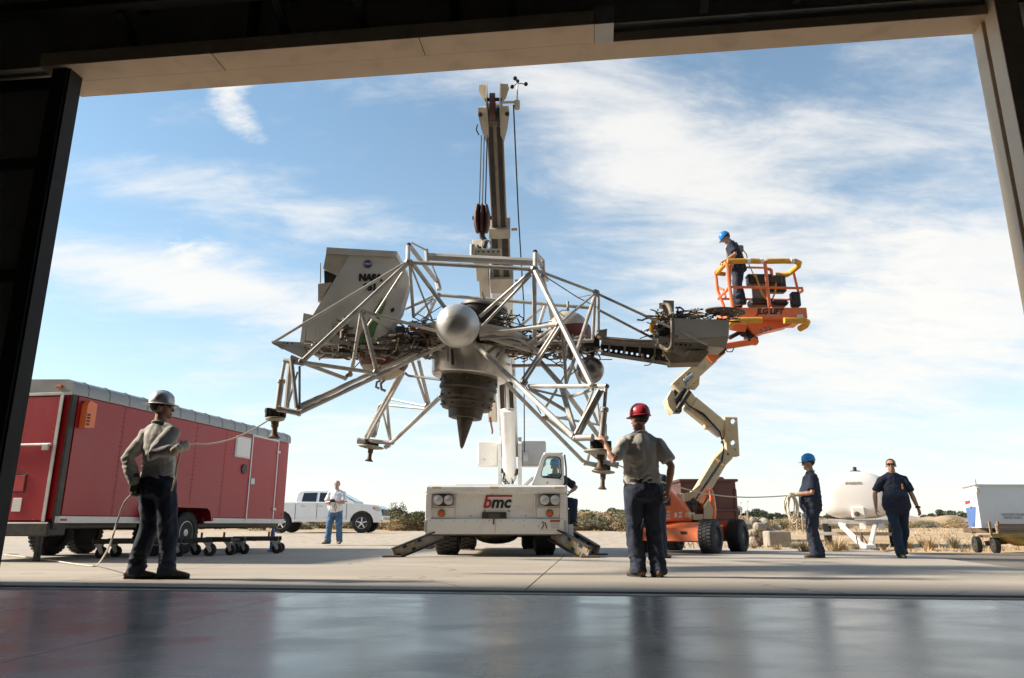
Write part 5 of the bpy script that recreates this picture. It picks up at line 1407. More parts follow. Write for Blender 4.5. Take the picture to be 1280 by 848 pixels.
obj('jib_hose', MB().tube([at(906, 434, 15.0), at(909, 440, 14.95), at(915, 440, 14.95), at(918, 434, 15.0)], .012, 6), M_BLACK, lift)
ud = (UA1 - UA0).normalized()
text_mesh("JLG", .17, M_BLUEP, 'lettering', ua, (UA0 + UA1) / 2 - ud * .22 + V((0, -.158, 0)), ud, V((-ud.z, 0, ud.x)), .002, .2, bold=.004)
for k_h, of in enumerate((.06, .10)):
    obj('arm_hose', MB().tube([at(868, 626, 15.7), at(880, 602, 15.8) + V((of, 0, 0)), at(897, 577, 15.95) + V((of, 0, 0)), at(905, 560, 16.0), at(900, 540, 16.0), at(880, 523, 15.75) + V((0, 0, of)), at(862, 508, 15.45), at(850, 497, 15.2)], .014, 6), M_BLACK, lift)
# basket
BY0, BY1 = 14.75, 15.55          # near and far edge
pz0, pz1 = at(950, 398, BY0).z, at(950, 384.5, BY0).z
bx0, bx1 = at(907, 390, BY0).x, at(1009, 390, BY0).x
fl = obj('basket_floor', MB().box(((bx0 + bx1) / 2, (BY0 + BY1) / 2, (pz0 + pz1) / 2), (bx1 - bx0, BY1 - BY0, pz1 - pz0), .015), M_ORANGE, lift)
text_mesh("JLG LIFT", .17, M_INK, 'lettering', fl, (at(962, 388.4, BY0).x, BY0 - .006, (pz0 + pz1) / 2 + .025), (1, 0, 0), (0, 0, 1), .003, .25, bold=.007, sx=.92)
obj('small_print', MB().box((at(966, 394, BY0).x, BY0 - .004, pz0 + .06), (.3, .004, .025)), M_GREYINK, fl)
obj('small_plate', MB().box((at(1000, 394.5, BY0).x, BY0 - .005, pz0 + .05), (.13, .008, .06)), M_TANKW, fl)
m = MB().prism([at(930, 399, 14.95), at(1000, 399, 14.95), at(985, 408, 14.95), at(960, 414, 14.95), at(945, 419, 14.95), at(938, 412, 14.95)], (0, .3, 0))
sup = obj('basket_support', m, M_ORANGE, lift)
hc = MB()
for px, py in ((951, 414), (957, 411.5), (962, 410)):
    c = at(px, py, 14.945); hc.cyl(c + V((0, -.2, -.04)), c + V((0, .6, .1)), .045, None, 12)
cut(sup, hc)
arm(at(911, 408, 15.0), at(932, 412, 15.0), .12, .14, M_ORANGE, 'support_strut', V((0, 0, 1)), .02)
def pad(pts, r=.06):
    return obj('foam_padding', MB().tube([at(*p) for p in pts], r, 12), M_YELLOW, lift)
pad([(911, 409, 14.6), (914, 404, 14.6), (920, 401.5, 14.6), (930, 400.5, 14.6), (952, 400.5, 14.6)], .068)
pad([(980, 401, 14.6), (1005, 401, 14.6), (1009, 403, 14.7), (1007, 407, 14.8), (1000, 411, 15.0)], .068)
def rail(pts, r=.032): return obj('basket_rail', MB().tube([at(*p) for p in pts], r, 8), M_ORANGE, lift)
ZT = 326.0
rail([(916, 385, 14.8), (911, 352, 14.8), (910, 336, 14.8), (909, 329, 14.8)], .04); rail([(913, 350, 14.85), (912, 357, 14.85), (908, 364, 14.95), (899, 372, 15.3)], .03)
rail([(905, 384, 15.4), (897, 363, 15.5), (895, 345, 15.5), (894.5, 341, 15.5)], .035); rail([(894, 341, 15.5), (901, 334, 15.2), (910, 326, 14.8)], .03)
rail([(914, 359, 14.8), (945, 359.5, 14.8), (1003, 360.5, 14.8), (1003, 364, 14.95), (998, 367, 15.4)], .03)
rail([(962, 384, 14.8), (956, 327, 14.8)], .04); rail([(998, 366, 15.45), (992, 341, 15.5)], .03); rail([(897, 374, 15.5), (925, 374, 15.55), (985, 375, 15.55), (998, 367, 15.45)], .026)
rail([(908, 334, 14.85), (955, 335, 15.5), (963, 336, 15.5), (967, 357, 15.5)], .026); rail([(958, 336, 15.3), (964, 338, 15.3), (966, 358, 15.3)], .04); rail([(912, 352, 14.8), (914, 328, 14.8)], .03)
rail([(907, 372, 15.3), (904, 362, 15.4), (898, 360, 15.5)], .028)
pad([(909, 327, 14.8), (935, 326.5, 14.8), (953, 326.8, 14.8)]); pad([(958, 326.8, 14.8), (978, 326.5, 14.8), (994, 326.8, 14.85), (999, 329, 14.95), (998, 333, 15.1), (988, 341, 15.45), (983, 344, 15.5), (969, 344, 15.55)])
pad([(909, 328, 14.85), (903, 334, 15.1), (897, 341, 15.45)], .05); pad([(897, 342, 15.5), (906, 343, 15.55)], .05)
for px in (935.5, 952, 990):
    a = at(px, 326.6, 14.8); obj('padding_tape', MB().cyl(a + V((-.035, 0, 0)), a + V((.035, 0, 0)), .064, None, 12), M_WINK, lift)
m = MB(); m.box(at(955, 352, 15.3), (.75, .25, .18), .03); m.box(at(948, 346, 15.3), (.55, .2, .07), .02); m.box(at(970, 356, 15.4), (.4, .2, .4), .03)
obj('control_console', m, M_DARK, lift)
obj('manual_box', MB().box(at(949, 365, 15.25), (.30, .12, .36), .02), M_TAN, lift)
m = MB(); m.box(at(950, 379, 15.2), (.5, .3, .16), .04); m.box(at(974, 380, 15.2), (.36, .25, .13), .05)
obj('tool_bag', m, M_DARK, lift)
obj('foot_pedal_box', MB().box(at(994, 375, 15.0), (.2, .16, .34), .03), M_DARK, lift)
obj('yellow_cable', MB().tube([at(944, 343, 15.1), at(948, 355, 15.0), at(953, 368, 15.0), at(958, 374, 15.0), at(965, 375, 15.1), at(969, 366, 15.2), at(970, 352, 15.2)], .02, 7), M_YELLOW, lift)

# ================================================================== red trailer
TA, TB = V((-6.86, 11.1, 0)), V((-5.60, 18.2, 0))
td = (TB - TA).normalized(); tn = V((-td.y, td.x, 0)); TLEN = (TB - TA).length        # tn: away from us (left)
TROT = Matrix((td, tn, V((0, 0, 1)))).transposed()
trl = thing('box_trailer', 'long faded red enclosed trailer parked at the left with grey roof and side door', 'trailer', tuple(TA + V((0, 0, GA))))
def tp(s, n, z): return TA + td * s + tn * n + V((0, 0, z))
def tbox(s0, s1, n0, n1, z0, z1, mat, nm, b=.01, par=None): return obj(nm, MB().box(tp((s0 + s1) / 2, (n0 + n1) / 2, (z0 + z1) / 2), (s1 - s0, n1 - n0, z1 - z0), b, TROT), mat, par or trl)
TW, tz0, tz1 = 2.35, .57, 2.52
tbox(.02, TLEN - .02, .02, TW - .02, tz0, tz1 + .03, M_REDP, 'body', .05)
ARCH0, ARCH1 = 1.98, 3.98
pan = [0.12, 1.15, 2.2, ARCH0 + .0, ARCH1, 5.05]
edges = [0.13, 1.2, 2.25, 3.3, 4.36, 5.42]
for i in range(len(edges) - 1):
    tbox(edges[i] + .0015, edges[i + 1] - .0015, -.012, .018, tz0 + .10, tz1 - .03, M_REDP, 'side_panel', .003)
tbox(6.72, TLEN - .04, -.012, .018, tz0 + .10, tz1 - .03, M_REDP, 'side_panel', .003)
# rivet lines, fine enough to stay one piece per seam
for e in edges[1:-1]:
    m = MB()
    for k in range(22): m.box(tp(e - .03, -.014, tz0 + .16 + k * .083), (.014, .010, .014), 0, TROT); m.box(tp(e + .03, -.014, tz0 + .16 + k * .083), (.014, .010, .014), 0, TROT)
    obj('rivet_line', m, M_REDP, trl)
tbox(-.005, .10, -.02, .02, tz0 - .1, tz1, M_DARK, 'corner_post', .006)
tbox(0, TLEN, -.02, .0, tz0 - .02, tz0 + .085, M_TRIM, 'lower_rail', .004)
# side door with aluminium frame
tbox(5.43, 6.70, -.018, .018, tz0 + .06, tz1 - .02, M_REDP, 'side_door', .004)
for s0, s1, z0, z1 in ((5.40, 5.445, tz0 + .05, tz1 - .0), (6.60, 6.65, tz0 + .05, tz1 - .0), (5.445, 6.60, tz1 - .05, tz1 - .0)): tbox(s0, s1, -.03, .0, z0, z1, M_TRIM, 'door_frame', .004)
for zz in (.85, 2.2): tbox(6.56, 6.72, -.042, -.01, zz, zz + .06, M_TRIM, 'door_hinge', .006)
tbox(5.46, 5.62, -.045, -.015, 1.40, 1.54, M_TRIM, 'door_latch', .01)
tbox(4.72, 5.35, -.03, .0, 1.95, 2.42, M_TRIM, 'window_frame', .01); tbox(4.77, 5.30, -.036, -.028, 1.99, 2.38, M_TANKW, 'window_cover', .004)
obj('filler_cap', MB().cyl(tp(5.16, -.02, 1.72), tp(5.16, -.035, 1.72), .11, None, 18), M_DARK, trl)
rl = obj('marker_lamp_box', MB().prism([tp(.20, -.02, 2.0), tp(.40, -.02, 2.02), tp(.40, -.02, 2.40), tp(.25, -.02, 2.44), tp(.20, -.02, 2.36)], -tn * .11), M_ORANGE, trl)
for k in range(4): obj('lamp_slot', MB().box(tp(.25, -.133, 2.06 + k * .05), (.06, .008, .03), 0, TROT), M_DARK, rl)
obj('side_lamp', MB().box(tp(.18, -.025, tz0 + .03), (.12, .02, .03), .005, TROT), M_REDINK, trl)
obj('side_lamp', MB().box(tp(TLEN - .12, -.02, tz0 + .18), (.05, .02, .06), .005, TROT), M_AMBER, trl)
# roof with rounded shoulder
m = MB()
prof = [(-.025, tz1 - .02), (-.03, tz1 + .10), (.0, tz1 + .17), (.08, tz1 + .215), (TW / 2, tz1 + .25), (TW - .08, tz1 + .215), (TW, tz1 + .17), (TW + .03, tz1 + .1), (TW + .025, tz1 - .02)]
m.prism([tp(-.03, n, z) for n, z in prof], td * (TLEN + .05))
rf = obj('roof', m, M_ROOF, trl)
for k in range(15): obj('roof_rib', MB().prism([tp(.3 + k * .48, n, z + .006) for n, z in ((-.033, tz1 - .01), (-.036, tz1 + .10), (-.004, tz1 + .175), (.08, tz1 + .222), (.2, tz1 + .225), (.2, tz1 + .2), (-.02, tz1 - .01))], td * .012), M_ROOF, rf)
tbox(-.034, -.005, -.02, TW + .02, tz1 - .03, tz1 + .015, M_TRIM, 'rear_header', .004)
obj('roof_lamp', MB().box(tp(-.04, .22, tz1 + .1), (.04, .1, .05), .01, TROT), M_AMBER, trl)
# rear doors
for n0, n1 in ((.14, 1.16), (1.19, 2.22)):
    d = tbox(-.03, .0, n0, n1, tz0 + .02, tz1 - .05, M_REDP, 'rear_door', .006)
    tbox(-.045, -.03, n0 - .03, n0 + .03, tz0 + .0, tz1 - .04, M_TRIM, 'door_edge', .004, d)
    obj('lock_bar', MB().cyl(tp(-.06, n0 + .05, 1.72), tp(-.06, n1, 1.72), .022), M_TRIM, d)
    obj('lock_handle', MB().box(tp(-.075, n0 + .12, 1.68), (.04, .12, .1), .012, TROT), M_TRIM, d)
    tbox(-.04, -.03, n0 + .40, n0 + .62, 1.0, 1.28, M_DARK, 'tail_lamp', .006, d); tbox(-.048, -.04, n0 + .42, n0 + .60, 1.02, 1.26, M_REDINK, 'tail_lamp_lens', .004, d)
    tbox(-.04, -.03, n0 + .42, n0 + .58, .72, .92, M_TANKW, 'licence_plate', .004, d)
tbox(-.06, .3, .02, TW - .02, .36, tz0 - .005, M_DARK, 'rear_bumper', .02)
tbox(.1, TLEN - .1, .35, TW - .35, .44, .565, M_DARK, 'chassis_frame', .02)
tbox(.1, TLEN - .1, .10, .22, .46, .566, M_DARK, 'chassis_rail', .02); tbox(.1, TLEN - .1, TW - .25, TW - .12, .46, .566, M_DARK, 'chassis_rail', .02)
for s_ in (2.48, 3.34):
    for n_, sg in ((.12, -1), (TW - .12, 1)):
        wheel(trl, tp(s_, n_, .375), tn * sg, .39, .25, M_TRIM)
m = MB()
pts = [(ARCH0 - .06, tz0 + .02), (ARCH0, tz0 + .26), (ARCH0 + .14, tz0 + .34), (ARCH1 - .28, tz0 + .34), (ARCH1 - .14, tz0 + .26), (ARCH1 - .06, tz0 + .02)]
inn = [(ARCH0 + .02, tz0 + .02), (ARCH0 + .06, tz0 + .21), (ARCH0 + .17, tz0 + .27), (ARCH1 - .31, tz0 + .27), (ARCH1 - .2, tz0 + .21), (ARCH1 - .13, tz0 + .02)]
m.prism([tp(s_, -.005, z) for s_, z in pts] + [tp(s_, -.005, z) for s_, z in inn[::-1]], -tn * .17)
obj('wheel_arch', m, M_REDP, trl)
for o_ in [q_ for q_ in trl.children if q_.name.split('.')[0] in ('body', 'side_panel', 'lower_rail', 'chassis_rail')]:
    xs_ = [(WM[o_.name] @ v.co) for v in o_.data.vertices]
    ss = [(p - TA).dot(td) for p in xs_]; nn_ = [(p - TA).dot(tn) for p in xs_]
    if min(ss) > inn[-1][0] or max(ss) < inn[0][0] or min(nn_) > 1: continue
    ar = MB().prism([tp(s_, -.3, z) for s_, z in [(inn[0][0], .2)] + inn + [(inn[-1][0], .2)]], tn * .75)
    cut(o_, ar)
for n_ in (.5, TW - .5):
    j = obj('jack_stand', MB().box(tp(.35, n_, .2), (.08, .08, .5), .01, TROT).box(tp(.35, n_, -.02), (.2, .2, .02), .005, TROT), M_DARK, trl)

# ================================================================== caster dollies
def dolly(px, d, L_, rot, label):
    c = at(px, 690, d); c.z = GA
    t = thing('caster_dolly', label, 'dolly', tuple(c), rot, 'low black caster dollies before the trailer')
    Rm = WM[t.name]
    def q(x, y, z): return Rm @ V((x, y, z))
    rm = Matrix.Rotation(rot, 3, 'Z')
    obj('dolly_beam', MB().box(q(0, -.28, .285), (L_, .1, .08), .01, rm), M_DARK, t)
    obj('dolly_beam', MB().box(q(0, .28, .285), (L_, .1, .08), .01, rm), M_DARK, t)
    for x_ in (-L_ * .36, 0, L_ * .36): obj('cross_bar', MB().box(q(x_, 0, .27), (.09, .46, .06), .01, rm), M_DARK, t)
    for x_ in (-L_ * .42, L_ * .42):
        for y_ in (-.28, .28):
            f = MB().box(q(x_, y_, .235), (.12, .11, .02), .004, rm)
            for s_ in (-.04, .04): f.prism([q(x_ - .05, y_ + s_, .23), q(x_ + .05, y_ + s_, .23), q(x_ + .09, y_ + s_, .10), q(x_ + .05, y_ + s_, .07)], rm @ V((0, .008, 0)))
            fk = obj('caster_fork', f, M_TRIM, t)
            obj('caster_wheel', MB().lathe([(.03, -.03), (.085, -.03), (.10, -.02), (.10, .02), (.085, .03), (.03, .03)], q(x_ + .055, y_, .10), rm @ V((.15, 1, 0)), 20), M_BLACK, fk)
    obj('dolly_pin', MB().cyl(q(L_ * .3, -.28, .32), q(L_ * .3, -.28, .42), .02), M_RUST, t)
dolly(172, 12.9, 1.25, .10, 'black caster dolly just left of the man in the grey shirt, leftmost of the row')
dolly(232, 13.6, .85, .35, 'black caster dolly just right of the grey shirted man, under the trailer wheel')
dolly(272, 14.2, .80, -.1, 'black caster dolly in the middle of the row below the trailer side')
dolly(318, 15.0, .95, .2, 'black caster dolly at the right end of the row below the trailer door')
# blue floor jack by the last dolly
c = at(341, 668, 15.8); c.z = GA
j = thing('trailer_jack', 'blue screw jack standing under the front of the red trailer', 'jack', tuple(c))
obj('jack_body', MB().lathe([(.09, 0), (.09, .02), (.045, .05), (.045, .42), (.03, .43), (.03, .55)], c, (0, 0, 1), 14), M_BLUEP, j)
obj('jack_beam', MB().box(c + V((-.25, 0, .52)), (.7, .08, .05), .01), M_WOOD, j)
obj('jack_handle', MB().tube([c + V((0, -.05, .4)), c + V((.12, -.1, .42)), c + V((.2, -.12, .38))], .012, 6), M_TRIM, j)

# ================================================================== white pickup
PY = 33.4; PG = gz(-8, 33.4)
pk = thing('pickup_truck', 'white pickup truck parked on the gravel behind the red trailer', 'pickup', (-7.6, PY, PG))
PSX = (at(456, 660, PY).x - at(358, 660, PY).x) / 3.55
fxw, rxw = at(456, 660, PY).x, at(358, 660, PY).x
def pp(x, z, y=0): return V((rxw + x, PY + y, PG + z))
side = [(-1.15, .62), (-1.15, 1.0), (-1.1, 1.28), (.62, 1.27), (.62, 1.30), (2.9, 1.26), (3.55, 1.22), (4.2, 1.16), (4.36, 1.05), (4.42, .78), (4.45, .52), (4.32, .45)]
def arch(cx, r=.52, k=8): return [(cx + r * math.cos(math.pi * i / k), .42 + r * math.sin(math.pi * i / k) * .98) for i in range(k + 1)]
poly = side + arch(3.55) + [(2.9, .44), (.65, .46)] + arch(0) + [(-1.1, .5)]
bd_ = obj('body', MB().prism([pp(x, z, -.98) for x, z in poly], (0, 1.96, 0)), M_CLEANW, pk)
md = bd_.modifiers.new('soft edges', 'BEVEL'); md.width = .05; md.segments = 2; md.limit_method = 'ANGLE'; md.angle_limit = R(40)
obj('inner_body', MB().box(pp(1.7, .75), (5.5, 1.7, .5), .05), M_DARK, pk)
# greenhouse
def gh(poly, y0, inset, mat, nm, par=pk):
    n = len(poly); mb = MB()
    zb, zt_ = min(z for x, z in poly), max(z for x, z in poly)
    def yy(z): return y0 - inset * (z - zb) / (zt_ - zb)
    vs_ = [pp(x, z, -yy(z)) for x, z in poly] + [pp(x, z, yy(z)) for x, z in poly]
    fs = [tuple(range(n)), tuple(range(2 * n - 1, n - 1, -1))] + [((i + 1) % n, i, n + i, n + (i + 1) % n) for i in range(n)]
    return obj(nm, mb.add(vs_, fs), mat, par)
GK = .78
def gk(pts): return [(x, 1.25 + (z - 1.25) * GK) for x, z in pts]
cabp = gk([(.58, 1.25), (.60, 1.75), (.72, 1.93), (1.0, 1.97), (2.0, 1.95), (2.35, 1.86), (3.25, 1.30), (3.2, 1.25)])
cb = gh(cabp, .95, .22, M_CLEANW, 'cab')
md = cb.modifiers.new('soft edges', 'BEVEL'); md.width = .04; md.segments = 2; md.limit_method = 'ANGLE'; md.angle_limit = R(25)
def win(poly, nm='window'):
    mb = MB(); pts = [pp(x, z, -(.95 - .22 * (z - 1.25) / (.72 * GK)) - .008) for x, z in gk(poly)]
    mb.prism(pts, (0, .02, 0)); return obj(nm, mb, M_DGLASS, pk)
win([(.86, 1.34), (.90, 1.82), (1.50, 1.84), (1.50, 1.33)]); win([(1.62, 1.33), (1.62, 1.84), (2.25, 1.80), (2.86, 1.36), (2.84, 1.32)])
obj('windscreen', MB().prism([pp(2.42, 1.25 + .61 * GK, -.70), pp(3.22, 1.25 + .08 * GK, -.86), pp(3.22, 1.25 + .08 * GK, .86), pp(2.42, 1.25 + .61 * GK, .70)], (.01, 0, .012)), M_DGLASS, pk)
for x_ in (.62, 1.56, 2.86):
    obj('door_seam', MB().prism([pp(x_, .55, -.984), pp(x_, 1.24, -.984), pp(x_ + .022, 1.24, -.984), pp(x_ + .022, .55, -.984)], (0, .01, 0)), M_DARK, pk)
for x_ in (.95, 1.72): obj('door_handle', MB().box(pp(x_, 1.12, -.995), (.2, .03, .035), .008), M_TRIM, pk)
obj('side_moulding', MB().box(pp(1.75, .62, -.99), (2.2, .02, .05), .006), M_CLEANW, pk)
obj('badge', MB().box(pp(2.55, .98, -.988), (.3, .008, .05)), M_GREYINK, pk)
obj('wing_mirror', MB().box(pp(2.72, 1.36, -1.08), (.14, .2, .2), .04), M_CLEANW, pk)
hl = obj('headlight', MB().prism([pp(4.0, 1.0, -.99), pp(4.02, 1.10, -.99), pp(4.34, 1.05, -.985), pp(4.38, .90, -.985), pp(4.2, .9, -.99)], (.03, .25, 0)), M_LENS, pk)
obj('turn_lens', MB().box(pp(4.08, 1.03, -.996), (.08, .01, .08), .004), M_AMBER, hl)
obj('front_bumper', MB().box(pp(4.40, .60, 0), (.16, 1.9, .26), .05), M_CHROME, pk)
obj('bed_rail', MB().box(pp(-.25, 1.285, -.9), (1.7, .1, .04), .015), M_CLEANW, pk)
obj('tail_window', MB().box(pp(.575, 1.52, 0), (.02, 1.3, .28)), M_DGLASS, pk)
for x_ in (0, 3.55):
    for s_ in (-1, 1): wheel(pk, pp(x_, .40, s_ * .84), (0, s_, 0), .41, .27, M_CHROME, spokes=5)

# ================================================================== water tank trailer
WC = at(1074, 660, 20.3); WG = gz(WC.x, 20) 
wt = thing('water_tank_trailer', 'rounded white water tank on a low trailer with white A frame hitch', 'tank trailer', (WC.x, 20.3, WG))
wx = WC.x
tz_ = at(1074, 648, 20.3).z; tt_ = at(1074, 589, 20.3).z; tw_ = (at(1116, 620, 20.3).x - at(1034, 620, 20.3).x) / 2
zc_ = tz_ + (tt_ - tz_) * .46
prof_ = []
for i in range(40):
    a = 2 * math.pi * i / 40; ca, sa = math.cos(a), math.sin(a)
    e = 2.35 if sa > 0 else 3.6
    x_ = tw_ * math.copysign(abs(ca) ** (2 / e), ca); z_ = (tt_ - zc_ if sa > 0 else zc_ - tz_) * math.copysign(abs(sa) ** (2 / e), sa)
    prof_.append((x_, z_))
wa = math.atan2(wx, 20.3); WR_ = Matrix.Rotation(-wa, 3, 'Z')
def wq(x, y, z): return V((wx, 20.3, 0)) + WR_ @ V((x, y, 0)) + V((0, 0, z))
m = MB(); rings = []
for y_, s_ in ((-.06, .55), (-.02, .78), (.06, .92), (.2, 1.0), (2.2, 1.0), (2.34, .92), (2.42, .78), (2.46, .5)):
    rings.append([wq(x_ * s_, y_, zc_ + z_ * s_) for x_, z_ in prof_])
n = 40; m.v = [p for r_ in rings for p in r_]
m.f = [(i * n + k, i * n + (k + 1) % n, (i + 1) * n + (k + 1) % n, (i + 1) * n + k) for i in range(len(rings) - 1) for k in range(n)] + [tuple(range(n - 1, -1, -1)), tuple(range((len(rings) - 1) * n, len(rings) * n))]
tk = obj('tank', m, M_TANKW, wt, sharp=60)
obj('tank_lid', MB().lathe([(.16, 0), (.17, .03), (.12, .06), (.05, .07), (.05, .16), (.02, .17)], wq(.06, .7, tt_ - .01), (0, 0, 1), 20), M_DARK, tk)
obj('sump_box', MB().box(wq(.02, -.08, tz_ + .15), (.34, .14, .3), .03, WR_), M_TANKW, tk)
obj('outlet_valve', MB().lathe([(.07, 0), (.07, .05), (.045, .06), (.045, .1)], wq(-.02, -.15, tz_ + .11), WR_ @ V((0, -1, 0)), 16), M_RUST, tk)
obj('level_panel', MB().box(wq(-.62, .10, tz_ + .42), (.22, .05, .4), .02, WR_), M_TANKW, tk)
text_mesh("77 BRENTA", .085, M_GREYINK, 'lettering', tk, wq(-.02, -.068, at(1070, 604, 20.2).z), WR_ @ V((1, 0, 0)), (0, 0, 1), .003, bold=.003)
obj('trailer_frame', MB().box(wq(0, .15, tz_ - .10), (tw_ * 2 + .1, .12, .12), .01, WR_).box(wq(0, 1.3, tz_ - .16), (tw_ * 2, 2.2, .08), .01, WR_), M_TRIM, wt)
obj('rear_beam', MB().box(wq(0, .7, tz_ - .42), (tw_ * 2 + .3, .1, .09), .01, WR_), M_TRIM, wt)
for k, x_ in enumerate((-.85, -.4, .1, .55, .8)): obj('frame_bracket', MB().box(wq(x_, .08, tz_ - .22), (.16, .08, .16), .01, WR_), M_DARK if k in (0, 4) else M_WHITE, wt)
for x_ in (-.82, .82): obj('marker_lamp', MB().box(wq(x_, .075, tz_ - .16), (.08, .02, .04), .006, WR_), M_AMBER, wt)
HB = at(1083, 682, 17.7)
for s_ in (-1, 1): obj('hitch_arm', MB().beam((wx + s_ * .48, 20.35, tz_ - .16), HB + V((s_ * .10, 0, 0)), .10, .10, .01), M_CLEANW, wt)
obj('hitch_coupler', MB().box(HB + V((0, -.05, -.02)), (.26, .3, .12), .03), M_CLEANW, wt)
obj('hitch_jack', MB().cyl(HB + V((0, .2, -.36)), HB + V((0, .2, .3)), .03).cyl(HB + V((0, .2, -.37)), HB + V((0, .2, -.33)), .08), M_RUST, wt)
obj('hitch_chains', MB().tube([HB + V((-.08, .3, .2)), HB + V((-.14, .1, -.1)), HB + V((-.04, -.1, -.06))], .014, 6).tube([HB + V((.08, .3, .2)), HB + V((.16, .1, -.1)), HB + V((.06, -.1, -.06))], .014, 6), M_DARK, wt)
for s_ in (-1, 1): wheel(wt, wq(s_ * (tw_ - .05), 1.4, WG + .33), WR_ @ V((s_, 0, 0)), .34, .2, M_TRIM)

# ================================================================== equipment cart on the right
cg = thing('equipment_cart', 'white boxy equipment cart with blue and red markings behind a rusty timber flatbed', 'cart', (10.6, 16.6, -.06))
CX0 = at(1224, 640, 16.3).x; CY0 = 16.3
def cz(py, d=CY0): return at(1230, py, d).z
zb, zt_ = cz(660), cz(607)
fx = at(1208.5, 640, 17.6).x
front = [V((CX0, CY0, zb)), V((CX0, CY0, zt_)), V((fx, 17.6, at(1209, 610, 17.6).z)), V((fx, 17.6, at(1209, 659.5, 17.6).z))]
obj('cart_body', MB().prism([V((CX0, CY0, zb)), V((13.6, CY0 + .1, zb)), V((13.6, CY0 + 1.4, zb)), V((fx, 17.6, zb))], (0, 0, zt_ - zb)), M_CLEANW, cg)
nf = (front[3] - front[0]).cross(front[1] - front[0]).normalized()
if nf.x > 0: nf = -nf
def onf(u, v_):   # u: 0 near edge .. 1 far edge, v_: 0 bottom .. 1 top
    b = front[0] + (V((fx, 17.6, zb)) - front[0]) * u; return b + V((0, 0, (zt_ - zb) * v_)) + nf * .006
obj('blue_marking', MB().prism([onf(.50, .02), onf(.20, .50), onf(.98, .50), onf(.98, .02)], nf * .004), M_BLUEP, cg)
obj('red_marking', MB().prism([onf(.62, .60), onf(.55, .67), onf(.98, .67), onf(.98, .58)], nf * .004), M_REDINK, cg)
for v_ in (.50, .09): obj('hinge', MB().box(onf(.50, v_), (.05, .05, .04), .008), M_RUST, cg)
obj('roof_lip', MB().beam(V((CX0 - .01, CY0 - .02, zt_ + .012)), V((fx - .01, 17.6, zt_ + .012)), .05, .03, .006), M_TRIM, cg)
obj('roof_lip', MB().beam(V((CX0 - .01, CY0 - .02, zt_ + .012)), V((13.6, CY0 + .08, zt_ + .012)), .05, .02, .006), M_TRIM, cg)
obj('corner_lamp', MB().cyl((CX0, CY0 - .02, zt_ + .02), (CX0, CY0 - .02, zt_ + .13), .022).box((CX0 + .02, CY0 - .03, zt_ - .1), (.08, .05, .12), .01), M_TANKW, cg)
text_mesh("BATTERY POWER", .068, M_GREYINK, 'lettering', cg, (at(1268, 643, CY0).x, CY0 + .003, at(1268, 643.5, CY0).z), (1, .03, 0), (0, 0, 1), .003)
text_mesh("SPACE 16 BAY", .068, M_GREYINK, 'lettering', cg, (at(1267, 647, CY0).x, CY0 + .003, at(1267, 647.3, CY0).z), (1, .03, 0), (0, 0, 1), .003)
obj('cart_frame', MB().box((12.0, CY0 + .6, zb - .06), (3.0, .9, .1), .01), M_RUST, cg)
for x_, y_ in ((at(1223, 680, 16.5).x, 16.55), (at(1242, 680, 16.3).x, 16.25)):
    wheel(cg, (x_, y_, .10), (-.93, .22, 0), .17, .12, M_RUST)
obj('cart_axle', MB().beam((10.45, 16.5, .12), (11.2, 16.4, .2), .1, .1, .01).tube([V((at(1213, 661, 16.6).x, 16.6, zb)), V((at(1212, 666, 16.6).x, 16.5, zb - .12)), V((at(1216, 667, 16.6).x, 16.5, zb - .1))], .02, 6), M_RUST, cg)
fb = thing('flatbed_cart', 'rusty yellow flatbed cart with weathered timber sides at the right edge of the picture', 'cart', (11.6, 15.8, -.06))
yb = 15.9
fx0 = at(1236, 660, yb).x
for k in range(3):
    z_ = at(1250, 666 - k * 4.6, yb).z
    obj('timber_board', MB().box((fx0 + 1.35 + .1, yb, z_), (2.6, .05, .07), .006), M_WOOD, fb)
for x_ in (0, .18, .9, 1.8): obj('stake_post', MB().box((fx0 + x_, yb - .045, at(1250, 661, yb).z), (.05, .035, .30), .006), M_WOOD, fb)
obj('yellow_rail', MB().box((fx0 + 1.35, yb - .03, at(1250, 669.5, yb).z), (2.7, .06, .08), .008), M_YELP, fb)
obj('bed_floor', MB().box((fx0 + 1.5, yb + .4, at(1250, 671, yb).z), (2.6, .7, .05), .006), M_RUST, fb)
obj('yellow_hopper', MB().prism([V((fx0 + .35, yb - .02, at(1250, 671.5, yb).z)), V((fx0 + 2.6, yb - .02, at(1250, 671.5, yb).z)), V((fx0 + 2.6, yb - .02, .05)), V((fx0 + .8, yb - .02, .08))], (0, .5, 0)), M_YELP, fb)
obj('drawbar', MB().beam((fx0 + .62, yb - .1, .1), (fx0 + 1.4, yb - .2, .03), .06, .05, .01), M_RUST, fb)
for x_ in (1.7, 2.4): wheel(fb, (fx0 + x_, yb + .2, .12), (0, -1, 0), .19, .14, M_RUST)

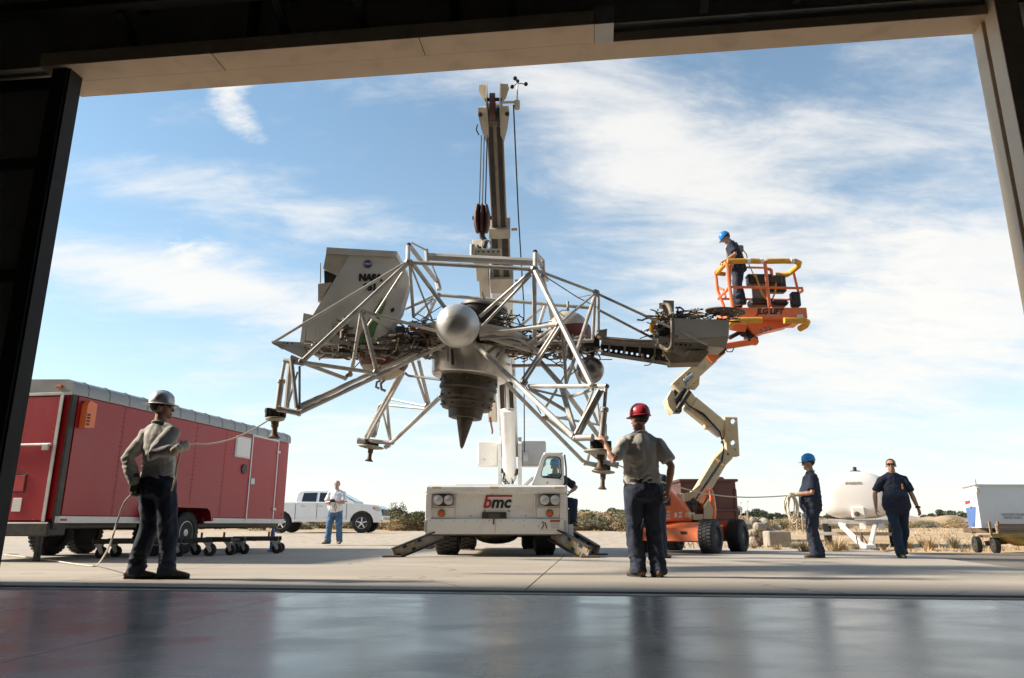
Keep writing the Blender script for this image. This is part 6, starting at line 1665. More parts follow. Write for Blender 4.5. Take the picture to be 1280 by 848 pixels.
# ================================================================== container, block, odds and ends
DC = V((6.9, 24.2, 0)); dg = gz(6.9, 24) - .02
dm = thing('waste_container', 'maroon steel waste container standing behind the boom lift', 'container', (6.4, 24.2, dg))
x0_, x1_ = at(852, 630, 24).x, at(921, 630, 24).x; zt2 = at(900, 602, 24).z
obj('container_body', MB().prism([V((x0_, 24, dg + .05)), V((x1_ + .02, 24, dg + .05)), V((x1_, 24, zt2)), V((x0_, 24, zt2))], (0, 1.5, 0)), M_MAROON, dm)
obj('container_lid', MB().box(((x0_ + x1_) / 2, 24.72, zt2 + .03), (x1_ - x0_ + .14, 1.66, .09), .02), M_MAROON, dm)
for z_ in (.62, .98): obj('container_rib', MB().box(((x0_ + x1_) / 2 + .02, 23.965, z_), (x1_ - x0_, .07, .10), .02), M_MAROON, dm)
for x_ in (x0_ + .35, x1_ - .03, (x0_ + x1_) / 2 + .2): obj('container_post', MB().box((x_, 23.97, .8), (.08, .055, zt2 - .2), .015), M_MAROON, dm)
obj('lid_lug', MB().ell((x1_ - .4, 24.3, zt2 + .1), (.14, .1, .07), 12, 6), M_MAROON, dm)
c = at(971, 671, 20.6); g_ = gz(c.x, 20.6)
cbk = tag(obj('concrete_block', MB().box((c.x, 20.6, g_ + .2), (.62, .5, .44), .03), M_CONC), 'square grey concrete block lying on the sand right of the boom lift', 'block')
w = random.Random(8); rb = thing('rubble_pile', 'heap of pale broken concrete lumps behind the square concrete block', 'rubble', (c.x, 21.5, g_))
for k in range(22):
    s_ = w.uniform(.16, .40)
    obj('rubble_lump', MB().box((c.x - .05 + w.uniform(-.36, .42), 21.6 + w.uniform(-.3, .4), g_ + .1 + w.random() ** 1.2 * .62), (s_, s_ * w.uniform(.6, 1), s_ * w.uniform(.5, .8)), s_ * .18, Matrix.Rotation(w.uniform(0, 3), 3, V((w.random(), w.random(), w.random() + .1)).normalized())), M_CONC, rb)
c = at(947, 675, 20.4); g_ = gz(c.x, 20.4)
tag(obj('rusty_box', MB().box((c.x, 20.4, g_ + .09), (.17, .18, .16), .02).box((c.x + .06, 20.3, g_ + .2), (.08, .05, .06), .01), M_RUST), 'small rusty steel box on the sand left of the concrete block', 'box')
for px, d, h in ((505, 46, 1.05), (748, 44, 1.0), (935, 40, 1.15), (996, 40, 1.1), (1003, 42, 1.0), (1121, 46, .9)):
    x_ = px_x(px, d); g_ = gz(x_, d)
    tag(obj('fence_post', MB().cyl((x_, d, g_ - .1), (x_ + .02, d, g_ + h), .055, .045, 8), M_CONC), 'thin weathered fence post standing alone among the scrub', 'post', 'lone fence posts in the scrub')
for px, d, h in ((927, 150, 4.6), (936, 160, 5.2)):
    x_ = px_x(px, d); g_ = gz(x_, d)
    t = thing('light_pole', 'thin light pole standing far off above the scrub', 'pole', (x_, d, g_), 0, 'far light poles')
    obj('pole', MB().cyl((x_, d, g_ - .2), (x_, d, g_ + h), .06, .05, 8), M_TRIM, t); obj('lamp_head', MB().box((x_ + .2, d, g_ + h), (.5, .2, .12), .03), M_TRIM, t)
# ================================================================== people
def ik(a, b, l1, l2, pole):
    d = b - a; L_ = min(d.length, (l1 + l2) * .999); dn = d.normalized()
    x = (l1 * l1 - l2 * l2 + L_ * L_) / (2 * L_); h = math.sqrt(max(0, l1 * l1 - x * x))
    p = V(pole); p = (p - dn * p.dot(dn)).normalized()
    return a + dn * x + p * h, a + dn * L_
def hand(mb, w, d, n, t, curl=.5, inf=0.0, spread=1.0):
    """w wrist, d pointing direction, n side the fingers curl to, t thumb side"""
    d = d.normalized(); n = (n - d * n.dot(d)).normalized(); t = (t - d * t.dot(d) - n * t.dot(n)).normalized()
    mb.loft([w - d * .02, w + d * .02, w + d * .06, w + d * .092], [(.027 + inf, .02 + inf), (.034 + inf, .018 + inf), (.042 + inf, .016 + inf), (.04 + inf, .013 + inf)], t, 12)
    for k, (of, ln) in enumerate(((.031, .072), (.0105, .082), (-.0105, .076), (-.031, .06))):
        p = w + d * (.085 - .004 * abs(k - 1)) + t * of * spread; ang = curl * .45; pts = [p - d * .015, p]
        for f in (.45, .31, .24):
            dr = (d * math.cos(ang) + n * math.sin(ang) + t * of * .6 * spread).normalized(); p = p + dr * ln * f; pts.append(p); ang += curl
        mb.loft(pts, [.0095 + inf, .0095 + inf, .009 + inf, .008 + inf, .007 + inf], t, 8)
    p = w + d * .022 + t * .024; pts = [p]
    ang = .35 + curl * .3
    for f in (.036, .03, .024):
        dr = (d * .75 + t * max(.15, .75 - ang * .5) + n * (.25 + ang * .55)).normalized(); p = p + dr * f; pts.append(p); ang += curl * .4
    mb.loft(pts, [.013 + inf, .0115 + inf, .0105 + inf, .0085 + inf], n, 8)

def person(label, loc, yaw, H=1.78, vox=.012, lean=0.0, side_lean=0.0, twist=0.0, belly=0.0, arms=None, feet=None, hipz=.93, hip=(0, 0), knee=None,
           head=(0, 0), skin=None, shirt=None, sleeve='short', pants=None, shoe=None, hat=None, hair=None, glasses=False, gloves=(None, None), tuck=True, belt=None, beard=None, group=None, seat=False, wide=1.08, bulk=1.10):
    skin = skin or M_SKIN
    root = thing('person', label, 'person', loc, yaw, group)
    sc = H / 1.78; root.scale = (sc, sc, sc); WM[root.name] = WM[root.name] @ Matrix.Scale(sc, 4)
    pel = V((hip[0], hip[1], hipz))
    RU = Matrix.Rotation(twist, 3, 'Z') @ Matrix.Rotation(-lean, 3, 'X') @ Matrix.Rotation(side_lean, 3, 'Y')
    def up(x, y, z): return pel + RU @ (V((x, y, z)) - V((0, 0, .93)))
    side = RU @ V((1, 0, 0)); fw = RU @ V((0, 1, 0)); uz = RU @ V((0, 0, 1))
    hb = up(0, .0, 1.535)
    RH = RU @ Matrix.Rotation(-head[0], 3, 'Z') @ Matrix.Rotation(-head[1], 3, 'X')
    def hd(x, y, z): return hb + RH @ ((V((x, y, z)) - V((0, 0, 1.545))) * 1.05)
    # legs
    feet = feet or {}
    hips, knees, ankles, fdir = {}, {}, {}, {}
    for s, k in ((-1, 'L'), (1, 'R')):
        f = feet.get(k, (s * .11, 0, 0, s * .12)); fx_, fy_, fz_, fa = f
        hips[k] = pel + Matrix.Rotation(twist * .5, 3, 'Z') @ V((s * .092, 0, -.02))
        ank = V((fx_, fy_, fz_ + .085))
        fdir[k] = V((math.sin(fa), math.cos(fa), 0))
        kp = (knee or {}).get(k, fdir[k] + V((s * .08, 0, 0)))
        knees[k], ankles[k] = ik(hips[k], ank, .42, .412, kp)
    sh, el, wr, ht = {}, {}, {}, {}
    arms = arms or {}
    for s, k in ((-1, 'L'), (1, 'R')):
        a = arms.get(k, {})
        sh[k] = up(s * .178 * wide, -.005, 1.405) + V((0, 0, a.get('lift', 0)))
        tgt = V(a.get('to', (s * .25, .02, .82)))
        el[k], wr[k] = ik(sh[k], tgt, .295, .262, a.get('pole', (s * .35, -1, -.1)))
    # ---------------- one continuous body
    b = MB()
    b.loft([up(0, 0, .86), up(0, 0, .95), up(0, .01 + belly * .3, 1.08), up(0, 0, 1.28), up(0, -.005, 1.42), up(0, -.01, 1.5)],
           [(.15, .10), (.155, .105), (.135 + belly * .4, .10 + belly * .6), (.155, .105), (.15, .085), (.06, .058)], side, 18)
    b.loft([up(0, -.012, 1.46), up(0, -.002, 1.53), hd(0, .004, 1.60)], [.066, .062, .06], side, 14)
    # head: skull, face, jaw, nose, ears, lips
    b.ell(hd(0, -.012, 1.685), (.076, .094, .088), 20, 14, RH)
    b.loft([hd(0, .035, 1.71), hd(0, .042, 1.66), hd(0, .040, 1.61), hd(0, .045, 1.575)], [(.066, .055), (.064, .052), (.054, .048), (.034, .034)], RH @ V((1, 0, 0)), 16)
    b.ell(hd(0, .082, 1.572), (.02, .016, .016), 10, 8, RH)
    b.loft([hd(0, .088, 1.675), hd(0, .104, 1.648), hd(0, .112, 1.632)], [(.008, .008), (.0115, .011), (.016, .010)], RH @ V((1, 0, 0)), 10)
    b.ell(hd(0, .09, 1.695), (.056, .012, .010), 12, 6, RH)
    b.ell(hd(0, .089, 1.602), (.026, .008, .009), 10, 6, RH)
    for s in (-1, 1): b.ell(hd(s * .077, -.004, 1.652), (.010, .021, .032), 10, 8, RH @ Matrix.Rotation(s * .35, 3, 'Z'))
    for s, k in ((-1, 'L'), (1, 'R')):
        a = arms.get(k, {})
        S_, E, Wp = sh[k], el[k], wr[k]
        b.loft([up(s * .12, 0, 1.40), S_, S_.lerp(E, .35), S_.lerp(E, .8), E, E.lerp(Wp, .28), E.lerp(Wp, .75), Wp], [.055, .056, .05, .042, .04, .042, .032, .026], fw, 14)
        d = V(a['dir']) if 'dir' in a else (Wp - E).normalized() + V((0, 0, -.15))
        n = V(a.get('palm', (-s, .3, 0))); t = V(a.get('thumb', (0, 1, .1)))
        ht[k] = (Wp, d, n, t, a.get('curl', .45))
        hand(b, Wp, d, n, t, a.get('curl', .45))
        hp, kn, an = hips[k], knees[k], ankles[k]
        b.loft([hp + V((0, 0, .03)), hp.lerp(kn, .3), hp.lerp(kn, .8), kn, kn.lerp(an, .3), kn.lerp(an, .8), an], [.085, .08, .06, .055, .056, .042, .04], V((1, 0, 0)), 14)
        b.loft([an - fdir[k] * .04 - V((0, 0, .045)), an + fdir[k] * .07 - V((0, 0, .05)), an + fdir[k] * .15 - V((0, 0, .06))], [.034, .04, .03], V((1, 0, 0)), 10)
    body = fuse('body', b, skin, root, min(vox, .009), 2)
    # ---------------- face details
    for s in (-1, 1):
        if not glasses:
            e = obj('eye', MB().ell(hd(s * .031, .083, 1.668), (.013, .007, .008), 10, 6, RH), M_WINK, root, False)
            obj('iris', MB().ell(hd(s * .031, .0895, 1.668), (.0055, .002, .006), 8, 6, RH), M_HAIR, e, False)
        obj('eyebrow', MB().loft([hd(s * .014, .103, 1.692), hd(s * .034, .103, 1.698), hd(s * .052, .092, 1.692)], [.004, .005, .003], RH @ V((0, 0, 1)), 6), M_HAIR if hair is not M_HAIRG else M_HAIRG, root, False)
    obj('mouth', MB().loft([hd(-.022, .094, 1.601), hd(0, .0985, 1.6025), hd(.022, .094, 1.601)], [.002, .0035, .002], RH @ V((0, 0, 1)), 6), M_REDT, root, False)
    if glasses:
        m = MB()
        for s in (-1, 1):
            m.loft([hd(s * .012, .103, 1.672), hd(s * .033, .104, 1.672), hd(s * .056, .094, 1.673)], [(.014, .004), (.019, .005), (.015, .004)], RH @ V((0, 0, 1)), 10)
            m.tube([hd(s * .058, .09, 1.678), hd(s * .074, .05, 1.68), hd(s * .08, .0, 1.676)], .003, 6)
        m.tube([hd(-.014, .106, 1.677), hd(.014, .106, 1.677)], .003, 6)
        obj('sunglasses', m, M_DGLASS, root, False)
    if hair:
        m = MB(); m.ell(hd(0, -.02, 1.694), (.083, .096, .088), 20, 14, RH)
        keep = MB(); ih = RH.inverted()
        fs = []
        for f in m.f:
            c = sum((m.v[i] for i in f), V()) / len(f); lc_ = ih @ (c - hb) + V((0, 0, 1.545))
            if lc_.z > 1.735 - (.0 if lc_.y > .03 else .035 + min(.09, max(0, .03 - lc_.y) * 1.0)): fs.append(f)
        keep.v, keep.f = m.v, fs
        vs2 = [p + (hd(0, -.012, 1.685) - p) * .08 for p in m.v]
        k0 = len(keep.v); keep.v = keep.v + vs2; keep.f = fs + [tuple(i + k0 for i in f[::-1]) for f in fs]
        obj('hair', keep, hair, root, False, 80)
    if beard:
        obj('beard', MB().loft([hd(0, .08, 1.60), hd(0, .078, 1.575), hd(0, .062, 1.555)], [(.034, .016), (.03, .018), (.018, .014)], RH @ V((1, 0, 0)), 12), beard, root, False)
    # ---------------- hard hat
    if hat:
        hm, kind = hat
        o0 = hd(0, -.006, 1.722); ax = (RH @ V((0, .06, 1))).normalized(); xr = RH @ V((1, 0, 0))
        dome = MB(); prof = [(.101, -.02), (.106, -.01), (.106, .01), (.103, .035), (.094, .065), (.078, .09), (.055, .107), (.03, .116), (.004, .119)]
        dome.lathe(prof, V(), V((0, 0, 1)), 32, V((1, 0, 0)))
        Mh = Matrix((xr, ax.cross(xr), ax)).transposed()
        dome.v = [o0 + Mh @ V((p.x, p.y * 1.16, p.z)) for p in dome.v]
        hh = obj('hard_hat', dome, hm, root, False, 50)
        br = MB()
        if kind == 'full': br.lathe([(.10, -.02), (.146, -.031), (.148, -.027), (.104, -.012)], V(), V((0, 0, 1)), 36, V((1, 0, 0)))
        else:
            br.lathe([(.10, -.02), (.113, -.026), (.114, -.022), (.104, -.012)], V(), V((0, 0, 1)), 36, V((1, 0, 0)))
            br.lathe([(.02, -.022), (.088, -.03), (.089, -.026), (.03, -.014)], V((0, .072, 0)), V((0, 0, 1)), 28, V((1, 0, 0)))
        br.v = [o0 + Mh @ V((p.x, p.y * 1.14, p.z)) for p in br.v]
        obj('hat_brim', br, hm, hh, False)
        rg = MB()
        for sx in (-.035, 0, .035):
            pts = []
            for i in range(11):
                a = -1.15 + 2.3 * i / 10; r_ = .1065 * math.sqrt(max(0, 1 - (sx / .106) ** 2 * .6))
                pts.append(o0 + Mh @ V((sx * (1 - .25 * abs(a)), r_ * 1.14 * math.sin(a), .006 + .112 * math.cos(a) * math.sqrt(max(0, 1 - (sx / .11) ** 2)))))
            rg.tube(pts, .0075, 6)
        obj('hat_ridge', rg, hm, hh, False)
        obj('hat_band', MB().tube([hd(.07 * math.cos(a), .0 + .09 * math.sin(a), 1.70) for a in [math.pi + i * math.pi / 8 for i in range(9)]], .008, 6), M_DARK, hh, False)
        if kind == 'chin':
            obj('hat_knob', MB().ell(hd(0, -.125, 1.70), (.014, .012, .012), 10, 6), hm, hh, False)
    # ---------------- shirt
    seed = rnd.random() * 50
    def folds(amp, zb, k=1.0):
        def f(p):
            q_ = V((p.x * 7, p.y * 7, p.z * 5)) * k + V((seed, 0, 0))
            a = noise.noise(q_) + .8 * (.45 - abs(noise.noise(V((p.x * 8 + p.z * 5, p.y * 8 - p.z * 4, p.z * 6 + seed))))) + .6 * noise.noise(q_ * 2.3 + V((0, 7, noise.noise(q_) * 1.5)))
            e = max(0.0, 1 - abs(p.z - zb) / .22)
            return amp * (a * .9 + e * (.9 * noise.noise(V((p.x * 9, p.y * 9, p.z * 34 + noise.noise(V((p.x * 6, p.y * 6, seed))) * 4)))))
        return f
    m = MB()
    hem = .93 if tuck else .85
    m.loft([up(0, 0, hem), up(0, .008 + belly * .25, hem + .07), up(0, .012 + belly * .4, 1.10), up(0, .004, 1.27), up(0, -.003, 1.39), up(0, -.006, 1.455), up(0, -.01, 1.5)],
           [(bulk * .168 + belly * .3, bulk * .122 + belly * .5), (bulk * .178 + belly * .4, bulk * .132 + belly * .7), (bulk * .172 + belly * .4, bulk * .130 + belly * .7), (bulk * .182, bulk * .126), (bulk * .170, bulk * .110), (.118, .09), (.076, .074)], side, 22, .5)
    for s, k in ((-1, 'L'), (1, 'R')):
        S_, E, Wp = sh[k], el[k], wr[k]
        pts, rr = [up(s * .10 * wide, 0, 1.395), S_ + uz * -.004, S_.lerp(E, .45)], [.072, .070, .069]
        m.loft([up(s * .045, -.012, 1.485), up(s * .11, -.01, 1.455), S_ + uz * .018 - side * s * .01], [.052, .05, .044], fw, 14)
        if sleeve == 'short': pts += [S_.lerp(E, .78)]; rr += [.072]
        else: pts += [S_.lerp(E, .85), E, E.lerp(Wp, .35), E.lerp(Wp, .8), E.lerp(Wp, .98)]; rr += [.06, .058, .058, .05, .043]
        rr = [q_ * bulk for q_ in rr]
        m.loft(pts, rr, fw, 16, .3 if sleeve == 'short' else .5)
    shirt_o = fuse('shirt', m, shirt, root, max(.009, vox * .85), 2, folds(.016, 1.03))
    obj('collar', MB().tube([up(.072 * math.cos(a), -.012 + .066 * math.sin(a), 1.505 - .018 * math.sin(a)) for a in [i * math.pi / 8 for i in range(17)]], .0125, 6), shirt, shirt_o, False)
    # ---------------- trousers
    m = MB()
    m.loft([up(0, 0, .80), up(0, 0, .88), up(0, .002, .955), up(0, .004, 1.0)], [(bulk * .158, bulk * .12), (bulk * .176, bulk * .132), (bulk * .170 + belly * .3, bulk * .125 + belly * .3), (bulk * .160 + belly * .4, bulk * .118 + belly * .5)], side, 22, .3)
    for s, k in ((-1, 'L'), (1, 'R')):
        hp, kn, an = hips[k], knees[k], ankles[k]
        m.loft([hp + V((0, 0, .02)), hp.lerp(kn, .25), hp.lerp(kn, .7), kn, kn.lerp(an, .4), kn.lerp(an, .8), an - V((0, 0, .035))],
               [(bulk * a_, bulk * c_) for a_, c_ in ((.098, .112), (.098, .107), (.084, .088), (.078, .082), (.077, .083), (.075, .083), (.078, .09))], Matrix.Rotation(0, 3, 'Z') @ V((1, 0, 0)), 18, .25)
    tr_ = fuse('trousers', m, pants, root, max(.010, vox * .9), 2, folds(.019, .16))
    if belt:
        obj('belt', MB().loft([up(0, .003, .975), up(0, .003, 1.008)], [(bulk * .170 + belly * .33, bulk * .126 + belly * .4)] * 2, side, 26, 0), belt, tr_, False)
    for s in (-1, 1): obj('back_pocket', MB().box(up(s * .078, -.114 * bulk, .865), (.10, .014, .12), .006, RU @ Matrix.Rotation(s * .25, 3, 'Z')), pants, tr_, False)
    # ---------------- shoes, gloves
    for s, k in ((-1, 'L'), (1, 'R')):
        an, f = ankles[k], fdir[k]
        sx = V((f.y, -f.x, 0))
        g = an - V((0, 0, .085))
        m = MB().loft([an - f * .02 + V((0, 0, .05)), an - f * .02 - V((0, 0, .01))], [(.046, .055), (.05, .062)], sx, 12)
        m.loft([g - f * .075 + V((0, 0, .05)), g + V((0, 0, .055)), g + f * .08 + V((0, 0, .045)), g + f * .16 + V((0, 0, .035)), g + f * .195 + V((0, 0, .03))], [(.040, .038), (.043, .046), (.05, .038), (.047, .030), (.032, .022)], sx, 14)
        so = fuse('shoe', m, shoe, root, .010, 2)
        pts = [g - f * .10 + sx * .0, g - f * .085 + sx * .036, g + sx * .04, g + f * .08 + sx * .052, g + f * .15 + sx * .046, g + f * .205 + sx * .018, g + f * .205 - sx * .018, g + f * .15 - sx * .046, g + f * .08 - sx * .052, g - sx * .04, g - f * .085 - sx * .036]
        obj('sole', MB().prism([p + V((0, 0, .0)) for p in pts], (0, 0, .022)), M_BLACK, so, False)
        gl = gloves[0 if k == 'L' else 1]
        if gl:
            m = MB(); Wp, d, n, t, cu = ht[k]
            hand(m, Wp, d, n, t, cu, .006); m.loft([Wp - d.normalized() * .07, Wp], [.045, .036], t, 12)
            fuse('glove', m, gl, root, .007, 1)
    info = dict(root=root, M=WM[root.name], hand={k: (WM[root.name] @ wr[k], ht[k]) for k in wr}, up=lambda *q_: WM[root.name] @ up(*q_), hd=lambda *q_: WM[root.name] @ hd(*q_))
    return info
def stand(px, d, z=GA): 
    p = at(px, 700, d); return V((p.x * (d * math.cos(PITCH) + (z - CAMZ + .0) * math.sin(PITCH)) / (p.y * math.cos(PITCH) + (p.z - CAMZ) * math.sin(PITCH)) * (p.y / d), d, z))
def az_w(d): return -.012 if d < 9 else -.03
def local(M, p): return M.inverted() @ V(p)
def loc_of(loc, yaw, H, p):
    s = H / 1.78; return (Matrix.Translation(V(loc)) @ Matrix.Rotation(yaw, 4, 'Z') @ Matrix.Scale(s, 4)).inverted() @ V(p)

# --- man in grey shirt at the left, seen from behind, holding the tag line
L1 = stand(198, 7.72, -.008); yw = R(-24)
rope_hand = at(229, 556, 7.55)
pL = person('man in grey long sleeved shirt and silver hard hat, holding a rope at the left', L1, yw, 1.88, .010, lean=-.05, side_lean=-.03, hip=(-.10, -.06), head=(.95, .02), skin=M_SKIN2,
    arms={'R': dict(to=loc_of(L1, yw, 1.88, at(225, 561, 7.50)), pole=(.5, -.4, -1), dir=(.1, .9, .45), palm=(-1, .2, .1), thumb=(0, -.2, 1), curl=1.05),
          'L': dict(to=loc_of(L1, yw, 1.88, at(168, 604, 7.60)), pole=(-.5, -1, 0), dir=(.05, .1, -1), palm=(.8, -.3, 0), thumb=(.2, 1, 0), curl=.95)},
    feet={'L': (-.22, -.09, 0, .95), 'R': (.08, .03, 0, 1.05)}, bulk=1.03, wide=1.04, shirt=M_GREYSH, sleeve='long', pants=M_NAVY, shoe=M_BOOT, hat=(M_ALUHAT, 'full'), hair=M_HAIR, glasses=True, gloves=(M_GLOVED, M_GLOVE))
# --- man in the red hard hat, back to us, a hand on the landing leg
L2 = stand(808, 8.02, -.010); yw = R(10)
grip = at(753, 545, 8.02)
pR = person('man in grey tee shirt and red hard hat, one hand on the landing leg', L2, yw, 1.80, .010, lean=.0, head=(-.45, -.02), skin=M_SKIN2,
    arms={'L': dict(to=loc_of(L2, yw, 1.80, at(755, 552, 7.95)), pole=(-.3, -.6, -1), dir=(-.35, .75, .55), palm=(.35, .8, -.2), thumb=(.6, .1, .8), curl=.9),
          'R': dict(to=loc_of(L2, yw, 1.80, at(835, 613, 7.95)), pole=(1, -.5, 0), dir=(-.06, .1, -1), palm=(-1, .1, 0), thumb=(0, 1, 0), curl=.75)},
    feet={'L': (-.07, .03, 0, -.25), 'R': (.12, -.03, 0, .12)}, shirt=M_GREYSH, sleeve='short', pants=M_NAVY, shoe=M_BOOT, hat=(M_REDHAT, 'chin'), hair=M_HAIR, glasses=False, belt=M_DARK)
# --- the man hidden behind him
L3 = stand(821, 12.9); 
p3 = person('man in dark work clothes mostly hidden behind the man in the red hard hat', L3, R(-35), 1.72, .016, shirt=M_NAVY, pants=M_NAVY, shoe=M_TANSHOE, hat=(M_BLUEHAT, 'cap'), hair=M_HAIR,
    arms={'L': dict(to=(-.12, .28, 1.12)), 'R': dict(to=(.12, .28, 1.12))}, feet={'L': (-.14, .16, 0, -.2), 'R': (.17, -.14, 0, .35)})
# --- rope handler in the blue hard hat on the right
L4 = stand(1022, 12.95); yw = R(78)
p4 = person('man in dark work clothes and blue hard hat, facing left with a coil of rope', L4, yw, 1.73, .013, bulk=1.2, lean=-.03, belly=.05, head=(.0, .10), skin=M_SKIN2,
    arms={'L': dict(to=loc_of(L4, yw, 1.73, at(996, 618, 12.85)), pole=(-.4, -.3, -1), dir=(0, 1, .0), palm=(.7, .2, -.6), thumb=(.6, .2, .8), curl=1.0),
          'R': dict(to=loc_of(L4, yw, 1.73, at(997, 618.5, 13.1)), pole=(.4, -.3, -1), dir=(0, 1, .0), palm=(-.7, .2, -.6), thumb=(-.6, .2, .8), curl=1.0)},
    feet={'L': (-.10, .03, 0, .05), 'R': (.10, -.05, 0, .15)}, shirt=M_NAVY, tuck=False, pants=M_NAVY, shoe=M_BOOT, hat=(M_BLUEHAT, 'cap'), hair=M_HAIR, glasses=True, gloves=(M_GLOVE, M_GLOVE))
# --- man walking towards us
L5 = stand(1128, 12.95); yw = R(172)
p5 = person('heavy man in navy polo shirt and sunglasses, walking towards the hangar at the right', L5, yw, 1.71, .012, lean=.03, belly=.10, head=(.35, .02), skin=M_SKIN2, wide=1.08, bulk=1.06,
    arms={'L': dict(to=(-.33, .13, .86), pole=(-1, -.5, 0), dir=(-.1, .3, -1), curl=.6, palm=(1, .3, 0)), 'R': dict(to=(.35, .02, .87), pole=(1, -.5, 0), dir=(.1, .1, -1), curl=.6, palm=(-1, .3, 0))},
    feet={'L': (-.10, -.30, .06, -.1), 'R': (.09, .22, 0, .05)}, hipz=.915, shirt=M_NAVYP, tuck=False, pants=M_JEAN, shoe=M_DARK, hair=M_HAIR, glasses=True)
# badge on his polo shirt and a watch
obj('shirt_badge', MB().tube([p5['up'](-.085, .205, 1.315), p5['up'](-.095, .205, 1.29), p5['up'](-.075, .205, 1.29), p5['up'](-.085, .205, 1.315)], .008, 5).box(p5['up'](-.085, .2, 1.25), (.03, .012, .06), .004), M_YELLOW, p5['root'])
w5 = p5['hand']['L'][0]; obj('wrist_watch', MB().lathe([(.036, -.015), (.042, -.012), (.042, .012), (.036, .015)], w5 + V((0, 0, .02)), (0, .1, 1), 16), M_BLACK, p5['root'])
# --- man in white tee shirt by the pickup
L6 = stand(417, 21.6, -.02); yw = R(176)
p6 = person('man in white tee shirt and blue jeans, standing before the pickup with a camera', L6, yw, 1.80, .014, belly=.06, head=(0, .0), wide=1.1,
    arms={'L': dict(to=(-.06, .27, 1.17), pole=(-1, -.5, -.6), dir=(.6, .6, .2), palm=(.8, -.2, .3), thumb=(0, .2, 1), curl=.8), 'R': dict(to=(.06, .27, 1.17), pole=(1, -.5, -.6), dir=(-.6, .6, .2), palm=(-.8, -.2, .3), thumb=(0, .2, 1), curl=.8)},
    feet={'L': (-.16, 0, 0, -.25), 'R': (.17, .02, 0, .55)}, shirt=M_WSHIRT, pants=M_JEANB, shoe=M_TANSHOE, hair=M_HAIRG, belt=M_BOOT, beard=M_HAIRG)
cmr = p6['M'] @ V((0, .33, 1.19))
cm_ = thing('camera_body', 'small dark camera held by the man in the white tee shirt', 'camera', tuple(cmr))
obj('camera_case', MB().box(cmr, (.14, .06, .09), .012), M_DARK, cm_); obj('camera_lens', MB().cyl(cmr + V((0, -.03, 0)), cmr + V((0, -.09, -.005)), .035, None, 16), M_BLACK, cm_)
obj('neck_strap', MB().tube([cmr + V((-.07, 0, .0)), cmr + V((-.11, 0, -.2)), cmr + V((-.08, .02, -.3)), cmr + V((-.04, .01, -.1))], .008, 5).tube([cmr + V((.07, 0, .0)), cmr + V((.12, 0, -.2)), cmr + V((.09, .02, -.3)), cmr + V((.05, .01, -.1))], .008, 5), M_BLACK, cm_)
# --- worker in the raised basket
fz = at(928, 383.5, 15.1).z
L7 = stand(927, 15.1, fz); L7 = V((at(927, 383, 15.1).x, 15.1, fz)); yw = R(66)
p7 = person('worker in dark clothes and blue hard hat leaning over the rail of the raised basket', L7, yw, 1.80, .013, bulk=1.18, lean=.22, head=(-.1, .45), skin=M_SKIN2,
    arms={'L': dict(to=loc_of(L7, yw, 1.80, at(906, 326, 14.95)), pole=(-.3, -.6, -1), dir=(0, .9, -.3), palm=(.3, .1, -1), thumb=(1, .2, .3), curl=.9), 'R': dict(to=loc_of(L7, yw, 1.80, at(911, 325, 15.2)), pole=(.3, -.6, -1), dir=(0, .9, -.3), palm=(-.3, .1, -1), thumb=(-1, .2, .3), curl=.9)},
    feet={'L': (-.13, -.02, 0, .1), 'R': (.12, .1, 0, .2)}, shirt=M_NAVY, pants=M_NAVY, shoe=M_BLACK, hat=(M_BLUEHAT, 'cap'), hair=M_HAIR, glasses=False, belt=M_TAN)
u7 = p7['up']
hs = MB()
for s in (-1, 1):
    hs.tube([u7(s * .10, -.15, 1.02), u7(s * .04, -.155, 1.25), u7(s * .10, -.12, 1.43), u7(s * .12, .02, 1.50), u7(s * .11, .13, 1.36), u7(s * .09, .14, 1.05)], .018, 6)
    hs.tube([u7(s * .17, 0, .96), u7(s * .13, -.1, .82), u7(s * .05, -.04, .78)], .018, 6)
hs.box(u7(0, -.17, 1.30), (.12, .05, .16), .02)
obj('safety_harness', hs, M_TAN, p7['root'])
obj('name_badge', MB().box(u7(-.08, .135, 1.34), (.03, .03, .05), .005), M_YELLOW, p7['root'])
obj('lanyard', MB().tube([u7(0, -.19, 1.3), u7(.05, -.24, 1.15), u7(.1, -.22, .9), u7(.1, -.25, .6)], .011, 6), M_YELLOW, p7['root'])
# --- crane operator
L8 = V((.87, YF + 1.45, .36)); yw = R(176)
p8 = person('crane operator in blue hard hat seated in the crane cab, one knee outside the door', L8, yw, 1.74, .016, hipz=.60, lean=-.05, head=(0, .05), skin=M_SKIN2,
    arms={'L': dict(to=(-.30, .24, .80), pole=(-1, -.2, -.3)), 'R': dict(to=(.14, .34, .95), pole=(1, -.4, -.4))},
    feet={'L': (-.33, .46, .14, -.3), 'R': (.12, .55, .18, .0)}, knee={'L': V((-1.0, .8, .9)), 'R': V((.1, 1, 1))}, shirt=M_NAVY, pants=M_NAVY, shoe=M_BOOT, hat=(M_BLUEHAT, 'cap'), hair=M_HAIR, seat=True)

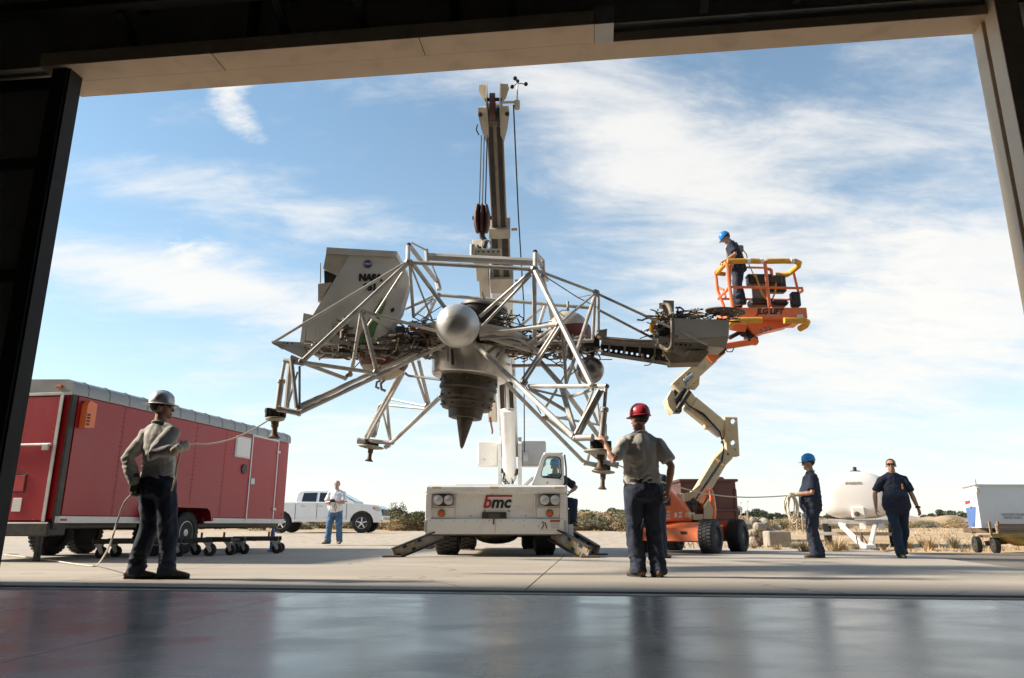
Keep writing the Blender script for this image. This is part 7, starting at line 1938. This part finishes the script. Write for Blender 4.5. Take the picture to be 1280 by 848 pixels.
# ================================================================== ropes
def spline(pts, k=8):
    o_ = []
    for i in range(len(pts) - 1):
        p0, p1, p2, p3 = pts[max(i - 1, 0)], pts[i], pts[i + 1], pts[min(i + 2, len(pts) - 1)]
        for j in range(k):
            t = j / k
            o_.append(.5 * ((2 * p1) + (p2 - p0) * t + (2 * p0 - 5 * p1 + 4 * p2 - p3) * t * t + (3 * p1 - p0 - 3 * p2 + p3) * t ** 3))
    return o_ + [pts[-1]]
def palm_pt(info, k):
    Wp, (w0, d, n, t, c) = info['hand'][k]; M3 = info['M'].to_3x3()
    return Wp + (M3 @ d.normalized()) * .085 + (M3 @ V(n).normalized()) * .03
hR, hL = palm_pt(pL, 'R'), palm_pt(pL, 'L')
a = at(341, 522, 8.85)
flo = lambda px, py: at(px, py, (CAMZ - .0) / math.tan(math.atan((py - 424) / FPX) - PITCH))
P_ = [a] + [a.lerp(hR, t) - V((0, 0, .10 * math.sin(math.pi * t))) for t in (.25, .5, .75)] + [hR]
P_ += [at(222, 580, 7.45), at(218, 602, 7.5), at(208, 622, 7.75), at(190, 622, 8.0), at(172, 615, 7.85), hL]
P_ += [at(156, 628, 7.6), at(146, 654, 7.65), at(136, 684, 7.75)]
f1_, f2_, f3_, f4_ = flo(114, 708), flo(90, 705), flo(50, 699), flo(8, 694)
for f in (f1_, f2_, f3_, f4_): f.z = .004
P_ += [f1_ + V((.08, 0, .015)), f1_, f2_, f3_, f4_, f4_ + V((-.12, .25, 0)), f4_ + V((.02, .3, 0))]
tag(obj('rope', MB().tube(spline(P_), .0095, 7), M_ROPE), 'pale rope from the left landing foot through the grey shirted man\'s hands to the floor', 'rope')
h4 = palm_pt(p4, 'L'); a = at(771, 581, 11.9)
P_ = [a] + [a.lerp(h4, t) - V((0, 0, .22 * math.sin(math.pi * t))) for t in (.12, .25, .4, .55, .7, .85)] + [h4]
tag(obj('rope', MB().tube(spline(P_), .011, 6), M_ROPE), 'long rope stretched from the right landing foot to the man on the right', 'rope')
pts = []
w = random.Random(2)
for i in range(70):
    a_ = i * .55; r1 = .10 + .035 * math.sin(i * .33); 
    pts.append(h4 + V((-.01 + r1 * .8 * math.sin(a_) + .02 * math.sin(i * .2), .08 * math.sin(i * .41), -.20 + (.22 + .05 * math.sin(i * .27)) * math.cos(a_))))
tag(obj('rope_coil', MB().tube(spline(pts, 3), .0115, 6), M_ROPE), 'loose coil of pale rope hanging from the gloved hands of the man on the right', 'rope')
